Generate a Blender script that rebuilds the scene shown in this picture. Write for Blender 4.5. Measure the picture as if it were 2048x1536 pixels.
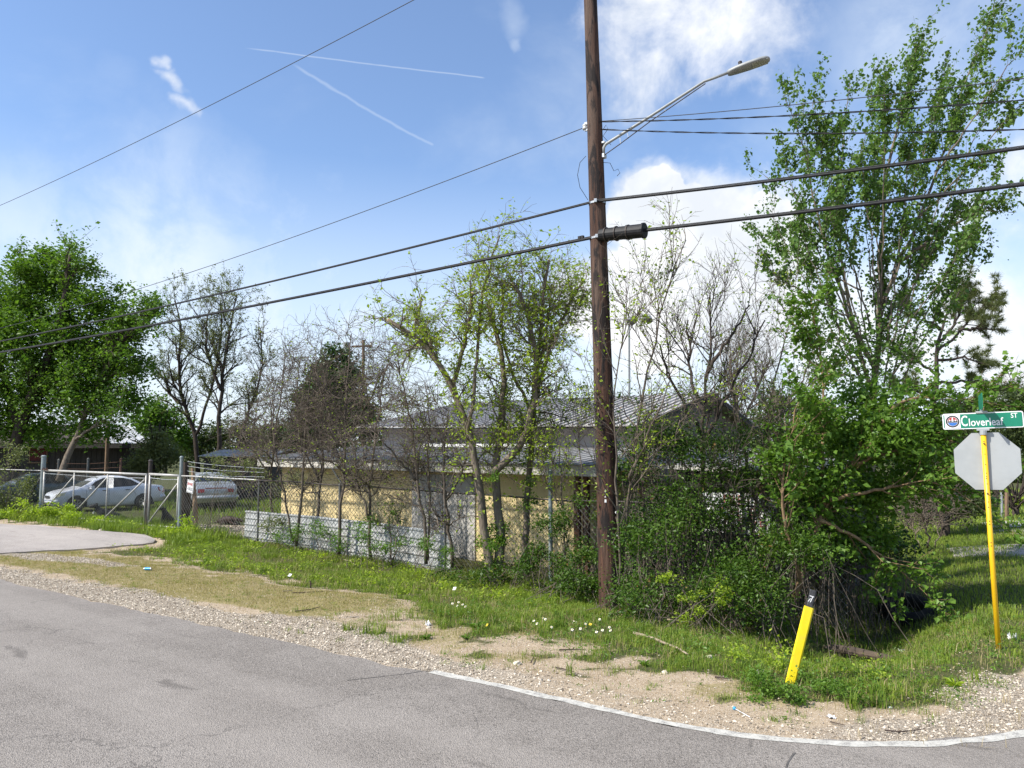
import bpy, math, random
import numpy as np
from mathutils import Vector, Matrix, Quaternion

for _o in list(bpy.data.objects):
    bpy.data.objects.remove(_o)
scene = bpy.context.scene
COL = scene.collection
R = math.radians

# ------------------------------------------------------------------ camera
CAM_Z = 2.4
PITCH = R(5.09)
FPX = 1539.0
cam_d = bpy.data.cameras.new('camera')
cam_d.sensor_width = 36.0
cam_d.lens = 36.0 * FPX / 2048.0
cam_d.clip_start = 0.05
cam_d.clip_end = 3000
cam = bpy.data.objects.new('camera', cam_d)
COL.objects.link(cam)
cam.location = (0, 0, CAM_Z)
cam.rotation_euler = (R(90) + PITCH, 0, 0)
scene.camera = cam

def ray(x, y):
    u = (x - 1024.0) / FPX
    v = (768.0 - y) / FPX
    return np.array([u, math.cos(PITCH) - v * math.sin(PITCH), math.sin(PITCH) + v * math.cos(PITCH)])
def at(x, y, Y):
    d = ray(x, y)
    return np.array([0, 0, CAM_Z]) + d * (Y / d[1])
def gnd(x, y, z=0.0):
    d = ray(x, y)
    return np.array([0, 0, CAM_Z]) + d * ((z - CAM_Z) / d[2])

# ------------------------------------------------------------------ light
SUN_EL = R(45)
SUN_TO = Vector((0.92, 0.39, 0)).normalized()          # the way the shadows fall
sun_dir = Vector((SUN_TO.x * math.cos(SUN_EL), SUN_TO.y * math.cos(SUN_EL), -math.sin(SUN_EL)))
sl = bpy.data.lights.new('sun', 'SUN')
sl.energy = 5.0
sl.angle = R(0.53)
sl.color = (1.0, 0.955, 0.88)
so = bpy.data.objects.new('sun', sl)
COL.objects.link(so)
so.rotation_euler = sun_dir.to_track_quat('-Z', 'Y').to_euler()
so.location = (-30, -15, 40)

vs = scene.view_settings
vs.view_transform = 'Standard'
try:
    vs.look = 'None'
except Exception:
    pass
vs.gamma = 1.0
vs.exposure = 0.50
vs.use_curve_mapping = False
scene.cycles.max_bounces = 4
scene.cycles.diffuse_bounces = 3
scene.cycles.glossy_bounces = 2
scene.cycles.transmission_bounces = 3
scene.cycles.transparent_max_bounces = 8
scene.cycles.use_denoising = True

# ------------------------------------------------------------------ node helpers
class NT:
    def __init__(s, tree):
        s.t = tree
        s.n = tree.nodes
        s.l = tree.links
    def node(s, typ, **kw):
        n = s.n.new(typ)
        for k, v in kw.items():
            setattr(n, k, v)
        return n
    def put(s, sock, v):
        if isinstance(v, bpy.types.NodeSocket):
            s.l.new(v, sock)
        elif v is not None:
            if isinstance(v, (tuple, list, np.ndarray)) and hasattr(sock, 'default_value') and len(sock.default_value) == 4 and len(v) == 3:
                v = tuple(v) + (1.0,)
            sock.default_value = v
    def math(s, op, a, b=None, c=None, clamp=False):
        n = s.node('ShaderNodeMath', operation=op)
        n.use_clamp = clamp
        s.put(n.inputs[0], a)
        if b is not None: s.put(n.inputs[1], b)
        if c is not None: s.put(n.inputs[2], c)
        return n.outputs[0]
    def vmath(s, op, a, b=None, scale=None):
        n = s.node('ShaderNodeVectorMath', operation=op)
        s.put(n.inputs[0], a)
        if b is not None: s.put(n.inputs[1], b)
        if scale is not None: s.put(n.inputs['Scale'], scale)
        return n.outputs['Value'] if op in ('DOT_PRODUCT', 'LENGTH', 'DISTANCE') else n.outputs['Vector']
    def smooth(s, v, a, b, lo=0.0, hi=1.0):
        n = s.node('ShaderNodeMapRange', interpolation_type='SMOOTHSTEP')
        s.put(n.inputs['Value'], v)
        s.put(n.inputs['From Min'], a); s.put(n.inputs['From Max'], b)
        s.put(n.inputs['To Min'], lo); s.put(n.inputs['To Max'], hi)
        return n.outputs['Result']
    def noise(s, vec, scale=5, detail=4, rough=0.55, dist=0.0, col=False):
        n = s.node('ShaderNodeTexNoise')
        if vec is not None: s.put(n.inputs['Vector'], vec)
        n.inputs['Scale'].default_value = scale
        n.inputs['Detail'].default_value = detail
        n.inputs['Roughness'].default_value = rough
        n.inputs['Distortion'].default_value = dist
        return n.outputs['Color'] if col else n.outputs['Fac']
    def voro(s, vec, scale=5, feature='F1', out='Distance'):
        n = s.node('ShaderNodeTexVoronoi', feature=feature)
        if vec is not None: s.put(n.inputs['Vector'], vec)
        n.inputs['Scale'].default_value = scale
        return n.outputs[out]
    def mix(s, fac, a, b, blend='MIX'):
        n = s.node('ShaderNodeMix', data_type='RGBA', blend_type=blend)
        s.put(n.inputs[0], fac)
        s.put(n.inputs[6], a); s.put(n.inputs[7], b)
        return n.outputs[2]
    def mapping(s, vec, scale=(1, 1, 1), loc=(0, 0, 0), rot=(0, 0, 0)):
        n = s.node('ShaderNodeMapping')
        s.put(n.inputs['Vector'], vec)
        n.inputs['Scale'].default_value = scale
        n.inputs['Location'].default_value = loc
        n.inputs['Rotation'].default_value = rot
        return n.outputs[0]
    def bump(s, h, strength=0.3, dist=0.02):
        n = s.node('ShaderNodeBump')
        n.inputs['Strength'].default_value = strength
        n.inputs['Distance'].default_value = dist
        s.put(n.inputs['Height'], h)
        return n.outputs[0]

# ------------------------------------------------------------------ world: daylight sky with broken cloud
world = bpy.data.worlds.new('World')
scene.world = world
world.use_nodes = True
w = NT(world.node_tree)
for n in list(w.n):
    w.n.remove(n)
sky = w.node('ShaderNodeTexSky', sky_type='NISHITA')
sky.sun_disc = False
sky.sun_elevation = SUN_EL
sky.sun_rotation = math.atan2(-SUN_TO.x, -SUN_TO.y)
sky.altitude = 10
sky.air_density = 1.0
sky.dust_density = 0.6
sky.ozone_density = 3.0
tc = w.node('ShaderNodeTexCoord')
dirv = w.vmath('NORMALIZE', tc.outputs['Generated'])
warp = w.vmath('SUBTRACT', w.noise(dirv, 5.0, 5, 0.6, col=True), (0.5, 0.5, 0.5))
dw = w.vmath('ADD', dirv, w.vmath('SCALE', warp, scale=0.16))
fb = w.noise(dirv, 9.0, 8, 0.62, 0.3)
fb2 = w.noise(dirv, 26.0, 6, 0.6, 0.2)
def blob(px, py, r, gain):
    c = ray(px, py); c = c / np.linalg.norm(c)
    d = w.vmath('DISTANCE', dw, tuple(c))
    return w.smooth(d, r / FPX, 0.0, 0.0, gain)
dense = None
for b in [(1310, 40, 200, .85), (1420, 70, 200, .7), (1500, 30, 190, .6), (1330, 150, 170, .6), (1180, 560, 120, .8),
          (1290, 440, 130, 1.6), (1240, 560, 140, 1.5), (1420, 490, 180, 1.5), (1540, 500, 170, 1.3), (1330, 590, 210, 1.5), (1250, 640, 150, 1.0),
          (1480, 640, 220, 1.0), (1700, 620, 260, .85), (1900, 660, 260, .85), (2000, 420, 200, .55), (358, 200, 36, .62), (368, 236, 36, .62),
          (348, 160, 30, .5), (2300, 300, 350, .8), (-500, 380, 300, .6), (2700, 650, 300, .9)]:
    m = blob(*b)
    dense = m if dense is None else w.math('MAXIMUM', dense, m)
# free cloud over the rest of the sky
sep = w.node('ShaderNodeSeparateXYZ'); w.put(sep.inputs[0], dirv)
zz = w.math('ADD', w.math('MAXIMUM', sep.outputs['Z'], 0.0), 0.18)
pl = w.node('ShaderNodeCombineXYZ')
w.put(pl.inputs[0], w.math('DIVIDE', sep.outputs['X'], zz)); w.put(pl.inputs[1], w.math('DIVIDE', sep.outputs['Y'], zz))
far = w.noise(pl.outputs[0], 0.85, 7, 0.58, 0.4)
wisp = w.smooth(far, 0.50, 0.78, 0.0, 0.5)
shape = w.math('ADD', dense, w.math('MULTIPLY', w.math('SUBTRACT', fb, 0.5), 1.5))
shape = w.math('ADD', shape, w.math('MULTIPLY', w.math('SUBTRACT', fb2, 0.5), 0.45))
cloud = w.smooth(shape, 0.16, 1.0)
cloud = w.math('MULTIPLY', cloud, w.smooth(dense, 0.0, 0.25))
crisp = None
for b in [(1290, 440, 120, 1.2), (1240, 560, 130, 1.2), (1400, 490, 150, 1.2), (1520, 500, 150, 1.1), (1330, 590, 190, 1.2), (1460, 620, 200, 1.1)]:
    m = blob(*b)
    crisp = m if crisp is None else w.math('MAXIMUM', crisp, m)
puff = w.voro(dw, 16.0, 'SMOOTH_F1')
cs = w.math('ADD', crisp, w.math('MULTIPLY', w.math('SUBTRACT', fb, 0.5), 1.0))
cs = w.math('ADD', cs, w.math('MULTIPLY', w.math('SUBTRACT', 0.45, puff), 0.5))
cs = w.math('MULTIPLY', w.smooth(cs, 0.30, 0.52), w.smooth(crisp, 0.0, 0.2))
cloud = w.math('MAXIMUM', cloud, cs)
soft = None
for b in [(300, 590, 400, .9), (40, 590, 360, .8), (620, 660, 340, .9), (900, 680, 300, .7), (1850, 60, 240, .55), (1990, 200, 260, .4),
          (1040, 30, 60, .28), (1052, 78, 28, .35), (240, 200, 110, .14), (1200, 250, 240, .25), (1650, 330, 260, .35), (640, 370, 90, .18)]:
    m = blob(*b)
    soft = m if soft is None else w.math('MAXIMUM', soft, m)
soft = w.math('MULTIPLY', soft, w.smooth(fb, 0.32, 0.62, 0.45, 1.0))
low = w.smooth(sep.outputs['Z'], 0.42, 0.02, 0.0, 0.85)
veil = w.math('MAXIMUM', w.math('MAXIMUM', soft, low), w.math('ADD', wisp, 0.05))
# two vapour trails
def trail(p0, p1, wid, gain, ragged):
    a = ray(*p0); a /= np.linalg.norm(a)
    b = ray(*p1); b /= np.linalg.norm(b)
    nn = np.cross(a, b); nn /= np.linalg.norm(nn)
    t = b - a; L = np.linalg.norm(t); t /= L
    src = w.vmath('ADD', dirv, w.vmath('SCALE', warp, scale=ragged))
    off = w.math('ABSOLUTE', w.vmath('DOT_PRODUCT', src, tuple(nn)))
    along = w.math('DIVIDE', w.vmath('DOT_PRODUCT', w.vmath('SUBTRACT', dirv, tuple(a)), tuple(t)), float(L))
    m = w.smooth(off, wid / FPX, 0.0, 0.0, gain)
    m = w.math('MULTIPLY', m, w.smooth(along, 0.0, 0.12))
    m = w.math('MULTIPLY', m, w.smooth(along, 1.0, 0.97))
    return w.math('MULTIPLY', m, w.smooth(fb2, 0.25, 0.5, 0.45, 1.0))
veil = w.math('MAXIMUM', veil, trail((470, 95), (975, 157), 2.4, 0.33, 0.006))
veil = w.math('MAXIMUM', veil, trail((570, 125), (872, 292), 5.0, 0.26, 0.03))
shade = w.noise(dw, 5.5, 5, 0.6)
ccol = w.mix(w.smooth(shade, 0.36, 0.60), (5.0, 5.3, 5.7), (6.7, 6.75, 6.85))
vcol = (5.3, 5.85, 6.45)
skyc = w.mix(1.0, sky.outputs[0], (1.08, 1.16, 1.26), 'MULTIPLY')
c1 = w.mix(veil, skyc, vcol)
c2 = w.mix(cloud, c1, ccol)
bg = w.node('ShaderNodeBackground')
w.put(bg.inputs['Color'], c2)
bg.inputs['Strength'].default_value = 0.124
wo = w.node('ShaderNodeOutputWorld')
w.l.new(bg.outputs[0], wo.inputs['Surface'])

# ------------------------------------------------------------------ materials
def newmat(name):
    m = bpy.data.materials.new(name)
    m.use_nodes = True
    t = NT(m.node_tree)
    b = t.n.get('Principled BSDF')
    return m, t, b
def pmat(name, col, col2=None, rough=0.6, metal=0.0, scale=6.0, stretch=(1, 1, 1), bump=0.0, bscale=40.0, spec=0.4, lo=0.35, hi=0.68, dirt=None, dirt_amt=0.5, detail=6, coat=0.0):
    m, t, b = newmat(name)
    o = t.node('ShaderNodeTexCoord').outputs['Object']
    v = t.mapping(o, stretch)
    if col2 is None:
        col2 = tuple(c * 0.78 for c in col)
    f = t.smooth(t.noise(v, scale, detail, 0.6), lo, hi)
    c = t.mix(f, col, col2)
    if dirt is not None:
        f2 = t.smooth(t.noise(v, scale * 0.37, 8, 0.7, 0.6), 0.48, 0.72, 0.0, dirt_amt)
        c = t.mix(f2, c, dirt)
    t.put(b.inputs['Base Color'], c)
    b.inputs['Roughness'].default_value = rough
    b.inputs['Metallic'].default_value = metal
    b.inputs['Specular IOR Level'].default_value = spec
    if coat:
        b.inputs['Coat Weight'].default_value = coat
        b.inputs['Coat Roughness'].default_value = 0.15
    if bump:
        t.put(b.inputs['Normal'], t.bump(t.noise(v, bscale, 5, 0.6), bump, 0.02))
    return m
def leafmat(name, ca, cb, transl=0.35, rough=0.5, cc=None):
    m, t, b = newmat(name)
    at_ = t.node('ShaderNodeAttribute', attribute_name='rnd')
    c = t.mix(at_.outputs['Fac'], ca, cb)
    if cc is not None:
        c = t.mix(t.smooth(at_.outputs['Fac'], 0.90, 0.95), c, cc)
    t.put(b.inputs['Base Color'], c)
    b.inputs['Roughness'].default_value = rough
    b.inputs['Specular IOR Level'].default_value = 0.3
    tr = t.node('ShaderNodeBsdfTranslucent')
    t.put(tr.inputs['Color'], t.mix(1.0, c, (1.35, 1.45, 0.7), 'MULTIPLY'))
    mx = t.node('ShaderNodeMixShader')
    mx.inputs[0].default_value = transl
    t.l.new(b.outputs[0], mx.inputs[1]); t.l.new(tr.outputs[0], mx.inputs[2])
    out = t.n.get('Material Output')
    t.l.new(mx.outputs[0], out.inputs['Surface'])
    return m
def rndmat(name, ca, cb, rough=0.85):
    m, t, b = newmat(name)
    at_ = t.node('ShaderNodeAttribute', attribute_name='rnd')
    t.put(b.inputs['Base Color'], t.mix(at_.outputs['Fac'], ca, cb))
    b.inputs['Roughness'].default_value = rough
    b.inputs['Specular IOR Level'].default_value = 0.2
    return m

# ------------------------------------------------------------------ mesh helpers
def mesh_np(name, V, faces, rnd=None, smooth=False):
    V = np.asarray(V, dtype=np.float32)
    me = bpy.data.meshes.new(name)
    me.vertices.add(len(V))
    me.vertices.foreach_set('co', V.ravel())
    idx = np.concatenate([f.ravel() for f in faces]).astype(np.int32)
    tot = np.concatenate([np.full(len(f), f.shape[1], dtype=np.int32) for f in faces])
    st = np.concatenate([[0], np.cumsum(tot)[:-1]]).astype(np.int32)
    me.loops.add(len(idx))
    me.loops.foreach_set('vertex_index', idx)
    me.polygons.add(len(tot))
    me.polygons.foreach_set('loop_start', st)
    if smooth:
        me.polygons.foreach_set('use_smooth', np.ones(len(tot), dtype=bool))
    else:
        me.polygons.foreach_set('use_smooth', np.zeros(len(tot), dtype=bool))
    if rnd is not None:
        a = me.attributes.new('rnd', 'FLOAT', 'POINT')
        a.data.foreach_set('value', np.asarray(rnd, dtype=np.float32))
    me.update(calc_edges=True)
    return me

class G:
    def __init__(s):
        s.V = []; s.F = []; s.n = 0; s.A = []
    def add(s, V, F, rnd=None):
        V = np.asarray(V, dtype=float).reshape(-1, 3)
        if not isinstance(F, list): F = [F]
        for f in F:
            s.F.append(np.asarray(f, dtype=np.int64) + s.n)
        s.V.append(V); s.n += len(V)
        s.A.append(np.zeros(len(V)) if rnd is None else np.asarray(rnd, dtype=float))
        return s
    def box(s, c, size, X=(1, 0, 0), Z=(0, 0, 1)):
        X = np.array(X, float); X /= np.linalg.norm(X)
        Z = np.array(Z, float); Z /= np.linalg.norm(Z)
        Y = np.cross(Z, X)
        h = np.array(size, float) / 2
        sg = np.array([[x, y, z] for z in (-1, 1) for y in (-1, 1) for x in (-1, 1)], float) * h
        V = np.array(c, float) + sg[:, :1] * X + sg[:, 1:2] * Y + sg[:, 2:] * Z
        F = np.array([[0, 2, 3, 1], [4, 5, 7, 6], [0, 1, 5, 4], [2, 6, 7, 3], [0, 4, 6, 2], [1, 3, 7, 5]])
        return s.add(V, F)
    def beam(s, p0, p1, wd, dp, up=(0, 0, 1)):
        p0 = np.array(p0, float); p1 = np.array(p1, float)
        d = p1 - p0; L = np.linalg.norm(d); d /= L
        upv = np.array(up, float)
        z = upv - d * np.dot(upv, d)
        return s.box((p0 + p1) / 2, (L, wd, dp), d, z)
    def tubes(s, P, Rr, k=6, cap=False, rnd=None):
        P = np.asarray(P, float); Rr = np.asarray(Rr, float)
        N, K, _ = P.shape
        T = np.gradient(P, axis=1)
        T /= np.linalg.norm(T, axis=2, keepdims=True) + 1e-9
        mt = P[:, -1] - P[:, 0]; mt /= np.linalg.norm(mt, axis=1, keepdims=True) + 1e-9
        ref = np.where((np.abs(mt[:, 2]) < 0.8)[:, None], np.array([0, 0, 1.0]), np.array([1.0, 0, 0]))[:, None, :]
        A = np.cross(T, np.broadcast_to(ref, T.shape)); A /= np.linalg.norm(A, axis=2, keepdims=True) + 1e-9
        B = np.cross(T, A)
        ang = np.arange(k) * 2 * np.pi / k
        ring = A[:, :, None, :] * np.cos(ang)[None, None, :, None] + B[:, :, None, :] * np.sin(ang)[None, None, :, None]
        V = P[:, :, None, :] + ring * Rr[:, :, None, None]
        i = np.arange(N)[:, None, None]; j = np.arange(K - 1)[None, :, None]; q = np.arange(k)[None, None, :]
        b0 = i * K * k + j * k
        F = np.stack([b0 + q, b0 + k + q, b0 + k + (q + 1) % k, b0 + (q + 1) % k], -1).reshape(-1, 4)
        Fs = [F]
        if cap:
            for e, rev in ((0, False), (K - 1, True)):
                idx = (np.arange(N)[:, None] * K * k + e * k + np.arange(k)[None, :])
                Fs.append(idx[:, ::-1] if rev else idx)
        rr = None if rnd is None else np.repeat(np.asarray(rnd), K * k)
        return s.add(V.reshape(-1, 3), Fs, rr)
    def tube(s, pts, r, k=8, cap=True):
        P = np.asarray(pts, float)[None]
        r = np.full(P.shape[1], r) if np.isscalar(r) else np.asarray(r)
        return s.tubes(P, r[None], k, cap)
    def lathe(s, prof, c=(0, 0, 0), axis=(0, 0, 1), k=16):
        prof = np.asarray(prof, float)
        ax = np.array(axis, float); ax /= np.linalg.norm(ax)
        ref = np.array([1.0, 0, 0]) if abs(ax[2]) > 0.8 else np.array([0, 0, 1.0])
        A = np.cross(ax, ref); A /= np.linalg.norm(A); B = np.cross(ax, A)
        a = np.arange(k) * 2 * np.pi / k
        ring = np.cos(a)[:, None] * A + np.sin(a)[:, None] * B
        V = np.array(c, float) + prof[:, None, :1] * ring[None] + prof[:, None, 1:] * ax
        m = len(prof)
        j = np.arange(m - 1)[:, None]; q = np.arange(k)[None, :]
        F = np.stack([j * k + q, (j + 1) * k + q, (j + 1) * k + (q + 1) % k, j * k + (q + 1) % k], -1).reshape(-1, 4)
        return s.add(V.reshape(-1, 3), [F])
    def poly(s, pts, thick=None):
        """flat polygon; with a thickness vector it becomes a closed plate"""
        P = np.asarray(pts, float); m = len(P)
        if thick is None:
            return s.add(P, [np.arange(m)[None]])
        t = np.asarray(thick, float)
        V = np.concatenate([P, P + t])
        F = [np.arange(m)[None, ::-1], (np.arange(m) + m)[None]]
        q = np.arange(m)
        F.append(np.stack([q, (q + 1) % m, (q + 1) % m + m, q + m], -1))
        return s.add(V, F)
    def grid(s, V, nu, nv):
        i = np.arange(nu - 1)[:, None]; j = np.arange(nv - 1)[None, :]
        F = np.stack([i * nv + j, (i + 1) * nv + j, (i + 1) * nv + j + 1, i * nv + j + 1], -1).reshape(-1, 4)
        return s.add(V, [F])

ORG = {}
def root(name, base, label, cat, group=None, rot=None):
    o = bpy.data.objects.new(name, None)
    COL.objects.link(o)
    o.empty_display_size = 0.2
    o.location = tuple(base)
    if rot is not None: o.rotation_euler = rot
    o['label'] = label; o['category'] = cat
    if group: o['group'] = group
    ORG[o.name] = np.array(base, float)
    return o
def part(name, g, mat, parent=None, local=False, smooth=False, kind=None, label=None, base=None, cat=None, group=None, rnd=False, mesh=None):
    """one mesh object; world-space geometry is moved into its parent's frame unless local"""
    if mesh is None:
        V = np.concatenate(g.V)
        org = np.zeros(3)
        if parent is not None and not local: org = ORG[parent.name]
        elif parent is None and base is not None and not local: org = np.array(base, float)
        me = mesh_np(name, V - org, g.F, np.concatenate(g.A) if rnd else None, smooth)
        if mat is not None: me.materials.append(mat)
    else:
        me = mesh
    o = bpy.data.objects.new(name, me)
    COL.objects.link(o)
    if parent is not None:
        o.parent = parent
        ORG[o.name] = ORG[parent.name]
    elif base is not None:
        o.location = tuple(base)
        ORG[o.name] = np.array(base, float)
    else:
        ORG[o.name] = np.zeros(3)
    if kind: o['kind'] = kind
    if label: o['label'] = label
    if cat: o['category'] = cat
    if group: o['group'] = group
    return o

# ------------------------------------------------------------------ noise in numpy
def _hash(ix, iy, seed):
    h = (ix * 374761393 + iy * 668265263 + seed * 982451653) & 0xFFFFFFFF
    h = ((h ^ (h >> 13)) * 1274126177) & 0xFFFFFFFF
    return ((h ^ (h >> 16)) & 0xFFFF) / 65535.0
def vnoise(x, y, seed=0):
    x = np.asarray(x, float); y = np.asarray(y, float)
    ix = np.floor(x).astype(np.int64); iy = np.floor(y).astype(np.int64)
    fx = x - ix; fy = y - iy
    fx = fx * fx * (3 - 2 * fx); fy = fy * fy * (3 - 2 * fy)
    a = _hash(ix, iy, seed); b = _hash(ix + 1, iy, seed); c = _hash(ix, iy + 1, seed); d = _hash(ix + 1, iy + 1, seed)
    return (a * (1 - fx) + b * fx) * (1 - fy) + (c * (1 - fx) + d * fx) * fy
def fbm(x, y, seed=0, o=4):
    v = 0; a = 0.5; t = 0
    for i in range(o):
        v = v + a * vnoise(np.asarray(x) * 2 ** i, np.asarray(y) * 2 ** i, seed + i); t += a; a *= 0.5
    return v / t
def sst(v, a, b):
    t = np.clip((np.asarray(v, float) - a) / (b - a), 0, 1)
    return t * t * (3 - 2 * t)

# ------------------------------------------------------------------ lettering shapes
def text_geo(body, width=1, height=1, bold=0.010):
    """flat letters centred on the origin in the XY plane, fitted to a unit square"""
    cu = bpy.data.curves.new('lettering', 'FONT')
    cu.body = body; cu.offset = bold; cu.resolution_u = 3
    o = bpy.data.objects.new('lettering', cu)
    COL.objects.link(o)
    dg = bpy.context.evaluated_depsgraph_get()
    me = bpy.data.meshes.new_from_object(o.evaluated_get(dg))
    bpy.data.objects.remove(o)
    V = np.array([v.co[:] for v in me.vertices])
    F = [tuple(p.vertices) for p in me.polygons]
    bpy.data.meshes.remove(me)
    lo, hi = V.min(0), V.max(0)
    V = (V - (lo + hi) / 2) / np.maximum(hi - lo, 1e-6) * np.array([width, height, 0])
    return V, F
TEXTS = {b_: text_geo(b_) for b_ in ('4', '2', '1', 'C', 'loverleaf', 'ST', 'BEWARE', 'of', 'DOG')}
# ------------------------------------------------------------------ street frame: s along the near road, n away from it
TA = R(35)
CA, SA = math.cos(TA), math.sin(TA)
AV = np.array([CA, -SA, 0.0])        # along the road, to the right and nearer
NV = np.array([SA, CA, 0.0])         # away from the road
UP = np.array([0, 0, 1.0])
def W(s, n, z=0.0):
    s = np.asarray(s, float); n = np.asarray(n, float)
    return np.stack(np.broadcast_arrays(s * CA + n * SA, -s * SA + n * CA, np.asarray(z, float)), -1)
def SN(p):
    return p[0] * CA - p[1] * SA, p[0] * SA + p[1] * CA
ROAD_N = 6.58
SIDE_S = 0.2
CR = 3.5
def land(s, n):
    """distance from the asphalt edge, positive on the verge"""
    s = np.asarray(s, float); n = np.asarray(n, float)
    d = np.minimum(n - ROAD_N, SIDE_S - s)
    cs, cn = SIDE_S - CR, ROAD_N + CR
    dc = CR - np.hypot(s - cs, n - cn)
    return np.where((s > cs) & (n < cn), dc, d)
def hz(s, n):
    s = np.asarray(s, float); n = np.asarray(n, float)
    d = land(s, n)
    k = 0.16 + 0.84 * sst(s, -24, -11)
    base = -0.40 * k * sst(n, 8.2, 13.6)
    base = base * (1 - 0.6 * sst(s, -3.2, -0.8)) 
    yard = sst(n, 17.5, 24) * sst(s, -19, -22)
    base = base * (1 - yard) + (-0.05) * yard
    farr = sst(n, 30, 60)
    base = base * (1 - farr)
    ditch = -0.50 * np.exp(-((s + 2.55) / 0.95) ** 2) * sst(n, 9.2, 11.2) * (1 - sst(n, 14.5, 18))
    bank = 0.10 * np.exp(-((s + 0.9) / 0.5) ** 2) * sst(n, 9.0, 11.0) * (1 - sst(n, 13, 17))
    z = base + ditch + bank
    z = z + (fbm(s * 0.8, n * 0.8, 3) - 0.5) * 0.09 * sst(d, 0.5, 2.5) * (1 - sst(n, 20, 24))
    z = z + (fbm(s * 3.1, n * 3.1, 9) - 0.5) * 0.035 * sst(d, 0.1, 0.8) * (1 - sst(n, 18, 21))
    z = np.where(d < 0, -0.012 - 0.08 * sst(-d, 0.0, 0.35), z - 0.012 * (1 - sst(d, 0, 0.3)))
    return z
def P3(s, n, dz=0.0):
    return W(s, n, hz(s, n) + dz)
def gpx(x, y, dz=0.0):
    """where the ray through a picture point meets the ground"""
    z = 0.0
    for _ in range(30):
        p = gnd(x, y, z)
        s, n = SN(p)
        z = 0.5 * z + 0.5 * float(hz(s, n))
    p = gnd(x, y, z); p[2] += dz
    return p

# zones: gravel, green, dry (the rest is bare dirt)
DRIVE = [gnd(-700, 1030, 0.0), gnd(-700, 1210, 0.0), gnd(-40, 1115, 0.0), gnd(0, 1108, 0.0), gnd(90, 1101, 0.0), gnd(200, 1093, 0.0), gnd(290, 1084, 0.0), gnd(318, 1074, 0.0),
         gnd(290, 1066, 0.0), gnd(200, 1061, 0.0), gnd(90, 1049, 0.0), gnd(0, 1045, 0.0)]
DSN = np.array([SN(p) for p in DRIVE])
def in_drive(s, n):
    s = np.asarray(s, float); n = np.asarray(n, float)
    inside = np.zeros(np.broadcast(s, n).shape, bool)
    m = len(DSN)
    for i in range(m):
        x0, y0 = DSN[i]; x1, y1 = DSN[(i + 1) % m]
        c = ((y0 > n) != (y1 > n)) & (s < (x1 - x0) * (n - y0) / (y1 - y0 + 1e-12) + x0)
        inside ^= c
    return inside
def zones(s, n):
    s = np.asarray(s, float); n = np.asarray(n, float)
    d = land(s, n)
    nz = fbm(s * 0.9, n * 0.9, 21) - 0.5
    nf = fbm(s * 2.7, n * 2.7, 31) - 0.5
    j = nz * 1.3 + nf * 1.1
    # gravel verge
    wv = 0.80 - 0.2 * sst(s, -9, -5) + 0.6 * np.exp(-((s + 8.2) / 1.6) ** 2)
    gravel = sst(wv + j * 0.7 - d, -0.12, 0.18) * (1 - 0.55 * sst(s, -6.5, -4.0) * (1 - sst(s, -1.9, -1.2)))
    gravel = gravel * (1 - sst(n, 9.3, 10.3) * (s > -3.5))
    pile = np.exp(-(((s + 0.35) / 0.75) ** 2 + ((n - 9.1) / 1.1) ** 2))
    gravel = np.maximum(gravel, sst(pile + j * 0.35, 0.35, 0.6))
    drv = np.exp(-(((s + 18.6) / 2.6) ** 2 + ((n - 8.75 - 0.12 * (s + 18)) / 0.55) ** 2))
    gravel = np.maximum(gravel, sst(drv + j * 0.4, 0.4, 0.7))
    yardg = np.exp(-(((s + 21.0) / 3.4) ** 2 + ((n - 15.6) / 1.2) ** 2))
    gravel = np.maximum(gravel, sst(yardg + j * 0.4, 0.35, 0.6))
    # green
    lim = 10.12 - 2.25 * sst(s, -9.4, -6.6)
    lim = np.where(s < -19.4, 12.5, lim)
    green = sst(n + j * 1.5 - lim, -0.25, 0.3) * sst(d + j * 0.55, 0.72 - 0.6 * sst(n, 9.6, 11), 1.15 - 0.6 * sst(n, 9.6, 11))
    green = green * (1 - 0.85 * sst(yardg + j * 0.4, 0.3, 0.55)) * (1 - 0.7 * sst(pile + j * 0.3, 0.3, 0.55))
    green = green * (1 - (0.25 + 0.75 * sst(fbm(s * 2.4, n * 2.4, 91), .42, .56)) * .85 * (1 - sst(n, 8.3, 9.3)) * (1 - sst(s, -4.6, -3.4)))
    patch = sst(fbm(s * 1.6, n * 1.6, 77), 0.56, 0.64) * sst(d, 0.5, 0.9) * sst(s, -9.5, -7)
    green = np.maximum(green, patch * 0.75)
    # short dry turf
    dry = sst(d + j * 0.5, 0.75, 1.15) * (1 - sst(n + j * 1.5, 9.6, 10.0)) * (1 - sst(s + j, -9.4, -8.2)) * sst(s, -26, -20)
    dry = np.maximum(dry, 0.55 * sst(fbm(s * 1.1, n * 1.1, 55), 0.5, 0.6) * sst(d, 0.6, 1.0) * (1 - sst(n, 10.2, 11)) * (s > -9))
    dry = dry * (1 - 0.8 * sst(drv + j * 0.4, 0.4, 0.7))
    green = green * (d > 0); gravel = gravel * (d > -0.05)
    return gravel, green, dry

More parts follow.
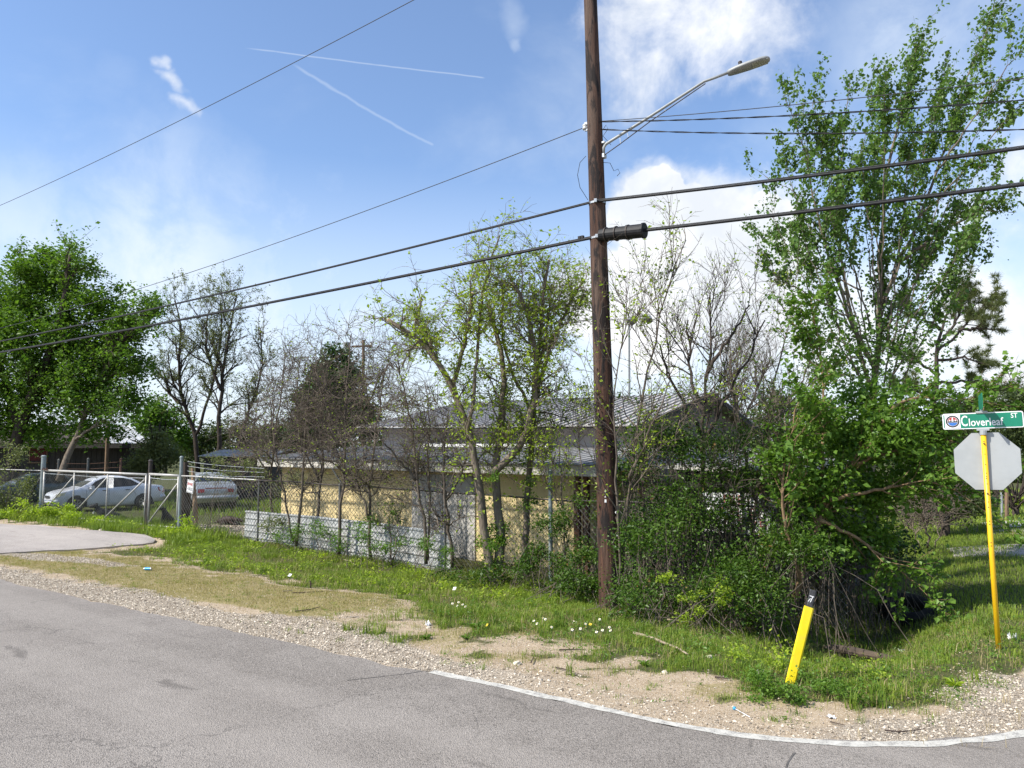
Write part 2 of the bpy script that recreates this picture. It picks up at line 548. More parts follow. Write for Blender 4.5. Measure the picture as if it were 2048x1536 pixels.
def axis(lo_far, lo, hi, hi_far, step):
    core = np.arange(lo, hi + 1e-6, step)
    out = [hi]; st = step
    while out[-1] < hi_far:
        st = min(st * 1.25, 60); out.append(out[-1] + st)
    neg = [lo]; st = step
    while neg[-1] > lo_far:
        st = min(st * 1.25, 60); neg.append(neg[-1] - st)
    return np.concatenate([np.array(neg[1:][::-1]), core, np.array(out[1:])])
def make_ground():
    ss = axis(-900, -33, 3.5, 900, 0.16)
    nn = axis(-60, 5.9, 20, 1200, 0.15)
    S, N = np.meshgrid(ss, nn, indexing='ij')
    V = P3(S.ravel(), N.ravel())
    g = G().grid(V, len(ss), len(nn))
    V[:, 2] -= 0.07 * in_drive(S.ravel(), N.ravel())
    gr, ge, dr = zones(S.ravel(), N.ravel())
    me = mesh_np('ground', V, g.F, None, True)
    a = me.attributes.new('zone', 'FLOAT_COLOR', 'POINT')
    c = np.stack([gr, ge, dr, np.ones_like(gr)], -1).astype(np.float32)
    a.data.foreach_set('color', c.ravel())
    m, t, b = newmat('verge_soil')
    pos = t.node('ShaderNodeNewGeometry').outputs['Position']
    zn = t.node('ShaderNodeAttribute', attribute_name='zone')
    sp = t.node('ShaderNodeSeparateColor'); t.put(sp.inputs[0], zn.outputs['Color'])
    n1 = t.noise(pos, 2.3, 8, 0.65)
    n2 = t.noise(pos, 21.0, 5, 0.65)
    n3 = t.noise(pos, 90.0, 3, 0.6)
    def edge(ch, k=0.55):
        v = t.math('ADD', ch, t.math('MULTIPLY', t.math('SUBTRACT', n2, 0.5), k))
        v = t.math('ADD', v, t.math('MULTIPLY', t.math('SUBTRACT', n3, 0.5), k))
        return t.smooth(v, 0.36, 0.66)
    dirt = t.mix(t.smooth(n1, 0.3, 0.7), (0.44, 0.34, 0.225), (0.33, 0.245, 0.155))
    dirt = t.mix(t.smooth(n3, 0.55, 0.75, 0, 0.7), dirt, (0.52, 0.45, 0.36))
    dirt = t.mix(t.smooth(n2, 0.62, 0.8, 0, 0.5), dirt, (0.20, 0.135, 0.08))
    dsp = t.node('ShaderNodeSeparateColor'); t.put(dsp.inputs[0], t.voro(pos, 130.0, 'F1', 'Color'))
    dirt = t.mix(t.smooth(dsp.outputs[0], 0.6, 0.9, 0, 0.7), dirt, (0.60, 0.52, 0.41))
    dirt = t.mix(t.smooth(dsp.outputs[1], 0.72, 0.92, 0, 0.75), dirt, (0.17, 0.12, 0.075))
    vs_ = t.voro(pos, 55.0, 'F1', 'Color')
    sv = t.node('ShaderNodeSeparateColor'); t.put(sv.inputs[0], vs_)
    vd = t.voro(pos, 55.0, 'DISTANCE_TO_EDGE')
    grav = t.mix(sv.outputs[0], (0.31, 0.25, 0.18), (0.64, 0.55, 0.43))
    grav = t.mix(t.smooth(vd, 0.0, 0.12, 0.75, 0.0), grav, (0.10, 0.08, 0.06))
    grav = t.mix(t.smooth(n1, 0.5, 0.72, 0.0, 0.5), grav, (0.24, 0.20, 0.16))
    turf = t.mix(t.smooth(n2, 0.3, 0.7), (0.34, 0.265, 0.14), (0.215, 0.19, 0.075))
    gre = t.mix(t.smooth(n2, 0.3, 0.7), (0.050, 0.075, 0.018), (0.10, 0.085, 0.04))
    c = t.mix(edge(sp.outputs[2]), dirt, turf)
    c = t.mix(edge(sp.outputs[1]), c, gre)
    c = t.mix(edge(sp.outputs[0], 0.8), c, grav)
    t.put(b.inputs['Base Color'], c)
    b.inputs['Roughness'].default_value = 0.95
    b.inputs['Specular IOR Level'].default_value = 0.15
    hgt = t.math('ADD', t.math('MULTIPLY', n2, 0.5), t.math('ADD', t.math('MULTIPLY', n3, 0.4), t.math('MULTIPLY', vd, sp.outputs[0])))
    t.put(b.inputs['Normal'], t.bump(hgt, 0.75, 0.03))
    me.materials.append(m)
    o = part('ground', None, None, mesh=me, kind='structure', label='sloping verge of bare dirt, gravel and grass beside the road')
    return o
make_ground()

# ------------------------------------------------------------------ asphalt
def asphalt(name, dark, light, scale=1.0, cracks=True):
    m, t, b = newmat(name)
    pos = t.node('ShaderNodeNewGeometry').outputs['Position']
    big = t.noise(pos, 0.55, 6, 0.6, 0.5)
    mid = t.noise(pos, 2.6, 6, 0.65)
    c = t.mix(t.smooth(big, 0.32, 0.68), dark, light)
    c = t.mix(t.smooth(mid, 0.35, 0.75, 0.0, 0.35), c, tuple(x * 0.72 for x in dark))
    vo = t.voro(pos, 95.0, 'F1', 'Color')
    sv = t.node('ShaderNodeSeparateColor'); t.put(sv.inputs[0], vo)
    c = t.mix(t.smooth(sv.outputs[0], 0.3, 1.0, 0.0, 0.36), c, tuple(min(1, x * 1.75) for x in light))
    c = t.mix(t.smooth(sv.outputs[1], 0.55, 0.95, 0.0, 0.6), c, tuple(x * 0.33 for x in dark))
    sn = t.node('ShaderNodeCombineXYZ'); t.put(sn.inputs[0], t.vmath('DOT_PRODUCT', pos, (CA, -SA, 0))); t.put(sn.inputs[1], t.vmath('DOT_PRODUCT', pos, (SA, CA, 0)))
    sn = sn.outputs[0]
    tr = t.noise(t.mapping(sn, (0.05, 1.0, 1)), 0.9, 4, 0.5, 0.3)
    c = t.mix(t.smooth(tr, 0.38, 0.66, 0.0, 0.5), c, tuple(x * 1.2 for x in light))
    # oil and tyre scuffs
    st = t.noise(t.mapping(sn, (0.6, 1.8, 1)), 1.0, 5, 0.6, 0.8)
    c = t.mix(t.smooth(st, 0.60, 0.70, 0.0, 0.5), c, tuple(x * 0.38 for x in dark))
    if cracks:
        wv = t.vmath('ADD', pos, t.vmath('SCALE', t.noise(pos, 1.7, 5, 0.7, col=True), scale=0.9))
        ed = t.voro(wv, 0.34, 'DISTANCE_TO_EDGE')
        cm = t.math('MULTIPLY', t.smooth(ed, 0.006, 0.001), t.smooth(t.noise(pos, 0.5, 3), 0.47, 0.58))
        c = t.mix(t.math('MULTIPLY', cm, 0.45), c, (0.035, 0.032, 0.03))
    t.put(b.inputs['Base Color'], c)
    b.inputs['Roughness'].default_value = 0.88
    b.inputs['Specular IOR Level'].default_value = 0.25
    hh = t.math('ADD', t.voro(pos, 95.0), t.math('MULTIPLY', t.noise(pos, 30, 4), 0.6))
    t.put(b.inputs['Normal'], t.bump(hh, 0.65, 0.012))
    return m
M_ROAD = asphalt('weathered_asphalt', (0.205, 0.181, 0.156), (0.280, 0.250, 0.218))
M_DRIVE = asphalt('pale_driveway_asphalt', (0.30, 0.265, 0.235), (0.40, 0.355, 0.315), cracks=False)
M_PAINT = None

def road_edge():
    pts = [(s, ROAD_N) for s in np.concatenate([[-300, -150, -80, -50], np.arange(-34, SIDE_S - CR, 0.22)])]
    for a in np.linspace(0, math.pi / 2, 40):
        pts.append((SIDE_S - CR + CR * math.sin(a), ROAD_N + CR - CR * math.cos(a)))
    pts += [(SIDE_S, n) for n in np.concatenate([np.arange(ROAD_N + CR + 0.22, 24, 0.3), [30, 45, 80, 160, 300]])]
    pts = np.array(pts)
    d = np.gradient(pts, axis=0); d /= np.linalg.norm(d, axis=1, keepdims=True)
    nor = np.stack([-d[:, 1], d[:, 0]], -1)
    j = (fbm(pts[:, 0] * 2.3 + pts[:, 1] * 2.1, pts[:, 1] * 1.3, 5) - 0.5) * 0.26 + (vnoise(pts[:, 0] * 9 + pts[:, 1] * 7, pts[:, 1] * 3, 8) - 0.5) * 0.05
    return pts + nor * j[:, None]
def make_road():
    E = road_edge()
    g = G()
    V = []; F3 = []; F4 = []
    out = []
    for s, n in E:
        if s <= SIDE_S - CR - 0.05: out.append((s, -4.0))
        elif n >= ROAD_N + CR + 0.1: out.append((6.4, n))
        else: out.append(None)
    top = W(E[:, 0], E[:, 1], 0.0)
    m = len(E)
    corner = 6.4, -4.0
    V = list(top)
    V.append(W(*corner)); ci = m
    oi = []
    for o_ in out:
        if o_ is None: oi.append(ci)
        else:
            V.append(W(*o_)); oi.append(len(V) - 1)
    for i in range(m - 1):
        if oi[i] == oi[i + 1]: F3.append((i, oi[i], i + 1))
        elif out[i] is None or out[i + 1] is None:
            F4.append((i, oi[i], oi[i + 1], i + 1))
        else: F4.append((i, oi[i], oi[i + 1], i + 1))
    k = len(V)
    V += [W(300, -4.0), W(300, ROAD_N), W(6.4, ROAD_N)]
    F4.append((ci, k, k + 1, k + 2))
    # broken edge of the asphalt mat
    k2 = len(V)
    low = top.copy(); low[:, 2] = -0.07
    V += list(low)
    for i in range(m - 1): F4.append((i, i + 1, k2 + i + 1, k2 + i))
    me = mesh_np('road', np.array(V), [np.array(F3), np.array(F4)])
    me.materials.append(M_ROAD)
    return part('road', None, None, mesh=me, kind='structure', label='weathered grey asphalt road curving into the side street')
ROAD = make_road()
def strip(pts, wd, z, jitter=0.0, seed=0):
    """a flat ribbon on the ground through (s, n) points"""
    pts = np.asarray(pts, float)
    seg = np.concatenate([[0], np.cumsum(np.linalg.norm(np.diff(pts, axis=0), axis=1))])
    tt = np.arange(0, seg[-1], 0.06)
    # smooth curve through the points
    c = np.stack([np.interp(tt, seg, pts[:, k]) for k in (0, 1)], -1)
    for _ in range(40):
        c[1:-1] = 0.25 * c[:-2] + 0.5 * c[1:-1] + 0.25 * c[2:]
    d = np.gradient(c, axis=0); d /= np.linalg.norm(d, axis=1, keepdims=True)
    nn = np.stack([-d[:, 1], d[:, 0]], -1)
    j1 = 1 + jitter * (fbm(tt * 4, tt * 0 + seed, 3) - 0.5); j2 = 1 + jitter * (fbm(tt * 4, tt * 0 + seed + 9, 6) - 0.5)
    a = c + nn * (wd / 2 * j1)[:, None]; b = c - nn * (wd / 2 * j2)[:, None]
    V = np.stack([W(a[:, 0], a[:, 1], z), W(b[:, 0], b[:, 1], z)], 1).reshape(-1, 3)
    return G().grid(V, len(tt), 2)
def paint_mat():
    m, t, b = newmat('worn_white_road_paint')
    pos = t.node('ShaderNodeNewGeometry').outputs['Position']
    n1 = t.noise(pos, 9, 7, 0.7); n2 = t.noise(pos, 60, 4, 0.6)
    c = t.mix(t.smooth(n1, 0.3, 0.65), (0.56, 0.535, 0.47), (0.42, 0.40, 0.35))
    wear = t.smooth(t.math('ADD', t.math('MULTIPLY', n1, 0.55), t.math('MULTIPLY', n2, 0.55)), 0.56, 0.66, 0.0, 0.85)
    c = t.mix(wear, c, (0.22, 0.205, 0.19))
    t.put(b.inputs['Base Color'], c)
    b.inputs['Roughness'].default_value = 0.8
    t.put(b.inputs['Normal'], t.bump(n2, 0.4, 0.01))
    return m
M_PAINT = paint_mat()
line = [SN(gnd(x, y)) for x, y in [(864, 1343), (985, 1370), (1110, 1396), (1300, 1440), (1448, 1468), (1594, 1482), (1712, 1491), (1858, 1490), (1960, 1481), (2048, 1468), (2180, 1440), (2400, 1390)]]
part('edge_line', strip(line, 0.115, 0.004, 1.1), M_PAINT, ROAD, label='worn white edge line following the bend')
crk = [SN(gnd(x, y)) for x, y in [(862, 1340), (800, 1352), (745, 1352), (715, 1362), (690, 1361)]]
M_CRACK = pmat('crack_tar', (0.07, 0.064, 0.058), (0.14, 0.127, 0.115), 0.9, scale=8)
part('crack', strip(crk, 0.012, 0.0035, 1.8, 4), M_CRACK, ROAD)
crk2 = [SN(gnd(x, y)) for x, y in [(1590, 1506), (1570, 1512), (1562, 1536), (1575, 1560), (1566, 1600)]]
part('crack', strip(crk2, 0.014, 0.0035, 1.6, 7), M_CRACK, ROAD)

# driveway apron by the gate, and the crossings down the side street
def apron(name, sn, label, mat, dz=0.02):
    sn = np.asarray(sn, float)
    P = []
    m = len(sn)
    for i in range(m):
        a, b = sn[i], sn[(i + 1) % m]
        k = max(2, int(np.linalg.norm(b - a) / 0.5))
        for q in range(k):
            p = a + (b - a) * q / k
            P.append(p + (np.array([vnoise(p[0] * 3, p[1] * 3, 1), vnoise(p[0] * 3, p[1] * 3, 2)]) - 0.5) * 0.16)
    P = np.array(P)
    V = W(P[:, 0], P[:, 1], hz(P[:, 0], P[:, 1]) + dz)
    c = W(P[:, 0].mean(), P[:, 1].mean(), np.mean(V[:, 2]))
    g = G().poly(V - np.array([0, 0, 0.15]), (0, 0, 0.15))
    return part(name, g, mat, kind='structure', label=label)
apron('driveway', DSN, 'pale cracked driveway apron in front of the chain-link gate', M_DRIVE, 0.03)
def crossing(n0, n1, s0, label, mat):
    apron('driveway', [(s0, n0), (SIDE_S + 0.05, n0 - 0.4), (SIDE_S + 0.05, n1 + 0.4), (s0 - 0.4, n1)], label, mat, 0.03)
M_CONC = pmat('pale_concrete', (0.55, 0.52, 0.47), (0.42, 0.39, 0.35), 0.9, scale=3, bump=0.2)
crossing(23.2, 25.6, -2.2, 'grey driveway crossing the lawn behind the yellow sign post', M_DRIVE)
crossing(29.5, 31.0, -1.7, 'second grey driveway farther down the side street', M_DRIVE)
crossing(32.3, 35.0, -2.0, 'bright concrete driveway far down the side street', M_CONC)

# ------------------------------------------------------------------ loose stones and grass
def scatter_points(rng, n, s0, s1, n0, n1, dens):
    s = rng.uniform(s0, s1, n); q = rng.uniform(n0, n1, n)
    keep = rng.random(n) < dens(s, q)
    keep &= ~in_drive(s, q)
    return s[keep], q[keep]
def stones(rng, s, n, lo, hi):
    m = len(s)
    sz = lo + (hi - lo) * rng.random(m) ** 2.5
    base = np.array([[1, 0, 0], [-1, 0, 0], [0, 1, 0], [0, -1, 0], [0, 0, 1], [0, 0, -1]], float)
    V = np.repeat(base[None], m, 0) * (0.65 + 0.7 * rng.random((m, 6, 1)))
    V += rng.normal(0, 0.18, V.shape)
    V[:, :, 2] *= 0.6
    a = rng.uniform(0, 6.28, m)
    x = V[:, :, 0] * np.cos(a)[:, None] - V[:, :, 1] * np.sin(a)[:, None]
    y = V[:, :, 0] * np.sin(a)[:, None] + V[:, :, 1] * np.cos(a)[:, None]
    V = np.stack([x, y, V[:, :, 2]], -1) * sz[:, None, None]
    c = P3(s, n); c[:, 2] += sz * 0.25
    V += c[:, None]
    f = np.array([[0, 2, 4], [2, 1, 4], [1, 3, 4], [3, 0, 4], [2, 0, 5], [1, 2, 5], [3, 1, 5], [0, 3, 5]])
    F = (np.arange(m)[:, None, None] * 6 + f[None]).reshape(-1, 3)
    return G().add(V.reshape(-1, 3), [F], np.repeat(rng.random(m) ** 1.3, 6))
rng = np.random.default_rng(11)
def dgrav(s, n):
    gr, ge, dr = zones(s, n)
    d = land(s, n)
    return np.clip(gr, 0, 1) * (d > 0.0)
s_, n_ = scatter_points(rng, 100000, -20, 0.0, 6.4, 11.5, dgrav)
M_STONE = rndmat('limestone_chips', (0.22, 0.175, 0.125), (0.70, 0.61, 0.485))
part('gravel', stones(rng, s_, n_, 0.006, 0.021), M_STONE, kind='stuff', label='pale crushed stone strewn along the road edge', rnd=True)
def dloose(s, n):
    gr, ge, dr = zones(s, n)
    return np.clip(1 - 0.9 * ge - 0.7 * dr, 0, 1) * (land(s, n) > 0.02) * 0.5
s_, n_ = scatter_points(rng, 90000, -22, 0.0, 6.4, 12, dloose)
part('pebbles', stones(rng, s_, n_, 0.003, 0.014), M_STONE, kind='stuff', label='small loose pebbles on the bare dirt', rnd=True)
s_, n_ = scatter_points(rng, 5000, -24, -17, 14.3, 17.2, lambda s, n: zones(s, n)[0])
part('gravel', stones(rng, s_, n_, 0.015, 0.04), M_STONE, kind='stuff', label='gravel inside the fenced yard', rnd=True)

def blades(rng, P, h, wd, lean=0.45, rmap=None, k=3):
    """curved grass blades: P roots, h heights, wd widths"""
    m = len(P)
    a = rng.uniform(0, 2 * np.pi, m)
    out = np.stack([np.cos(a), np.sin(a), np.zeros(m)], -1)
    side = np.stack([-np.sin(a), np.cos(a), np.zeros(m)], -1)
    l = np.abs(rng.normal(0, lean, m))[:, None]
    h_ = h[:, None]
    p0 = P - np.array([0, 0, 0.01])
    p1 = P + np.array([0, 0, 1]) * h_ * 0.55 + out * h_ * l * 0.28
    p2 = P + np.array([0, 0, 1]) * h_ * (1.0 - 0.25 * np.minimum(l, 1.5)) + out * h_ * l * 0.95
    ww = wd[:, None] / 2
    V = np.stack([p0 - side * ww, p0 + side * ww, p1 - side * ww * 0.75, p1 + side * ww * 0.75, p2], 1)
    b = np.arange(m)[:, None] * 5
    F4 = np.concatenate([b, b + 1, b + 3, b + 2], 1)
    F3 = np.concatenate([b + 2, b + 3, b + 4], 1)
    r = rng.random(m) if rmap is None else rmap
    return G().add(V.reshape(-1, 3), [F4, F3], np.repeat(r, 5))
def grassmat():
    m, t, b = newmat('verge_grass')
    a = t.node('ShaderNodeAttribute', attribute_name='rnd').outputs['Fac']
    pos = t.node('ShaderNodeNewGeometry').outputs['Position']
    pn = t.noise(pos, 0.9, 5, 0.65); pf = t.noise(pos, 5.0, 4, 0.6)
    c = t.mix(a, (0.105, 0.185, 0.018), (0.27, 0.335, 0.045))
    c = t.mix(t.smooth(pf, 0.52, 0.68, 0.0, 0.75), c, (0.060, 0.125, 0.026))
    c = t.mix(t.smooth(pn, 0.56, 0.72, 0.0, 0.7), c, (0.27, 0.235, 0.075))
    c = t.mix(t.smooth(a, 0.84, 0.9), c, (0.36, 0.30, 0.15))
    t.put(b.inputs['Base Color'], c)
    b.inputs['Roughness'].default_value = 0.55
    b.inputs['Specular IOR Level'].default_value = 0.3
    tr = t.node('ShaderNodeBsdfTranslucent')
    t.put(tr.inputs['Color'], t.mix(1.0, c, (1.3, 1.4, 0.7), 'MULTIPLY'))
    mx = t.node('ShaderNodeMixShader'); mx.inputs[0].default_value = 0.3
    t.l.new(b.outputs[0], mx.inputs[1]); t.l.new(tr.outputs[0], mx.inputs[2])
    t.l.new(mx.outputs[0], t.n.get('Material Output').inputs['Surface'])
    return m
M_GRASS = grassmat()
M_DRYG = leafmat('dry_turf', (0.42, 0.34, 0.16), (0.235, 0.235, 0.06), 0.25, 0.7)
def dgreen(s, n):
    gr, ge, dr = zones(s, n)
    clump = 0.12 + 0.88 * sst(fbm(s * 2.2, n * 2.2, 41), 0.36, 0.60)
    return ge * clump
# verge in front of the fence
def grass(rng, n, box, hlo, hhi, wlo, whi, dens, mat, label, lean=0.45, hmap=None):
    s, q = scatter_points(rng, n, *box, dens)
    P = P3(s, q)
    t = fbm(s * 1.3, q * 1.3, 61)
    h = (hlo + (hhi - hlo) * np.clip(t * 0.8 + rng.random(len(s)) * 0.5 - 0.15, 0, 1.2))
    if hmap is not None: h = h * hmap(s, q)
    wd = rng.uniform(wlo, whi, len(s))
    r = np.clip(0.55 * fbm(s * 0.7, q * 0.7, 66) + 0.5 * rng.random(len(s)), 0, 1)
    return part('grass', blades(rng, P, h, wd, lean, r), mat, kind='stuff', label=label, rnd=True)
grass(rng, 110000, (-21, -6.5, 9.4, 14.6), 0.035, 0.165, 0.005, 0.012, dgreen, M_GRASS, 'bright green grass in front of the corrugated sheets', 0.55,
      lambda s, q: 0.55 + 0.6 * sst(q, 10.2, 12.6))
grass(rng, 150000, (-8.5, -0.2, 7.2, 14.5), 0.02, 0.115, 0.003, 0.008, dgreen, M_GRASS, 'green grass and weeds around the ditch and marker post', 0.6,
      lambda s, q: 0.5 + 0.6 * sst(land(s, q), 0.8, 2.2))
grass(rng, 20000, (-10.0, 0.1, 31, 60), 0.08, 0.25, 0.03, 0.06, lambda s, n: 0.85 * (s < 0.1), M_GRASS, 'grass farther down the side street', 0.6)
grass(rng, 50000, (-8.0, 0.1, 14, 31), 0.05, 0.15, 0.009, 0.018, lambda s, n: 0.85 * (s < 0.1), M_GRASS, 'mown lawn along the side street', 0.6)
grass(rng, 30000, (-40, -19.5, 11.8, 14.9), 0.12, 0.42, 0.010, 0.022, dgreen, M_GRASS, 'tall weeds along the foot of the gate', 0.5)
grass(rng, 42000, (-44, -17, 15.2, 32), 0.08, 0.36, 0.014, 0.03, lambda s, n: dgreen(s, n) * (0.06 + 0.94 * sst(n, 17.0, 19)), M_GRASS, 'unmown grass inside the yard around the parked cars', 0.5)
def ddry(s, n):
    gr, ge, dr = zones(s, n)
    return np.clip(dr, 0, 1) * (0.35 + 0.65 * sst(fbm(s * 3, n * 3, 43), 0.3, 0.6)) * (1 - gr * 0.7)
grass(rng, 110000, (-21, -0.5, 6.9, 10.8), 0.016, 0.055, 0.003, 0.007, ddry, M_DRYG, 'short dry turf between gravel and green verge', 0.9)
# ------------------------------------------------------------------ lettering
def text_part(body, c, X, Y, width, height, mat, parent, bold=0.0, name='lettering'):
    V, F = TEXTS[body]
    V = V * np.array([width, height, 0])
    X = np.array(X, float); Y = np.array(Y, float)
    Wd = np.array(c, float) + V[:, :1] * X + V[:, 1:2] * Y
    g = G()
    g.add(Wd, [np.array([f]) for f in F])
    return part(name, g, mat, parent)

# ------------------------------------------------------------------ materials for street furniture
def wood_pole_mat():
    m, t, b = newmat('creosote_pole_wood')
    o = t.node('ShaderNodeTexCoord').outputs['Object']
    v = t.mapping(o, (1, 1, 0.045))
    n1 = t.noise(v, 34, 7, 0.7, 0.4)
    v2 = t.mapping(o, (1, 1, 0.22))
    n2 = t.noise(v2, 5.5, 6, 0.65, 0.9)
    n3 = t.noise(t.mapping(o, (1, 1, 0.10)), 3.4, 4, 0.6, 0.3)
    c = t.mix(t.smooth(n1, 0.32, 0.68), (0.105, 0.052, 0.033), (0.036, 0.021, 0.016))
    c = t.mix(t.smooth(n3, 0.45, 0.62, 0, 0.6), c, (0.115, 0.082, 0.062))
    c = t.mix(t.smooth(n2, 0.49, 0.58, 0, 0.9), c, (0.014, 0.012, 0.012))
    c = t.mix(t.smooth(n1, 0.64, 0.72, 0, 0.8), c, (0.02, 0.013, 0.01))
    t.put(b.inputs['Base Color'], c)
    b.inputs['Roughness'].default_value = 0.8
    b.inputs['Specular IOR Level'].default_value = 0.25
    t.put(b.inputs['Normal'], t.bump(t.math('ADD', n1, t.math('MULTIPLY', n2, 0.4)), 0.8, 0.03))
    return m
M_POLE = wood_pole_mat()
M_GALV = pmat('galvanised_steel', (0.48, 0.50, 0.51), (0.36, 0.38, 0.39), 0.45, 0.55, 22, bump=0.05, dirt=(0.22, 0.17, 0.12), dirt_amt=0.25)
M_RAIL = pmat('dull_silver_rail', (0.46, 0.45, 0.42), (0.34, 0.33, 0.31), 0.5, 0.25, 18, dirt=(0.30, 0.22, 0.14), dirt_amt=0.4)
M_POST = pmat('grey_green_post', (0.26, 0.30, 0.30), (0.17, 0.20, 0.20), 0.6, 0.3, 9, stretch=(1, 1, .4), dirt=(0.11, 0.085, 0.06), dirt_amt=0.6)
M_DARK = pmat('dark_painted_steel', (0.035, 0.033, 0.032), (0.07, 0.05, 0.04), 0.6, 0.2, 14)
M_BLACK = pmat('black_cable_sheath', (0.010, 0.010, 0.011), (0.018, 0.018, 0.019), 0.55, 0, 12, spec=0.25)
M_WIRE = pmat('weathered_conductor', (0.030, 0.030, 0.032), (0.05, 0.05, 0.05), 0.6, 0.2, 20)
M_LAMP = pmat('lamp_grey_paint', (0.30, 0.31, 0.30), (0.24, 0.25, 0.25), 0.5, 0.1, 9)
M_CERAM = pmat('glazed_insulator', (0.55, 0.55, 0.53), (0.40, 0.40, 0.38), 0.25, 0, 12, spec=0.6)
M_WHITE = pmat('white_sign_sheet', (0.78, 0.78, 0.76), (0.70, 0.70, 0.68), 0.45, 0, 6)
M_RED = pmat('sign_red', (0.42, 0.035, 0.03), (0.35, 0.03, 0.03), 0.5, 0, 9)
M_INK = pmat('sign_black', (0.02, 0.02, 0.022), (0.04, 0.04, 0.04), 0.5, 0, 9)
M_BLUE = pmat('emblem_blue', (0.03, 0.16, 0.50), (0.03, 0.13, 0.42), 0.5, 0, 9)
M_YEL = pmat('traffic_yellow_paint', (0.84, 0.50, 0.012), (0.76, 0.43, 0.010), 0.42, 0, 10, stretch=(1, 1, 0.3), dirt=(0.42, 0.27, 0.09), dirt_amt=0.5, spec=0.5)
M_LEMON = pmat('marker_yellow_plastic', (0.85, 0.66, 0.012), (0.78, 0.58, 0.012), 0.45, 0, 8, dirt=(0.42, 0.34, 0.13), dirt_amt=0.5)
M_GREENSIGN = pmat('sign_green_sheet', (0.006, 0.20, 0.115), (0.006, 0.17, 0.10), 0.4, 0, 5, spec=0.5)
M_ALU = pmat('sign_back_aluminium', (0.40, 0.415, 0.41), (0.35, 0.365, 0.36), 0.5, 0.25, 3, dirt=(0.24, 0.24, 0.225), dirt_amt=0.5)
M_CHAIN = pmat('chain_link_wire', (0.22, 0.215, 0.20), (0.12, 0.115, 0.105), 0.55, 0.4, 5)
M_RUST = pmat('rusty_wire', (0.15, 0.075, 0.045), (0.10, 0.06, 0.045), 0.8, 0.1, 12)
M_TIMBER = pmat('weathered_timber', (0.23, 0.15, 0.09), (0.12, 0.08, 0.055), 0.85, 0, 9, stretch=(1, 1, .12), bump=0.5, bscale=30)
M_TANWOOD = pmat('bare_tan_wood', (0.34, 0.23, 0.135), (0.22, 0.145, 0.09), 0.8, 0, 7, stretch=(1, 1, .2), bump=0.4, bscale=30)

# ------------------------------------------------------------------ utility pole
pb = gpx(1222, 1224)
PY = pb[1]
ptop = at(1181, 0, PY - 0.03)
pdir = (ptop - pb) / (ptop[2] - pb[2])
def pole_at(z, off=(0, 0, 0)):
    return pb + pdir * (z - pb[2]) + np.array(off, float)
def pole_r(z):
    return float(np.interp(z, [pb[2] - .3, 1.5, 10.7, 12.5], [0.205, 0.182, 0.122, 0.105]))
PZ_TOP = 12.4
pole = root('utility_pole', pb, 'tall dark creosoted wooden utility pole standing at the verge', 'utility pole')
zs = np.concatenate([np.linspace(pb[2] - 0.25, 2, 22), np.linspace(2.3, PZ_TOP, 30)])
g = G()
K = 20
ring = []
for z in zs:
    c = pole_at(z); a = np.arange(K) * 2 * np.pi / K
    rr = pole_r(z) * (1 + 0.035 * (vnoise(a * 2.2 + 5, z * 0.5 + a * 0, 4) - 0.5) + 0.03 * (vnoise(a * 6, z * 0.25 + a * 0, 7) - 0.5))
    ring.append(np.stack([c[0] + rr * np.cos(a), c[1] + rr * np.sin(a), np.full(K, z)], -1))
V = np.array(ring).reshape(-1, 3)
i = np.arange(len(zs) - 1)[:, None]; q = np.arange(K)[None]
g.add(V, [np.stack([i * K + q, i * K + (q + 1) % K, (i + 1) * K + (q + 1) % K, (i + 1) * K + q], -1).reshape(-1, 4), np.arange((len(zs) - 1) * K, len(zs) * K)[None]])
part('shaft', g, M_POLE, pole, smooth=True)
# ground wire and guard strip up the shaft, tags, bolts
side = np.array([0.86, -0.5, 0.0])
g = G().tube([pole_at(z, side * (pole_r(z) + 0.006)) for z in np.linspace(0.3, 9.5, 24)], 0.006, 5)
part('ground_wire', g, M_WIRE, pole)
g = G()
for z in np.arange(1.15, 1.75, 0.055):
    g.box(pole_at(z, side * (pole_r(z) + 0.010)), (0.014, 0.02, 0.035), side)
part('guard_strip', g, M_GALV, pole, kind='stuff')
fr = np.array([-0.28, -0.96, 0.0]); fr /= np.linalg.norm(fr)
rt = np.cross(UP, fr) * 1.0
rt = np.array([-fr[1], fr[0], 0])
for zt, bt, hh in ((1.74, '4', .065), (1.66, '2', .055), (1.57, '1', .05)):
    text_part(bt, pole_at(zt, fr * (pole_r(zt) + 0.007)), rt, UP, 0.032, hh, M_WHITE, pole, 0.01, 'tag_number')
for zt, ox in ((1.37, .75), (.98, .8)):
    dv = fr * (1 - ox) + side * ox; dv /= np.linalg.norm(dv)
    part('tag', G().lathe([(0, 0.012), (0.024, 0.012), (0.024, 0)], pole_at(zt, dv * (pole_r(zt) + 0.003)), dv, 10), M_WHITE, pole)
def clamp(px, py, s=1.0):
    z = at(px, py, PY)[2]
    g = G()
    g.lathe([(pole_r(z) + .002, -.018), (pole_r(z) + .010, -.018), (pole_r(z) + .010, .018), (pole_r(z) + .002, .018)], pole_at(z), pdir, 20)
    g.box(pole_at(z, fr * (pole_r(z) + .03)), (0.05 * s, 0.06, 0.06), rt)
    part('clamp', g, M_GALV, pole)
    return z
z_w3 = clamp(1190, 408)
z_w4 = clamp(1190, 478)
z_w2 = at(1185, 250, PY)[2]
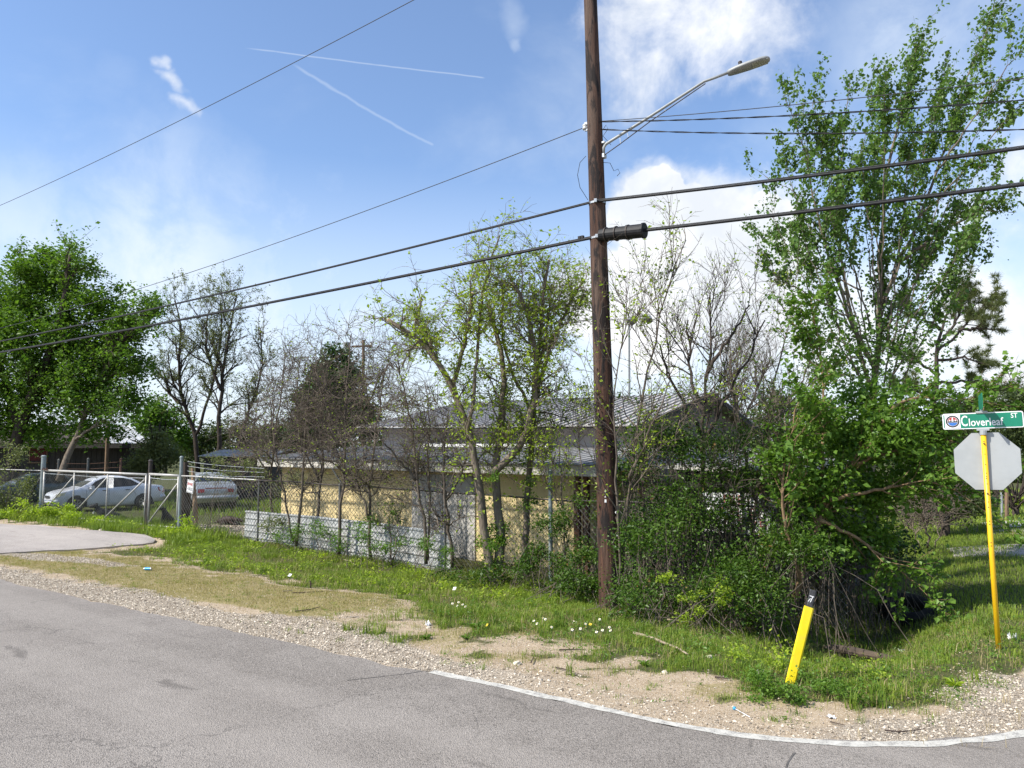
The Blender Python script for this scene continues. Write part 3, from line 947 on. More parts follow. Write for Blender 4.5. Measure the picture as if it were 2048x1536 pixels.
# insulator knob on the left side of the shaft
lft = -AV
g = G().lathe([(0, -.05), (.045, -.05), (.055, -.02), (.03, 0), (.055, .02), (.045, .05), (0, .05)], pole_at(z_w2, lft * (pole_r(z_w2) + 0.06)), UP, 12)
part('insulator', g, M_CERAM, pole, smooth=True)
g = G().box(pole_at(z_w2, lft * (pole_r(z_w2) + 0.03)), (0.07, 0.04, 0.16), AV)
part('insulator_bracket', g, M_GALV, pole)
# top insulator
g = G().lathe([(0, 0), (.03, 0), (.06, .05), (.035, .08), (.06, .12), (.03, .2), (0, .2)], pole_at(PZ_TOP - .02), UP, 12)
part('top_insulator', g, M_CERAM, pole, smooth=True)
# dangling wire ends
z0 = at(1205, 350, PY)[2]
for pts in ([(1172, 312), (1160, 325), (1155, 350), (1160, 375), (1176, 400)], [(1207, 325), (1220, 326), (1228, 342), (1236, 338), (1240, 346), (1234, 352)],
            [(1204, 262), (1212, 250), (1216, 258), (1206, 272), (1222, 290)]):
    part('loose_wire', G().tube([at(x, y, PY - 0.15) for x, y in pts], 0.005, 4), M_BLACK, pole)

# ------------------------------------------------------------------ wires
def wire(name, P0, D, px, span, dz, r, mat, label, group=None, twist=0.0, k_at=None, lash=0.0, two=False):
    P0 = np.array(P0, float); D = np.array(D, float)
    d = ray(*px)
    A = np.array([[d[0], -D[0]], [d[1], -D[1]]])
    t, k = np.linalg.solve(A, P0[:2])
    z1 = CAM_Z + t * d[2]
    # z = z0 + b k + c k^2 with z(span) = z0 + dz
    M = np.array([[k, k * k], [span, span * span]])
    b, c = np.linalg.solve(M, [z1 - P0[2], dz])
    ks = np.concatenate([np.linspace(0, 8, 60), np.linspace(8.3, span, 60)])
    C = P0[None] + ks[:, None] * D[None]
    C[:, 2] = P0[2] + b * ks + c * ks ** 2
    ro = root(name, P0, label, 'cable', group)
    nrm = np.cross(D, UP); nrm /= np.linalg.norm(nrm)
    g = G()
    if twist:
        for ph in (0, np.pi):
            off = np.cos(ks * 6 + ph)[:, None] * nrm + np.sin(ks * 6 + ph)[:, None] * UP
            kd = np.linspace(0, span, int(span * 9)); Cd = np.stack([np.interp(kd, ks, C[:, q_]) for q_ in range(3)], -1)
            off = np.cos(kd * 7 + ph)[:, None] * nrm + np.sin(kd * 7 + ph)[:, None] * UP
            g.tube(Cd + off * twist, r, 5)
    else:
        g.tube(C, r, 8)
    part('conductor' if r < 0.012 or twist else 'sheath', g, mat, ro, smooth=True)
    if lash:
        C2 = C.copy(); C2[:, 2] += r + lash
        part('support_strand', G().tube(C2, lash, 5), M_WIRE, ro, smooth=True)
    return ro, (lambda kk: np.array([P0[0] + kk * D[0], P0[1] + kk * D[1], P0[2] + b * kk + c * kk * kk]))
LW = 'overhead lines left of the pole'; RW = 'overhead lines right of the pole'
wire('overhead_wire', pole_at(PZ_TOP + .15), lft, (0, 411), 55, -0.2, 0.0085, M_WIRE, 'topmost thin wire crossing the blue sky at upper left')
wire('overhead_wire', pole_at(z_w2, lft * .17), lft, (60, 641), 55, -0.2, 0.008, M_WIRE, 'thin wire tied to the white insulator, running left', None)
g_ = wire('overhead_cable', pole_at(z_w3, fr * .13), lft, (0, 683), 55, 0.1, 0.017, M_BLACK, 'upper of the two black cables running left from the pole', lash=0.008)
w4, f4 = wire('overhead_cable', pole_at(z_w4, fr * .13), lft, (0, 705), 55, 0.2, 0.026, M_BLACK, 'thickest lower black cable running left from the pole', lash=0.007)
g = G()
for k in (0.30, 0.36):
    p = f4(k); g.box(p + np.array([0, 0, .03]), (0.05, 0.05, 0.09), AV)
part('hanger', g, M_BLACK, w4)
wire('overhead_wire', pole_at(z_w2 + .03, AV * .12), AV, (2048, 157), 40, 0.0, 0.007, M_WIRE, 'thin straight wire, highest on the right behind the street lamp')
wire('service_drop', pole_at(z_w2 + .02, AV * .12), AV, (2048, 200), 40, -0.5, 0.007, M_BLACK, 'twisted service drop just below the highest right wire', twist=0.008)
wire('service_drop', pole_at(at(1205, 263, PY)[2], AV * .12), AV, (2048, 259), 40, -1.0, 0.007, M_BLACK, 'lower twisted service drop crossing the lamp arm', twist=0.008)
wire('overhead_cable', pole_at(z_w3, fr * .13), AV, (2048, 296), 40, 0.2, 0.022, M_BLACK, 'upper thick black cable running right through the treetop', lash=0.008)
w8, f8 = wire('overhead_cable', pole_at(z_w4 + .02, fr * .13), AV, (2048, 369), 40, 0.3, 0.025, M_BLACK, 'lower thick black cable leaving the splice case rightwards', lash=0.007)
# splice case on the cable beside the pole
c0, c1 = f8(0.06), f8(0.93)
ax = (c1 - c0) / np.linalg.norm(c1 - c0)
sp_ = root('splice_case', c0, 'ribbed black cylindrical splice case on the cable at the pole', 'splice case')
g = G()
L = np.linalg.norm(c1 - c0)
prof = [(0, 0), (.052, 0), (.064, .012), (.066, .10), (.072, .105), (.072, .13), (.066, .135), (.066, .30), (.073, .305), (.073, .33), (.066, .335),
        (.066, .52), (.074, .525), (.074, .57), (.069, .575), (.069, L - .05), (.078, L - .045), (.078, L - .01), (.06, L), (0, L)]
g.lathe([(a_ * 1.75, b_) for a_, b_ in prof], c0, ax, 18)
part('housing', g, M_BLACK, sp_, smooth=False)
for kk in (.12, .32, .55):
    part('strap', G().lathe([(.1160, 0), (.1340, 0), (.1340, .016), (.1160, .016)], c0 + ax * kk, ax, 18), M_DARK, sp_)

# ------------------------------------------------------------------ street lamp on its bracket arm
zb = at(1203, 316, PY)[2]; zt = at(1205, 290, PY)[2]
a0 = pole_at(zb, AV * (pole_r(zb) + .02)); a1 = pole_at(zt, AV * (pole_r(zt) + .03))
LD = np.array([0.93, -0.37, 0.0])
def on_arm(px, py):
    d = ray(px, py)
    A = np.array([[d[0], -LD[0]], [d[1], -LD[1]]])
    t, k = np.linalg.solve(A, a1[:2])
    return np.array([a1[0] + k * LD[0], a1[1] + k * LD[1], CAM_Z + t * d[2]])
lamp = root('street_lamp', a0, 'grey street lamp on a long slanting bracket arm, unlit', 'street lamp')
pts = [a0, a0 * .4 + a1 * .6, on_arm(1212, 288), on_arm(1300, 233), on_arm(1408, 163), on_arm(1425, 157), on_arm(1460, 144)]
part('arm', G().tube(pts, [.028, .028, .027, .025, .024, .024, .024], 10), M_LAMP, lamp, smooth=True)
part('brace', G().tube([a0, on_arm(1240, 288), on_arm(1300, 243), on_arm(1411, 167)], .009, 6), M_DARK, lamp)
for x, y, x2, y2 in ((1240, 274, 1241, 287), (1255, 266, 1257, 277), (1330, 219, 1331, 223)):
    part('tie', G().tube([on_arm(x, y), on_arm(x2, y2)], .006, 5), M_GALV, lamp)
part('mounting_bracket', G().box((a0 + pole_at(zb)) / 2 + np.array([.04, 0, 0]), (0.14, 0.1, 0.07), AV), M_GALV, lamp)
part('mounting_bracket', G().box((a1 + pole_at(zt)) / 2 + np.array([.04, 0, 0]), (0.16, 0.1, 0.03), AV), M_GALV, lamp)
h0, h1 = on_arm(1455, 146), on_arm(1540, 117)
hx = (h1 - h0); HL = np.linalg.norm(hx); hx /= HL
hy = np.cross(UP, hx); hy /= np.linalg.norm(hy); hzv = np.cross(hx, hy)
sec = []
for t, wd, up_, dn in ((0, .05, .03, -.03), (.05, .075, .042, -.035), (.2, .105, .052, -.03), (.5, .13, .055, -.025), (.8, .13, .05, -.022), (.93, .105, .04, -.02), (.985, .06, .02, -.018), (1, .02, .0, -.012)):
    c = h0 + hx * HL * t
    an = np.linspace(0, math.pi, 9)
    ringp = [c + hy * wd * math.cos(a) + hzv * (up_ * math.sin(a) ** .7) for a in an]
    ringp += [c - hy * wd * .96 + hzv * dn, c + hy * wd * .96 + hzv * dn]
    sec.append(ringp)
sec = np.array(sec); kk = sec.shape[1]
i = np.arange(len(sec) - 1)[:, None]; q = np.arange(kk)[None]
F = np.stack([i * kk + q, (i + 1) * kk + q, (i + 1) * kk + (q + 1) % kk, i * kk + (q + 1) % kk], -1).reshape(-1, 4)
part('lamp_head', G().add(sec.reshape(-1, 3), [F, np.arange(kk)[None], np.arange((len(sec) - 1) * kk, len(sec) * kk)[None]]), M_LAMP, lamp, smooth=True)
part('lens', G().box(h0 + hx * HL * .76 - hzv * .027, (HL * .36, .19, .012), hx, hzv), pmat('led_lens', (0.16, 0.16, 0.15), (0.5, 0.5, 0.45), 0.2, 0, 60), lamp)
part('photocell', G().lathe([(.034, 0), (.034, .085), (.026, .092), (0, .092)], h0 + hx * HL * .33 + hzv * .035, hzv, 12), M_DARK, lamp)

# ------------------------------------------------------------------ street name and stop sign on one yellow post
sb = gpx(1997, 1298)
stp = at(1966.5, 868, sb[1] - 0.02)
sd = (stp - sb); SLn = np.linalg.norm(sd); sd /= SLn
sign = root('street_sign', sb, 'yellow post carrying a green street name plate and the back of a stop sign', 'street sign')
g = G().tube([sb - sd * .25, stp], .031, 14)
part('post', g, M_YEL, sign, smooth=True)
SU = np.array([math.cos(R(31)), -math.sin(R(31)), 0.0])
SNr = np.array([-math.sin(R(31)), -math.cos(R(31)), 0.0])     # towards the viewer
g = G()
for f in (.965, .905, .855, .815, .80, .79, .765, .715, .68, .655, .59, .575, .49, .475):
    c = sb + sd * SLn * f + SNr * .0305
    g.lathe([(0, 0.0025), (.0065, 0.0025), (.0065, -.004)], c, SNr, 8)
part('hole', g, M_INK, sign, kind='stuff')
# stop sign seen from behind
oc = at(1973.5, 922, sb[1] + .06)
ap = 0.362
rr = ap / math.cos(math.pi / 8)
tilt = sd - SNr * np.dot(sd, SNr); tilt /= np.linalg.norm(tilt)
ux = np.cross(tilt, SNr); ux /= np.linalg.norm(ux)
fo = (oc[2] - sb[2]) / (stp[2] - sb[2])
oc = sb + sd * SLn * fo - SNr * 0.037 + SU * 0.022
octp = [oc + ux * rr * math.cos(math.pi / 8 + k * math.pi / 4) + tilt * rr * math.sin(math.pi / 8 + k * math.pi / 4) for k in range(8)]
part('stop_sign_plate', G().poly([p - SNr * .004 for p in octp], SNr * .004), M_ALU, sign, label='bare grey back of the octagonal stop sign')
oc2 = [oc + (p - oc) * .985 for p in octp]
part('stop_sign_face', G().poly([p - SNr * .008 for p in oc2], SNr * .003), M_RED, sign)
for f in (.955, .72):
    c = sb + sd * SLn * f + SNr * .031
    part('bolt', G().lathe([(0, .012), (.009, .012), (.011, 0)], c, SNr, 6), M_RUST, sign)
# bracket cap and green plate
part('cap_bracket', G().tube([stp - sd * .01, stp + sd * .045], .041, 12).box(stp + sd * .058, (0.14, 0.045, 0.03), SU), M_ALU, sign)
bw, bh = 0.885, 0.205
SU2 = SU * math.cos(R(1.2)) + UP * math.sin(R(1.2))
SUPV = np.cross(SNr, SU2); SUPV /= np.linalg.norm(SUPV)
bc = stp + sd * .058 + SUPV * (bh / 2 + .012) + SU * .0
def plate(c, w_, h_, th, X, Y, Nn, rad=.025):
    pts = []
    for cx, cy, a0_ in ((w_ / 2 - rad, h_ / 2 - rad, 0), (-w_ / 2 + rad, h_ / 2 - rad, 90), (-w_ / 2 + rad, -h_ / 2 + rad, 180), (w_ / 2 - rad, -h_ / 2 + rad, 270)):
        for a in np.linspace(R(a0_), R(a0_ + 90), 6):
            pts.append(c + X * (cx + rad * math.cos(a)) + Y * (cy + rad * math.sin(a)))
    return G().poly([p - Nn * th for p in pts], Nn * th)
npl = part('name_plate', plate(bc, bw, bh, .006, SU2, SUPV, SNr), M_WHITE, sign, label='street name plate reading Cloverleaf ST')
part('green_field', plate(bc + SNr * .003, bw - .026, bh - .026, .002, SU2, SUPV, SNr, .015), M_GREENSIGN, npl)
def onp(x, y, z=.0055):
    return bc + SU2 * x + SUPV * y + SNr * z
part('emblem_panel', plate(onp(-bw / 2 + .113, 0, .005), .175, bh - .028, .001, SU2, SUPV, SNr, .004), M_WHITE, npl)
ec = onp(-bw / 2 + .113, 0, .0065)
def disc(c, r0, r1, a0_, a1_, z, k=20):
    aa = np.linspace(a0_, a1_, k)
    o_ = [c + SU2 * r1 * math.cos(a) + SUPV * r1 * math.sin(a) + SNr * z for a in aa]
    if r0 > 0: o_ += [c + SU2 * r0 * math.cos(a) + SUPV * r0 * math.sin(a) + SNr * z for a in aa[::-1]]
    return G().poly(o_)
g = disc(ec, .060, .077, 0, math.pi, 0); 
g2 = disc(ec, .060, .077, math.pi, 2 * math.pi, 0)
for V_, F_ in zip(g2.V, [g2.F]): g.add(V_, F_)
part('emblem_ring', g, M_INK, npl)
part('emblem_red_top', disc(ec, 0, .055, R(12), R(168), .0004), M_RED, npl)
part('emblem_blue_base', disc(ec, 0, .055, R(198), R(342), .0004), M_BLUE, npl)
g = G().poly([ec + SU2 * x + SUPV * y + SNr * .0010 for x, y in ((-.011, 0), (.011, 0), (.006, .045), (0, .058), (-.006, .045))])
g.poly([ec + SU2 * x + SUPV * y + SNr * .0012 for x, y in ((-.045, .004), (-.03, .03), (-.024, .004))])
g.poly([ec + SU2 * x + SUPV * y + SNr * .0012 for x, y in ((.024, .004), (.03, .03), (.045, .004))])
part('emblem_monument', g, M_WHITE, npl)
part('emblem_band', G().poly([ec + SU2 * x + SUPV * y + SNr * .0008 for x, y in ((-.056, -.012), (.056, -.012), (.054, .008), (-.054, .008))]), M_INK, npl)
text_part('C', onp(-.198, .002), SU2, SUPV, .072, .138, M_WHITE, npl, .012)
text_part('loverleaf', onp(.040, -.018), SU2, SUPV, .375, .100, M_WHITE, npl, .012)
text_part('ST', onp(.345, .050), SU2, SUPV, .070, .062, M_WHITE, npl, .010)
part('plate_clip', G().box(bc + SUPV * (bh / 2 + .006), (0.13, 0.04, 0.022), SU2), M_ALU, sign)
# crossing name plate, seen edge-on
cpx = bc + SUPV * (bh / 2 + .13) - SNr * .02 + SU * .0
cdir = SNr * math.cos(R(3)) + SU * math.sin(R(3)); 
cnr = np.cross(UP, cdir)
part('cross_name_plate', plate(cpx, .70, .205, .006, cdir, UP, cnr), M_GREENSIGN, sign, label='crossing street name plate seen edge-on')
part('bolt_pin', G().tube([bc + SUPV * (bh / 2 + .015), bc + SUPV * (bh / 2 + .04)], .012, 8), M_GALV, sign)

# ------------------------------------------------------------------ leaning yellow marker post
mb = gpx(1581, 1366)
mt = at(1627, 1180, mb[1] + .06)
md = mt - mb; ML = np.linalg.norm(md); md /= ML
mk = root('marker_post', mb, 'leaning yellow utility marker post with a black top', 'marker post')
fx = np.array([.93, -.12, 0]); fx = fx - md * np.dot(fx, md); fx /= np.linalg.norm(fx)
fy = np.cross(md, fx)
def prismpost(f0, f1, w_, d_):
    g = G()
    prof = [(-w_ * .5, -d_ * .12), (-w_ * .42, -d_ * .5), (w_ * .24, -d_ * .5), (w_ * .38, -d_ * .34), (w_ * .5, d_ * .2), (w_ * .4, d_ * .5), (-w_ * .35, d_ * .5)]
    P = [mb + md * (ML * f0) + fx * x + fy * y for x, y in prof]
    return g.poly(P, md * (ML * (f1 - f0)))
part('sleeve', prismpost(-.12, .815, .112, .085), M_LEMON, mk)
part('black_cap', prismpost(.80, 1.0, .074, .055), pmat('weathered_black_plastic', (0.03, 0.03, 0.033), (0.075, 0.075, 0.075), 0.6, 0, 14), mk)
c = mb + md * ML * .90 - fy * .030 - fx * .008
g = G().box(c + md * .030, (.046, .002, .009), fx, md).box(c + fx * .004 - md * .004, (.009, .002, .06), fx, md * .98 + fx * .2).box(c - fx * .016 - md * .014, (.008, .002, .042), fx, md * .9 + fx * .4)
part('white_mark', g, M_WHITE, mk)
part('collar_edge', G().box(mb + md * ML * .835 - fx * .044, (.006, .03, .11), fx, md), M_DARK, mk)
# ------------------------------------------------------------------ chain-link fence along n = 14.1
FN = 14.1
def ftop(s):
    return (np.interp(s, [-46, -32, -22, -17, -12, -9, -4, 0], [1.72, 1.70, 1.66, 1.58, 1.48, 1.39, 1.44, 1.50]))
def fpt(s, z, dn=0.0):
    return W(s, FN + dn, z)
def s_at(px, n=FN):
    u = (px - 1024.0) / FPX / math.cos(PITCH)
    Y = n / (CA + SA * u)
    return Y * (u * CA - SA)
def link_mesh(s0, s1, zb, zt, dn=0.0, pitch=0.105, r=0.0030):
    """two families of slanting wires clipped to the panel: zb(s), zt(s)"""
    g = G(); P = []
    H = 2.4
    s = s0 - H
    while s < s1 + H:
        for sg in (1, -1):
            a = s if sg > 0 else s + H
            ts = np.linspace(0, H, 33)
            ss = a + sg * ts
            zz = -0.55 + ts
            ok = (ss >= s0) & (ss <= s1)
            if ok.sum() < 2: continue
            lo = zb(ss); hi = zt(ss)
            ok &= (zz >= lo - 0.03) & (zz <= hi)
            if ok.sum() < 2: continue
            k = np.where(ok)[0]
            wob = dn + 0.012 * math.sin(s * 9)
            P.append([fpt(ss[k[0]], zz[k[0]], wob), fpt(ss[k[-1]], zz[k[-1]], wob + 0.004 * sg)])
        s += pitch
    g.tubes(np.array(P), np.full((len(P), 2), r), 3)
    return g
def post(s, z0, z1, r, mat, rt_, name='post', cap=True, dn=0.0, lean=0.0, label=None):
    p0 = fpt(s, z0, dn); p1 = fpt(s + lean, z1, dn)
    ax = (p1 - p0); L = np.linalg.norm(ax); ax /= L
    g = G().lathe([(0, 0), (r, 0), (r, L - .03), (r * 1.18, L - .028), (r * 1.18, L), (r * .7, L + .03), (0, L + .035)], p0, ax, 12)
    return part(name, g, mat, rt_, smooth=False, label=label)
_HS = np.linspace(-50, 5, 600); _HZ = hz(_HS, np.full(600, FN))
hgt = lambda s: np.interp(s, _HS, _HZ)
# right-hand run, from the gate to the thicket
S_G0, S_GM, S_G1 = s_at(95), s_at(300), s_at(368)
fr_ = root('chain_link_fence', fpt(S_G1, hgt(S_G1)), 'long chain-link fence from the gate past the yellow shed into the thicket', 'fence')
S_END = -2.9
part('mesh', link_mesh(S_G1, S_END, lambda s: hgt(s), lambda s: ftop(s) - .03, pitch=.135, r=.005), M_CHAIN, fr_, kind='stuff')
def rail(s0, s1, zf, r, mat, rt_, name='top_rail', n=12, dn=0.0):
    ss = np.linspace(s0, s1, n)
    return part(name, G().tube([fpt(s, zf(s), dn) for s in ss], r, 8), mat, rt_, smooth=True)
rail(S_G1, s_at(524), ftop, .024, M_RAIL, fr_)
rail(s_at(524), S_END, lambda s: ftop(s) + .012 * math.sin(s * 1.7), .019, M_DARK, fr_)
rail(S_G1, S_END, lambda s: hgt(s) + .06, .006, M_RUST, fr_, 'bottom_wire', 30)
M_DPOST = pmat('vine_stained_post', (0.115, 0.12, 0.115), (0.06, 0.06, 0.055), 0.7, 0.2, 9, stretch=(1, 1, .4))
for px, z1, r, m_ in ((369, None, .052, M_POST), (524, 0, .03, M_DPOST), (686, .02, .045, M_DPOST), (893, 0, .032, M_DPOST), (1100, .62, .045, M_POST), (1330, .0, .035, M_DPOST), (1545, 0.1, .045, M_DPOST)):
    s = s_at(px)
    top_ = at(371, 914, W(s, FN)[1])[2] if z1 is None else ftop(s) + z1
    post(s, hgt(s) - .3, top_, r, m_, fr_, lean=(-.03 if px == 686 else 0))
for k, (ya, yb) in enumerate(((923, 945), (932, 953), (942, 962))):
    a = at(375, ya, W(s_at(375), FN)[1]); b_ = at(528, yb - 8, W(s_at(528), FN)[1])
    mid = (a + b_) / 2 - np.array([0, 0, .03 + .02 * k])
    part('barbed_wire', G().tube([a, (a + mid) / 2 - np.array([0, 0, .012]), mid, (b_ + mid) / 2, b_], .006, 4), M_GALV, fr_)
part('angle_arm', G().beam(fpt(s_at(690), ftop(s_at(690))), fpt(s_at(668), ftop(s_at(690)) + .42), .03, .03), M_DPOST, fr_)

# left-hand run
fl = root('chain_link_fence', fpt(S_G0, hgt(S_G0)), 'short run of chain-link fence at the far left, overgrown with weeds', 'fence')
part('mesh', link_mesh(-46, S_G0, lambda s: hgt(s), lambda s: ftop(s) - .03), M_CHAIN, fl, kind='stuff')
rail(-46, S_G0, ftop, .022, M_RAIL, fl)
ys = W(S_G0, FN)[1]
post(S_G0, hgt(S_G0) - .3, at(99, 912, ys)[2], .085, M_POST, fl, lean=.03, label='stout grey-green gate post')
post(-36.5, -.2, ftop(-36.5), .03, M_DPOST, fl)
post(-41, -.2, ftop(-41), .03, M_DPOST, fl)
part('brace', G().beam(fpt(S_G0 - .15, 1.45), fpt(S_G0 - 1.6, .1), .04, .04), M_DPOST, fl)

# double gate: wide left leaf, narrow right leaf
def leaf(s0, s1, label, verts, diags, zb0=0.10):
    zt_ = lambda s: ftop(s) + .02
    zb_ = lambda s: hgt(s) + zb0
    r_ = root('gate_leaf', fpt(s0, hgt(s0)), label, 'gate')
    part('mesh', link_mesh(s0 + .03, s1 - .03, zb_, lambda s: ftop(s) - .06, -.01), M_CHAIN, r_, kind='stuff')
    part('top_rail', G().tube([fpt(s0, zt_(s0)), fpt(s1, zt_(s1) - .02)], .042, 10), M_RAIL, r_, smooth=True)
    part('bottom_rail', G().tube([fpt(s0, zb_(s0)), fpt(s1, zb_(s1))], .026, 8), M_RAIL, r_, smooth=True)
    part('tension_wire', G().tube([fpt(s0, zt_(s0) - .12), fpt((s0 + s1) / 2, zt_(s1) - .15), fpt(s1, zt_(s1) - .14)], .009, 5), M_GALV, r_)
    for s in (s0 + .02, s1 - .02):
        part('stile', G().tube([fpt(s, zb_(s) - .03), fpt(s, zt_(s))], .032, 8), M_RAIL, r_, smooth=True)
    for s in verts:
        part('upright', G().tube([fpt(s, zb_(s)), fpt(s, zt_(s))], .024, 8), M_RAIL, r_, smooth=True)
    for (sa, za, sb_, zb2) in diags:
        part('diagonal_brace', G().tube([fpt(sa, za), fpt(sb_, zb2)], .024, 8), M_RAIL, r_, smooth=True)
    return r_
def sv(px): return s_at(px)
gl = leaf(S_G0 + .12, s_at(301), 'wide left leaf of the chain-link gate with diagonal braces', [sv(158), sv(224)],
     [(sv(100), .14, sv(158), 1.55), (sv(161), .2, sv(224), 1.55), (sv(221), .12, sv(297), 1.5)])
part('padlock', G().box(fpt(sv(302), .72, -.06), (.09, .05, .10), AV).tube([fpt(sv(302) - .03, .77, -.06), fpt(sv(302) - .03, .85, -.06), fpt(sv(302) + .03, .85, -.06), fpt(sv(302) + .03, .77, -.06)], .01, 5), M_RAIL, gl)
g = G()
for k in range(7):
    g.lathe([(.035, -.012), (.05, 0), (.035, .012), (.02, 0), (.035, -.012)], fpt(S_G0 + .12 + k * .065, ftop(S_G0) + .05 + .03 * math.sin(k * 1.7), -.06), AV if k % 2 else UP, 8)
part('chain', g, M_RUST, gl, kind='stuff')
gr_ = leaf(sv(307), sv(365), 'narrow right leaf of the chain-link gate', [], [(sv(309), .12, sv(363), 1.42)])
ps = root('gate_stop_post', fpt(sv(302), hgt(sv(302))), 'slim black post between the two gate leaves', 'post')
post(sv(303.5), hgt(S_GM) - .3, at(303, 921, W(S_GM, FN)[1])[2], .062, M_DARK, ps, 'shaft', dn=.04, lean=.06)
# back posts with wires behind the gate
for px, yt, lb in ((113, 922, 'rusty capped post behind the gate, beside the stout gate post'), (172, 920, 'grey capped post behind the wide gate leaf'), (238, 920, 'red-brown capped post behind the wide gate leaf')):
    Yb = 36.6
    pbk = at(px, 1010, Yb); pbk[2] = hz(*SN(pbk))
    rp = root('yard_post', pbk, lb, 'post')
    tp = at(px, yt, Yb)
    part('shaft', G().lathe([(0, 0), (.05, 0), (.05, tp[2] - pbk[2]), (.07, tp[2] - pbk[2] + .04), (0, tp[2] - pbk[2] + .12)], pbk, UP, 10), M_RUST if px == 238 else M_DPOST, rp)
a, b_ = at(113, 927, 36.6), at(238, 924, 36.6)
yw = root('yard_wire', a, 'two sagging wires strung between the posts behind the gate', 'wire')
for dz in (0, -.25):
    part('strand', G().tube([a + UP * dz, (a + b_) / 2 + UP * (dz - .05), b_ + UP * dz], .008, 4), M_RUST, yw)

# timber post behind the fence, leaning pole
s = s_at(376, 14.6); p = W(s, 14.62, hz(s, 14.6))
tp = root('timber_post', p, 'thick dark timber post behind the grey gate post', 'post')
h_ = at(385, 924, p[1])[2] - p[2]
g = G()
zs_ = np.linspace(-.2, h_, 9)
part('trunk', g.tube([p + np.array([.02 * math.sin(z * 2), .01, z]) for z in zs_], [.19, .185, .18, .18, .175, .17, .14, .12, .10], 9), pmat('dark_bark_post', (0.075, 0.055, 0.04), (0.03, 0.024, 0.02), 0.9, 0, 8, stretch=(1, 1, .15), bump=.8, bscale=24), tp)
s = s_at(402, 14.5); b0 = P3(s, 14.5); t0 = at(385, 936, b0[1] + .25)
part('leaning_pole', G().tube([b0, b0 * .6 + t0 * .4 + np.array([.02, 0, 0]), t0], [.085, .075, .05], 9), M_TANWOOD, base=b0, label='pale peeled pole leaning behind the fence under the warning sign', cat='pole')
# small plank and stones by the gate
pk = gpx(267, 1063)
part('plank', G().box(pk + np.array([0, 0, .06]), (.62, .12, .05), (.95, .3, .12)), M_TANWOOD, base=pk, label='short pale board lying at the foot of the gate', cat='board')

# signs on the fence
def board(name, cpx, w_, h_, dn, rot, mat, label, cat='sign'):
    s = s_at(cpx[0], FN + dn)
    c = W(s, FN + dn); c = at(cpx[0], cpx[1], c[1])
    X = AV * math.cos(rot) + UP * math.sin(rot); Y = np.cross(-NV, X) ; Y = -AV * math.sin(rot) + UP * math.cos(rot)
    r_ = root(name, c, label, cat)
    pts = [c + X * (w_ / 2 * a) + Y * (h_ / 2 * b) for a, b in ((-1, -1), (1, -1), (1, 1), (-1, 1))]
    part('panel', G().poly([q + NV * .004 for q in pts], -NV * .004), mat, r_)
    return r_, c, X, Y
r_, c, X, Y = board('warning_sign', (380.5, 973), .36, .40, -.10, R(-7), M_WHITE, 'white beware of dog sign tilted on the fence by the gate')
fN = -NV * .006
for q, (w_, h_, oy, mt_) in enumerate(((.33, .37, 0, M_INK), (.30, .34, 0, M_WHITE))):
    pts = [c + X * (w_ / 2 * a) + Y * (h_ / 2 * b + oy) + fN + (-NV) * .0015 * q for a, b in ((-1, -1), (1, -1), (1, 1), (-1, 1))]
    part('border' if q == 0 else 'face', G().poly(pts), mt_, r_)
text_part('BEWARE', c + Y * .075 + fN * 2, X, Y, .27, .10, M_RED, r_, .015)
text_part('of', c - Y * .07 - X * .105 + fN * 2, X, Y, .045, .06, M_INK, r_, .01)
text_part('DOG', c - Y * .075 + X * .035 + fN * 2, X, Y, .195, .11, M_INK, r_, .015)
r_, c, X, Y = board('notice', (222, 964), .34, .42, -.07, R(1), M_WHITE, 'small white notice with faded print wired to the gate')
M_FADE = pmat('faded_print', (0.42, 0.42, 0.44), (0.6, 0.6, 0.6), 0.6, 0, 40)
g = G()
rg = np.random.default_rng(4)
for row, (yy, hh) in enumerate(((.10, .035), (.055, .02), (.0, .045), (-.055, .02))):
    x = -.11
    while x < .10:
        w_ = rg.uniform(.012, .03)
        g.box(c + X * (x + w_ / 2) + Y * (yy + rg.uniform(-.004, .004)) - NV * .006, (w_, .001, hh), X, Y)
        x += w_ + rg.uniform(.006, .014)
part('faded_print', g, M_FADE, r_, kind='stuff')

# ------------------------------------------------------------------ corrugated sheets behind the fence
M_SHEET = pmat('white_painted_sheet_iron', (0.52, 0.525, 0.51), (0.38, 0.385, 0.375), 0.5, 0.1, 4, dirt=(0.30, 0.25, 0.19), dirt_amt=0.45)
def sheet(s0, s1, z0a, z1a, z0b, z1b, n_, label):
    ss = np.linspace(s0, s1, 30)
    v = []
    prof = []
    nr = 5
    for k in range(nr):
        b = k / nr
        prof += [(b, 0), (b + .13, 0), (b + .145, .028), (b + .175, .03), (b + .19, 0)]
    prof.append((1, 0))
    prof = np.array(prof)
    for s in ss:
        f = (s - s0) / (s1 - s0)
        zl = z0a + (z0b - z0a) * f; zh = z1a + (z1b - z1a) * f
        z = zl + (zh - zl) * prof[:, 0]
        nn = n_ - prof[:, 1] + .02 * math.sin(s * 2.1) + prof[:, 0] * .05
        v.append(W(np.full(len(z), s), nn, z))
    c = W(s0, n_, z0a)
    return part('corrugated_sheet', G().grid(np.array(v).reshape(-1, 3), len(ss), len(prof)), M_SHEET, base=c, label=label, cat='metal sheet', group='corrugated sheets propped along the fence')
sheet(s_at(494, 14.3), s_at(648, 14.3), -.19, .69, -.28, .66, 14.34, 'white corrugated sheet at the left end of the row, nearest the gate')
sheet(s_at(636, 14.3), s_at(790, 14.3), -.27, .67, -.36, .60, 14.29, 'white corrugated sheet in the middle of the propped row')
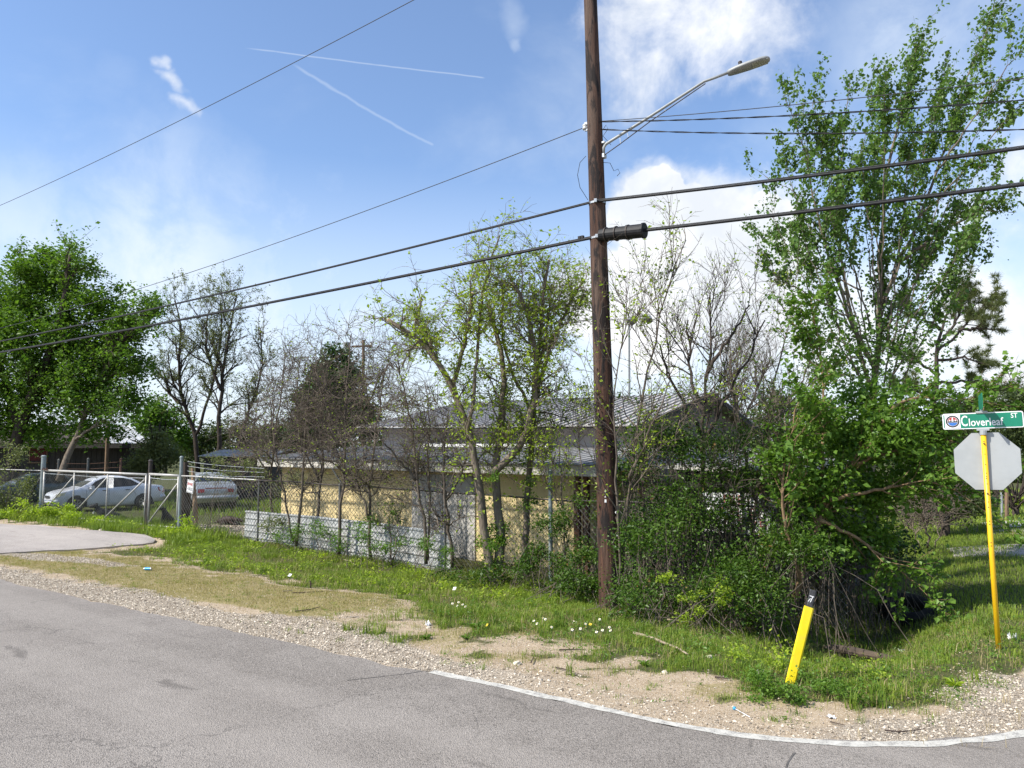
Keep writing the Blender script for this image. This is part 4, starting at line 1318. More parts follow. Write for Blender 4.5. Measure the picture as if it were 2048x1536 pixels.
sheet(s_at(776, 14.3), s_at(909, 14.3), -.36, .60, -.46, .52, 14.25, 'white corrugated sheet at the right end of the row, by the tree')

# ------------------------------------------------------------------ buildings
M_YWALL = None
def block_wall_mat():
    m, t, b = newmat('yellow_painted_block')
    o = t.node('ShaderNodeNewGeometry').outputs['Position']
    n1 = t.noise(o, 1.5, 7, 0.65); n2 = t.noise(o, 30, 4, 0.6)
    c = t.mix(t.smooth(n1, 0.35, 0.7), (0.76, 0.61, 0.31), (0.64, 0.51, 0.265))
    c = t.mix(t.smooth(n1, 0.62, 0.8, 0, .5), c, (0.46, 0.41, 0.30))
    t.put(b.inputs['Base Color'], c)
    b.inputs['Roughness'].default_value = 0.85
    t.put(b.inputs['Normal'], t.bump(n2, .3, .02))
    return m
M_YWALL = block_wall_mat()
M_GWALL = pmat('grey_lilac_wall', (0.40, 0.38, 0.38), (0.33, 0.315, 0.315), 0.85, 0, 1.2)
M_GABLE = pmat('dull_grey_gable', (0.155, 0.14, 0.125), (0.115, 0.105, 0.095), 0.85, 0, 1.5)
M_ROOF1 = pmat('blue_grey_metal_roof', (0.335, 0.325, 0.31), (0.215, 0.21, 0.20), 0.85, 0.0, 2.5, spec=.15, dirt=(0.10, 0.085, 0.07), dirt_amt=0.5)
M_ROOF2 = pmat('grey_corrugated_roof', (0.46, 0.44, 0.415), (0.33, 0.315, 0.30), 0.85, 0.0, 2.0, spec=.15, dirt=(0.13, 0.11, 0.095), dirt_amt=0.45)
M_FASCIA = pmat('off_white_fascia', (0.60, 0.57, 0.50), (0.48, 0.45, 0.40), 0.7, 0, 3, dirt=(0.22, 0.19, 0.15), dirt_amt=.4)
M_DKWOOD = pmat('dark_stained_boards', (0.048, 0.042, 0.038), (0.028, 0.025, 0.023), 0.85, 0, 6, stretch=(1, 1, .2))
M_BROWNPOST = pmat('red_brown_timber', (0.16, 0.075, 0.045), (0.09, 0.045, 0.03), 0.85, 0, 8, stretch=(1, 1, .2))
M_GALVROOF = pmat('bright_metal_roof', (0.60, 0.60, 0.58), (0.48, 0.48, 0.47), 0.4, 0.4, 2)
M_SHINGLE = pmat('old_brown_shingles', (0.075, 0.058, 0.048), (0.045, 0.036, 0.032), 0.95, 0, 5, bump=.6, bscale=18)
M_CURTAIN = pmat('dark_red_curtain', (0.11, 0.016, 0.014), (0.05, 0.01, 0.01), 0.8, 0, 4)
def ribbed_roof(c00, c10, c01, c11, nr, hgt_=.03, thick=.03):
    """metal roof between eave (c00..c10) and ridge (c01..c11), ribs run from eave to ridge"""
    c00, c10, c01, c11 = [np.array(q, float) for q in (c00, c10, c01, c11)]
    nn = np.cross(c10 - c00, c01 - c00); nn /= np.linalg.norm(nn)
    if nn[2] < 0: nn = -nn
    us, hs = [], []
    for k in range(nr):
        b = k / nr; w_ = 1 / nr
        for f, h in ((0, 0), (.74, 0), (.80, 1), (.92, 1), (.98, 0)):
            us.append(b + f * w_); hs.append(h)
    us.append(1); hs.append(0)
    us = np.array(us)[:, None]; hs = np.array(hs)[:, None] * hgt_
    e = c00 + (c10 - c00) * us + nn * hs; r_ = c01 + (c11 - c01) * us + nn * hs
    g = G().grid(np.stack([e, r_], 1).reshape(-1, 3), len(us), 2)
    g.poly([c00 - nn * thick, c10 - nn * thick, c11 - nn * thick, c01 - nn * thick])
    g.poly([c00 - nn * thick, c10 - nn * thick, c10, c00])
    return g
# yellow shed: real block courses on the street wall
SH_N = 16.2
SS0, SS1 = -20.4, -9.0
gz = -0.45
shed = root('yellow_shed', W(SS0, SH_N, gz), 'low yellow block shed with a shallow blue-grey metal roof', 'shed')
def wallbox(s0, s1, n0, n1, z0, z1):
    return G().poly([W(s0, n0, z0), W(s1, n0, z0), W(s1, n1, z0), W(s0, n1, z0)], (0, 0, z1 - z0))
wl = part('wall', wallbox(SS0, SS1, SH_N + .012, 20.0, gz - .2, 2.0), M_YWALL, shed)
bm = None
bl, bhh = 0.40, 0.20
rgb = np.random.default_rng(3)
rows = int((1.92 - gz) / bhh)
BLOCK_ME = mesh_np('block', G().box((0, 0, 0), (bl - .008, .02, bhh - .008)).V[0], G().box((0, 0, 0), (1, 1, 1)).F)
BLOCK_ME.materials.append(M_YWALL)
door = (-14.6, -13.2)
for r_ in range(rows):
    z = gz + (r_ + .5) * bhh
    x = SS0 + (0 if r_ % 2 else bl / 2)
    while x + bl <= SS1 + .01:
        if not (x + bl > s_at(824, SH_N) and x < s_at(955, SH_N)):
            o = bpy.data.objects.new('block', BLOCK_ME); COL.objects.link(o); o.parent = wl
            o.location = tuple(W(x + bl / 2, SH_N + .006 + rgb.uniform(-.003, .003), z) - ORG[shed.name]); o.rotation_euler = (0, 0, -TA)
        x += bl
d0, d1 = s_at(828, SH_N), s_at(952, SH_N)
M_GREYPANEL = pmat('pale_grey_door_panel', (0.50, 0.47, 0.42), (0.38, 0.36, 0.33), 0.7, 0, 1.4)
dr_ = part('door', wallbox(d0, d1, SH_N - .03, SH_N + .01, gz, 1.62), M_GREYPANEL, shed, label='pale grey double door panels behind the fence')
part('door_seam', wallbox((d0 + d1) / 2 - .01, (d0 + d1) / 2 + .01, SH_N - .034, SH_N - .028, gz, 1.62), M_INK, dr_)
part('lintel', wallbox(d0 - .1, d1 + .1, SH_N - .04, SH_N + .01, 1.625, 1.80), M_GREYPANEL, shed)
zt_l, zt_r = 2.20, 2.09
def fz(s): return zt_l + (zt_r - zt_l) * (s - SS0) / (SS1 - SS0)
RN = SH_N - .5
a0_, a1_ = SS0 - .6, SS1 + .35
def quadplate(p, t): return G().poly(p, t)
part('fascia', quadplate([W(a0_, RN, fz(a0_) - .24), W(a1_, RN, fz(a1_) - .24), W(a1_, RN, fz(a1_)), W(a0_, RN, fz(a0_))], NV * .03), M_FASCIA, shed)
part('end_fascia', quadplate([W(a1_, RN, fz(a1_) - .24), W(a1_, 20, 2.2), W(a1_, 20, 2.44), W(a1_, RN, fz(a1_))], AV * .03), M_FASCIA, shed)
part('soffit', quadplate([W(a0_, RN + .032, fz(a0_) - .235), W(a1_, RN + .032, fz(a1_) - .235), W(a1_, SH_N + .3, fz(a1_) - .2), W(a0_, SH_N + .3, fz(a0_) - .2)], (0, 0, .02)), M_DKWOOD, shed)
rf = part('roof', ribbed_roof(W(a0_, RN - .06, fz(a0_) + .035), W(a1_ + .05, RN - .06, fz(a1_) + .035), W(a0_, 20.05, 2.62), W(a1_ + .05, 20.05, 2.52), 44, .025), M_ROOF1, shed)
part('flashing', quadplate([W(s_at(848, 19.9), 19.80, 2.60), W(s_at(1100, 19.9), 19.80, 2.55), W(s_at(1100, 19.9), 19.80, 2.66), W(s_at(848, 19.9), 19.80, 2.70)], NV * .02), M_WHITE, rf)
for px in (1150, 1167):
    s = s_at(px, 15.9)
    part('corner_post', G().box(W(s, 15.98, .7), (.13, .13, 2.3), AV), M_BROWNPOST, shed)

# grey building behind
GN0, GN1 = 20.0, 30.6
GS0, GS1 = s_at(762, 20.0), -9.84
gb = root('grey_building', W(GS0, GN0, -.3), 'tall grey building behind the shed with a corrugated gable roof', 'building')
EZ0, EZ1, RZ = 3.32, 3.16, 4.42
wall_ = part('wall', wallbox(GS0, GS1, GN0 + .1, GN1, -.4, 3.2), M_GWALL, gb)
nm = (GN0 + GN1) / 2
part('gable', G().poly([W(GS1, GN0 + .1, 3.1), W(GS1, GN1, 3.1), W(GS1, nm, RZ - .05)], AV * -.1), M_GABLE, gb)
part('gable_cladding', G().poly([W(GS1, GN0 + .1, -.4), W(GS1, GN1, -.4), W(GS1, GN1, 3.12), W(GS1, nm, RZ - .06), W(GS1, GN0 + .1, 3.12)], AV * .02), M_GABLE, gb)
ov = .5
ge0 = s_at(716, 19.6); 
part('roof_slope', ribbed_roof(W(ge0, GN0 - .45, EZ0), W(GS1 + ov, GN0 - .45, EZ1), W(ge0, nm, RZ + .05), W(GS1 + ov, nm, RZ), 42, .045), M_ROOF2, gb)
part('rear_roof_slope', ribbed_roof(W(ge0, GN1 + .45, EZ0), W(GS1 + ov, GN1 + .45, EZ1), W(ge0, nm, RZ + .05), W(GS1 + ov, nm, RZ), 42, .045), M_ROOF2, gb)
part('eave_board', quadplate([W(ge0, GN0 - .40, EZ0 - .18), W(GS1 + ov, GN0 - .40, EZ1 - .17), W(GS1 + ov, GN0 - .40, EZ1 - .04), W(ge0, GN0 - .40, EZ0 - .04)], NV * .04), M_DKWOOD, gb)
part('verge_board', quadplate([W(GS1 + ov, GN0 - .4, EZ1 - .16), W(GS1 + ov, nm, RZ - .14), W(GS1 + ov, nm, RZ - .035), W(GS1 + ov, GN0 - .4, EZ1 - .04)], AV * -.03), M_DKWOOD, gb)
part('verge_board', quadplate([W(GS1 + ov, GN1 + .4, EZ1 - .16), W(GS1 + ov, nm, RZ - .145), W(GS1 + ov, nm, RZ - .04), W(GS1 + ov, GN1 + .4, EZ1 - .04)], AV * -.03), M_DKWOOD, gb)

# open lean-to right of the pole
LS0, LS1 = -8.3, -3.5
lt = root('lean_to', W(LS0, 16.2, -.4), 'dark open lean-to with a thin pale roof edge inside the thicket', 'lean-to')
part('roof', ribbed_roof(W(LS0, 15.8, 2.22), W(LS1, 15.8, 1.98), W(LS0, 20.5, 2.55), W(LS1, 20.5, 2.35), 22, .025), M_ROOF1, lt)
part('roof_edge', quadplate([W(LS0, 15.76, 2.12), W(LS1, 15.76, 1.88), W(LS1, 15.76, 1.97), W(LS0, 15.76, 2.21)], NV * .03), M_FASCIA, lt)
part('back_wall', wallbox(LS0, LS1, 19.0, 19.1, -.5, 2.35), M_DKWOOD, lt)
part('side_wall', wallbox(LS1 - .1, LS1, 16.6, 19.0, -.5, 1.9), M_DKWOOD, lt)
for s in (-7.6, -6.2, -4.9, -3.65):
    part('post', G().box(W(s, 15.95, .75), (.11, .11, 2.4), AV), M_BROWNPOST, lt)
part('rail', G().box(W(-5.8, 15.95, 1.72), (4.5, .07, .12), AV), M_DKWOOD, lt)
# painted board hung on the lean-to
hb0, hb1 = s_at(1396, 15.7), s_at(1549, 15.7)
cb = W((hb0 + hb1) / 2, 15.7, 1.16)
hb = root('painted_board', cb, 'white board with faded red hand lettering hung inside the thicket', 'sign')
part('panel', G().box(cb, (hb1 - hb0, .03, .82), AV), M_WHITE, hb)
M_FRED = pmat('faded_red_paint', (0.42, 0.09, 0.09), (0.55, 0.22, 0.20), 0.7, 0, 12)
def stroke(pts, r=.018):
    g = G()
    for a, b in zip(pts[:-1], pts[1:]):
        pa = cb + AV * a[0] + UP * a[1] - NV * .017; pb_ = cb + AV * b[0] + UP * b[1] - NV * .017
        g.beam(pa, pb_, .003, r * 1.6, up=UP if abs(a[0] - b[0]) > abs(a[1] - b[1]) else AV)
    return g
gl_ = []
def H(x, y, h=.2, w_=.12): return [[(x, y), (x, y + h)], [(x + w_, y), (x + w_, y + h)], [(x, y + h / 2), (x + w_, y + h / 2)]]
def I_(x, y, h=.2): return [[(x, y), (x, y + h)]]
def L_(x, y, h=.2, w_=.1): return [[(x, y + h), (x, y), (x + w_, y)]]
def T_(x, y, h=.2, w_=.14): return [[(x, y + h), (x + w_, y + h)], [(x + w_ / 2, y + h), (x + w_ / 2, y)]]
def P_(x, y, h=.2, w_=.1): return [[(x, y), (x, y + h), (x + w_, y + h * .9), (x + w_, y + h * .55), (x, y + h * .5)]]
def R_(x, y, h=.2, w_=.11): return P_(x, y, h, w_) + [[(x, y + h * .5), (x + w_, y)]]
lets = H(-.28, .17) + I_(-.08, .17) + L_(.02, .17) + I_(.22, .17, .12) + T_(-.45, -.1) + H(-.22, -.1) + L_(.0, -.1) + T_(.2, -.1) + L_(.40, -.1) + R_(.0, -.34) + P_(.25, -.34) + R_(.45, -.34)
for st in lets:
    part('painted_stroke', stroke(st), M_FRED, hb)

# dark house at far left
HY = 45.0
h0, h1 = at(-160, 960, HY), at(300, 960, HY)
hx0, hx1 = h0[0], h1[0] - .25
ez = at(200, 887, HY)[2]
hs = root('dark_house', (hx0, HY, 0), 'dark low house under the big green tree at the far left', 'house')
def bx(x0, x1, y0, y1, z0, z1): return G().poly([(x0, y0, z0), (x1, y0, z0), (x1, y1, z0), (x0, y1, z0)], (0, 0, z1 - z0))
part('wall', bx(hx0, hx1, HY, HY + .4, -.3, ez - .25), M_DKWOOD, hs)
part('wall', bx(hx0, hx1 - 3.6, HY + .4, HY + 5.2, -.3, ez - .25), M_DKWOOD, hs)
M_BOARD = M_DKWOOD
x = hx0
while x < hx1 - .02:
    part('board', bx(x + .01, min(x + .29, hx1), HY - .03, HY - .002, -.2, ez - .28), M_BOARD, hs)
    x += .30
RY = HY + 2.6
rz = at(100, 851, RY)[2]
rxe = at(257, 862, RY)[0]; rxm = at(185, 858, RY)[0]
xm = at(212, 860, HY)[0]
g = G().poly([(hx0 - .4, HY - .6, ez), (xm + .6, HY - .6, ez), (rxm, RY, rz), (hx0 - .4, RY, rz)], (0, 0, .06))
part('roof', g, M_SHINGLE, hs)
part('metal_roof', ribbed_roof((xm + .64, HY - .6, ez + .02), (hx1 + .5, HY - .6, ez), (rxm + .04, RY, rz + .03), (rxe, RY, rz), 9, .04), M_GALVROOF, hs, label='bright white metal end of the roof')
part('rear_roof', G().poly([(hx0 - .4, HY + 5.8, ez), (rxe - 1.5, HY + 5.8, ez), (rxe, RY, rz), (hx0 - .4, RY, rz)], (0, 0, .04)), M_SHINGLE, hs)
part('hip_end', G().poly([(hx1 + .5, HY - .6, ez), (rxe - 1.5, HY + 5.8, ez), (rxe, RY, rz)], (0, 0, -.04)), M_SHINGLE, hs)
part('eave_board', bx(hx0 - .4, hx1 + .4, HY - .62, HY - .56, ez - .27, ez - .03), M_DKWOOD, hs)
w0, w1 = at(61, 922, HY), at(95, 896, HY)
wn = part('window', bx(w0[0], w1[0], HY - .05, HY - .035, w0[2], w1[2]), M_CURTAIN, hs, label='window hung with a dark red curtain')
for q in ((w0[0] - .06, w0[0], w0[2] - .06, w1[2] + .06), (w1[0], w1[0] + .06, w0[2] - .06, w1[2] + .06)):
    part('frame', bx(q[0], q[1], HY - .075, HY - .032, q[2], q[3]), M_TIMBER, wn)
part('sill', bx(w0[0] - .1, w1[0] + .1, HY - .1, HY - .033, w0[2] - .13, w0[2] - .062), M_TIMBER, wn)
pbk = at(213, 930, HY - 1.0)
part('porch_post', G().tube([(pbk[0], HY - 1.0, -.1), (pbk[0], HY - 1.0, at(213, 845, HY - 1)[2])], .11, 8), M_TIMBER, base=(pbk[0], HY - 1.0, -.1), label='grey timber post in front of the dark house', cat='post')
# far low grey roofs between the trees
def far_shed(x0, x1, yt, yb, Y, label, mr):
    a, b = at(x0, yb, Y), at(x1, yb, Y)
    r_ = root('far_shed', (a[0], Y, 0), label, 'shed')
    zt_ = at(x0, yt, Y + 3)[2]
    part('wall', bx(a[0] + .2, b[0] - .2, Y + .3, Y + 5.7, -.2, a[2] - .1), M_DKWOOD, r_)
    part('roof', ribbed_roof((a[0], Y, a[2]), (b[0], Y, a[2]), (a[0], Y + 3, zt_), (b[0], Y + 3, zt_), 14, .04), mr, r_)
    part('rear_roof', ribbed_roof((a[0], Y + 6, a[2]), (b[0], Y + 6, a[2]), (a[0], Y + 3, zt_), (b[0], Y + 3, zt_), 14, .04), mr, r_)
far_shed(396, 545, 900, 912, 40, 'distant low shed with a pale roof left of the yellow shed', M_ROOF2)

# ------------------------------------------------------------------ lamps and poles beyond the roofs
def flood(px, Y):
    b = at(px, 905, Y); b[2] = 0
    r_ = root('floodlight_pole', b, 'thin pole with a pair of floodlights far behind the grey roof', 'floodlight')
    t = at(px, 640, Y)
    part('shaft', G().tube([b, t], .06, 8), M_LAMP, r_)
    part('crossbar', G().tube([at(1262, 638, Y), at(1298, 638, Y)], .03, 6), M_LAMP, r_)
    for x, y in ((1263, 640), (1297, 637)):
        c = at(x, y, Y)
        part('floodlight', G().lathe([(0, .18), (.12, .15), (.26, -.1), (.24, -.14), (0, -.16)], c, (.3, .4, .9), 12), M_LAMP, r_)
flood(1258, 40)
Yp = 62
b = at(727, 905, Yp); b[2] = 0
r_ = root('utility_pole', b, 'distant utility pole with a crossarm above the dark evergreen', 'utility pole')
part('shaft', G().tube([b, at(727, 680, Yp)], .12, 8), M_TIMBER, r_)
part('crossarm', G().beam(at(704, 693, Yp), at(745, 692, Yp), .12, .14), M_TIMBER, r_)
for x, y in ((705, 688), (722, 687), (742, 689)):
    part('insulator', G().lathe([(0, 0), (.09, .02), (.06, .1), (.1, .16), (0, .24)], at(x, y, Yp), UP, 8), M_CERAM, r_)
part('transformer', G().lathe([(0, -.5), (.28, -.5), (.3, .4), (0, .5)], at(694, 695, Yp), UP, 12), M_LAMP, r_)
Yp = 34
b = at(1965, 905, Yp); b[2] = 0
r_ = root('utility_pole', b, 'grey pole rising out of the greenery behind the name plate', 'utility pole')
part('shaft', G().tube([b, at(1964, 758, Yp)], .09, 8), M_TIMBER, r_)
for px, y0_, y1_, Yq, lb in ((2013, 985, 1031, 30, 'weathered brown fence post beside the side street'), (2003, 985, 1018, 31, 'pale fence post behind the brown one on the side street')):
    b = at(px, y1_, Yq); 
    part('post', G().tube([(b[0], Yq, float(hz(*SN(b))) - .1), at(px, y0_, Yq)], .07 if px > 2005 else .045, 7), M_TIMBER if px > 2005 else M_GALV, base=b, label=lb, cat='post')

# ------------------------------------------------------------------ ditch things
tc_ = gpx(1815, 1236)
M_RUBBER = pmat('old_tyre_rubber', (0.018, 0.018, 0.018), (0.036, 0.033, 0.03), 0.95, 0, 9, spec=.08, dirt=(0.09, 0.075, 0.055), dirt_amt=.4)
ty = root('tyre', tc_, 'old black tyre lying tilted in the shaded ditch', 'tyre')
tax = np.array([-.10, -.30, .95]); tax /= np.linalg.norm(tax)
Rr_, rr_ = .36, .11
prof = []
for a in np.linspace(0, 2 * np.pi, 15):
    prof.append((Rr_ + rr_ * np.sign(math.cos(a)) * abs(math.cos(a)) ** .6, .11 * np.sign(math.sin(a)) * abs(math.sin(a)) ** .6))
part('carcass', G().lathe(prof, tc_ + np.array([0, 0, .16]), tax, 40), M_RUBBER, ty, smooth=True)
g = G()
A_ = np.cross(tax, [0, 0, 1.]); A_ /= np.linalg.norm(A_); B_ = np.cross(tax, A_)
for k in range(44):
    a = k * 2 * np.pi / 44
    d_ = A_ * math.cos(a) + B_ * math.sin(a)
    for o_ in (-.05, 0.0, .05):
        g.box(tc_ + np.array([0, 0, .16]) + d_ * (Rr_ + rr_ + .004) + tax * o_, (.014, .05, .036), d_, tax)
part('tread_block', g, M_RUBBER, ty, kind='stuff')
la, lb_ = gpx(1648, 1297), gpx(1788, 1316)
M_LOG = pmat('rotting_log_bark', (0.115, 0.085, 0.06), (0.06, 0.046, 0.036), 0.95, 0, 8, stretch=(.3, 1, 1), bump=.8, bscale=25)
t_ = np.linspace(0, 1, 9)
part('log', G().tube([la + (lb_ - la) * q + np.array([0, .02 * math.sin(q * 7), .005 + .015 * math.sin(q * 5)]) for q in t_], [.05, .062, .068, .066, .07, .066, .06, .056, .04], 9), M_LOG, base=la, label='half-buried grey-brown log in the ditch', cat='log')
# ------------------------------------------------------------------ cars
def carpaint(name, col, rough=0.3, metal=0.3, dirt=(0.3, 0.27, 0.22)):
    return pmat(name, col, tuple(c * .9 for c in col), rough, metal, 2.0, spec=0.5, dirt=dirt, dirt_amt=.28, coat=.6)
M_GLASS = pmat('tinted_car_glass', (0.012, 0.014, 0.016), (0.02, 0.022, 0.024), 0.12, 0, 3, spec=0.3)
M_WSCREEN = pmat('dusty_windscreen', (0.06, 0.065, 0.055), (0.10, 0.105, 0.09), 0.15, 0, 3, spec=0.7)
M_TYRE = pmat('car_tyre', (0.018, 0.018, 0.018), (0.03, 0.03, 0.03), 0.8, 0, 9)
M_ALLOY = pmat('alloy_wheel', (0.50, 0.50, 0.50), (0.38, 0.38, 0.38), 0.35, 0.7, 9)
M_TAIL = pmat('tail_lamp_red', (0.36, 0.02, 0.018), (0.25, 0.015, 0.015), 0.2, 0, 7, spec=.7)
M_HEAD = pmat('clouded_headlamp', (0.62, 0.58, 0.36), (0.52, 0.48, 0.28), 0.3, 0, 5, spec=.6)
M_TRIM = pmat('black_car_trim', (0.02, 0.02, 0.02), (0.03, 0.03, 0.03), 0.6, 0, 5)
M_PLATE = pmat('licence_plate_white', (0.55, 0.56, 0.58), (0.48, 0.49, 0.5), 0.5, 0, 8)
SED_X = [-2.22, -2.18, -2.05, -1.8, -1.45, -1.2, -0.9, -0.5, -0.1, 0.3, 0.62, 0.95, 1.25, 1.6, 1.9, 2.08, 2.18, 2.22]
SED_T = [0.70, 0.90, 1.00, 1.03, 1.06, 1.16, 1.33, 1.43, 1.455, 1.43, 1.33, 1.13, 0.965, 0.90, 0.83, 0.76, 0.66, 0.52]
SED_W = [0.70, 0.76, 0.82, 0.845, 0.855, 0.86, 0.865, 0.868, 0.868, 0.868, 0.866, 0.864, 0.86, 0.85, 0.82, 0.77, 0.68, 0.58]
SED_B = [0.42, 0.34, 0.30, 0.28, 0.22, 0.20, 0.19, 0.19, 0.19, 0.19, 0.19, 0.19, 0.20, 0.22, 0.24, 0.26, 0.30, 0.36]
def car(name, label, loc, heading, paint, scale=1.0, wheels_dark=False, glass=None, lights=True):
    """local +x is the front"""
    glass = glass or M_GLASS
    rz = math.atan2(heading[1], heading[0])
    r_ = root(name, loc, label, 'car', None, (0, 0, rz))
    r_.scale = (scale,) * 3
    top = lambda x: float(np.interp(x, SED_X, SED_T))
    wid = lambda x: float(np.interp(x, SED_X, SED_W))
    bot = lambda x: float(np.interp(x, SED_X, SED_B))
    belt = lambda x: float(np.interp(x, [-2.3, -1.6, .9, 1.4, 2.3], [.96, .975, .925, .90, .80]))
    def half(x, z):
        """half width of the skin at height z"""
        w_, t_, b_ = wid(x), top(x), bot(x)
        bl_ = min(belt(x), t_ - .03)
        if z <= bl_:
            f = (z - b_) / max(bl_ - b_, .01)
            return w_ * (0.93 + 0.07 * math.sin(min(max(f, 0), 1) * math.pi * .62) ** .8 - .03 * max(0, f - .75) / .25)
        f = (z - bl_) / max(t_ - bl_, .02)
        wb = w_ * (0.93 + 0.07 * math.sin(math.pi * .62) ** .8 - .03)
        wt = wb - .30 * (t_ - bl_) / .5
        return wb + (wt - wb) * f
    xs = np.unique(np.concatenate([np.array(SED_X), np.linspace(-2.2, 2.2, 40)]))
    ringN = None; V = []
    for x in xs:
        b_, t_ = bot(x), top(x); bl_ = min(belt(x), t_ - .03)
        zs_ = list(b_ + (bl_ - b_) * np.array([0, .08, .3, .55, .8, 1.0])) + list(bl_ + (t_ - bl_) * np.array([.35, .7, .9]))
        pr = [(half(x, z) * (.9 if k == 0 else 1), z) for k, z in enumerate(zs_)]
        hw = half(x, zs_[-1])
        pr += [(hw * .93, t_ - (t_ - bl_) * .035), (hw * .6, t_ + .004), (0, t_ + .012)]
        left = [(x, y, z) for y, z in pr]; right = [(x, -y, z) for y, z in pr[:-1]][::-1]
        V.append(left + right)
    V = np.array(V); k = V.shape[1]
    i = np.arange(len(xs) - 1)[:, None]; q = np.arange(k)[None]
    F = np.stack([i * k + q, i * k + (q + 1) % k, (i + 1) * k + (q + 1) % k, (i + 1) * k + q], -1).reshape(-1, 4)
    body = part('body', G().add(V.reshape(-1, 3), [F, np.arange(k)[None, ::-1], np.arange((len(xs) - 1) * k, len(xs) * k)[None]]), paint, r_, True, True)
    def side_patch(poly, off, nm, mat, par, sides=(1, -1)):
        for sd_ in sides:
            P = []
            m = len(poly)
            for a, b in zip(poly, poly[1:] + poly[:1]):
                n_ = max(1, int(math.hypot(b[0] - a[0], b[1] - a[1]) / .15))
                for t in range(n_):
                    x = a[0] + (b[0] - a[0]) * t / n_; z = a[1] + (b[1] - a[1]) * t / n_
                    P.append((x, sd_ * (half(x, z) + off), z))
            part(nm, G().poly(P if sd_ > 0 else P[::-1]), mat, par, True)
    # side glass: front door, rear door
    side_patch([(.92, .955), (.14, .975), (.14, 1.375), (.30, 1.365), (.60, 1.235)], .008, 'window', glass, r_)
    side_patch([(.08, .977), (-.78, 1.005), (-1.13, 1.075), (-.80, 1.285), (-.45, 1.365), (.08, 1.378)], .008, 'window', glass, r_)
    # screens
    def screen(xa, xb, fa, fb, nm, mat):
        ys = np.linspace(-1, 1, 9); Vv = []
        for x, f in ((xa, fa), (.5 * (xa + xb), .5 * (fa + fb)), (xb, fb)):
            hw = half(x, top(x) - .03) * f
            for y in ys:
                Vv.append((x, y * hw, top(x) + .016 - .012 * y * y))
        part(nm, G().grid(np.array(Vv), 3, 9), mat, r_, True, True)
    screen(1.16, .46, .93, .83, 'windscreen', M_WSCREEN)
    screen(-1.32, -.72, .90, .80, 'rear_window', glass)
    for sd_ in (1, -1):
        for x0 in (1.32, -1.30):
            y = wid(x0) * .985
            arch = []
            for a in np.linspace(-.25, math.pi + .25, 18):
                arch.append((x0 + .385 * math.cos(a), sd_ * (y + .010), .305 + .385 * math.sin(a)))
            part('wheel_arch', G().poly(arch if sd_ < 0 else arch[::-1]), M_TRIM, r_, True)
            wh = part('wheel', G().lathe([(.20, -.10), (.29, -.10), (.312, -.07), (.312, .07), (.29, .10), (.20, .10)], (x0, sd_ * (y - .07), .312), (0, sd_, 0), 24), M_TYRE, r_, True, True)
            g = G().lathe([(0, .03), (.05, .05), (.06, .03)], (x0, sd_ * (y - .03), .312), (0, sd_, 0), 12)
            for a in range(7):
                an = a * 2 * math.pi / 7
                d_ = np.array([math.cos(an), 0, math.sin(an)])
                g.beam(np.array([x0, sd_ * (y + .012), .312]) + d_ * .04, np.array([x0, sd_ * (y + .02), .312]) + d_ * .195, .03, .035, up=(0, 1, 0))
            g.lathe([(.185, .0), (.185, .055), (.205, .055), (.205, .0)], (x0, sd_ * (y - .03), .312), (0, sd_, 0), 24)
            part('rim', g, M_ALLOY, wh, True)
        g = G().box((.80, sd_ * (wid(.8) + .09), 1.0), (.12, .2, .13), (1, 0.15 * sd_, 0))
        part('mirror', g, paint, r_, True)
        for x0 in (.28, -.62):
            g = G().box((x0, sd_ * (half(x0, .86) + .014), .86), (.17, .03, .03))
            part('door_handle', g, M_TRIM, r_, True)
        seam = [[(.98, .90), (.93, .35)], [(.11, .95), (.09, .33)], [(-.78, .95), (-.98, .62)]]
        for ln in seam:
            (xa, za), (xb, zb2) = ln
            pa = [(xa + (xb - xa) * t, sd_ * (half(xa + (xb - xa) * t, za + (zb2 - za) * t) + .003), za + (zb2 - za) * t) for t in np.linspace(0, 1, 6)]
            part('door_seam', G().tube(pa, .006, 4), M_TRIM, r_, True)
        # lamps
        side_patch([(2.10, .60), (2.08, .74), (1.70, .83), (1.78, .72)], .012, 'headlamp', M_HEAD, r_, (sd_,))
        side_patch([(-2.14, .70), (-2.16, .88), (-1.88, .93), (-1.92, .78)], .012, 'tail_lamp', M_TAIL, r_, (sd_,))
        g = G().poly([(-2.225, sd_ * .66, .72), (-2.205, sd_ * .66, .86), (-2.225, sd_ * .42, .86), (-2.245, sd_ * .44, .73)], (-.012, 0, 0))
        part('tail_lamp', g, M_TAIL, r_, True)
    part('front_bumper', G().tube([(1.98, -.80, .45), (2.14, -.66, .44), (2.24, -.35, .43), (2.26, 0, .43), (2.24, .35, .43), (2.14, .66, .44), (1.98, .80, .45)], .085, 8), paint, r_, True, True)
    part('rear_bumper', G().tube([(-2.0, -.82, .52), (-2.17, -.70, .52), (-2.25, -.35, .52), (-2.27, 0, .52), (-2.25, .35, .52), (-2.17, .70, .52), (-2.0, .82, .52)], .10, 8), paint, r_, True, True)
    part('grille', G().box((2.225, 0, .62), (.03, .7, .10)), M_TRIM, r_, True)
    part('licence_plate', G().box((-2.26, 0, .76), (.012, .32, .15)), M_PLATE, r_, True)
    part('boot_trim', G().box((-2.215, 0, .89), (.02, .8, .028)), M_TAIL, r_, True)
    part('underbody', G().box((0, 0, .24), (3.6, 1.4, .14)), M_TRIM, r_, True)
    return r_
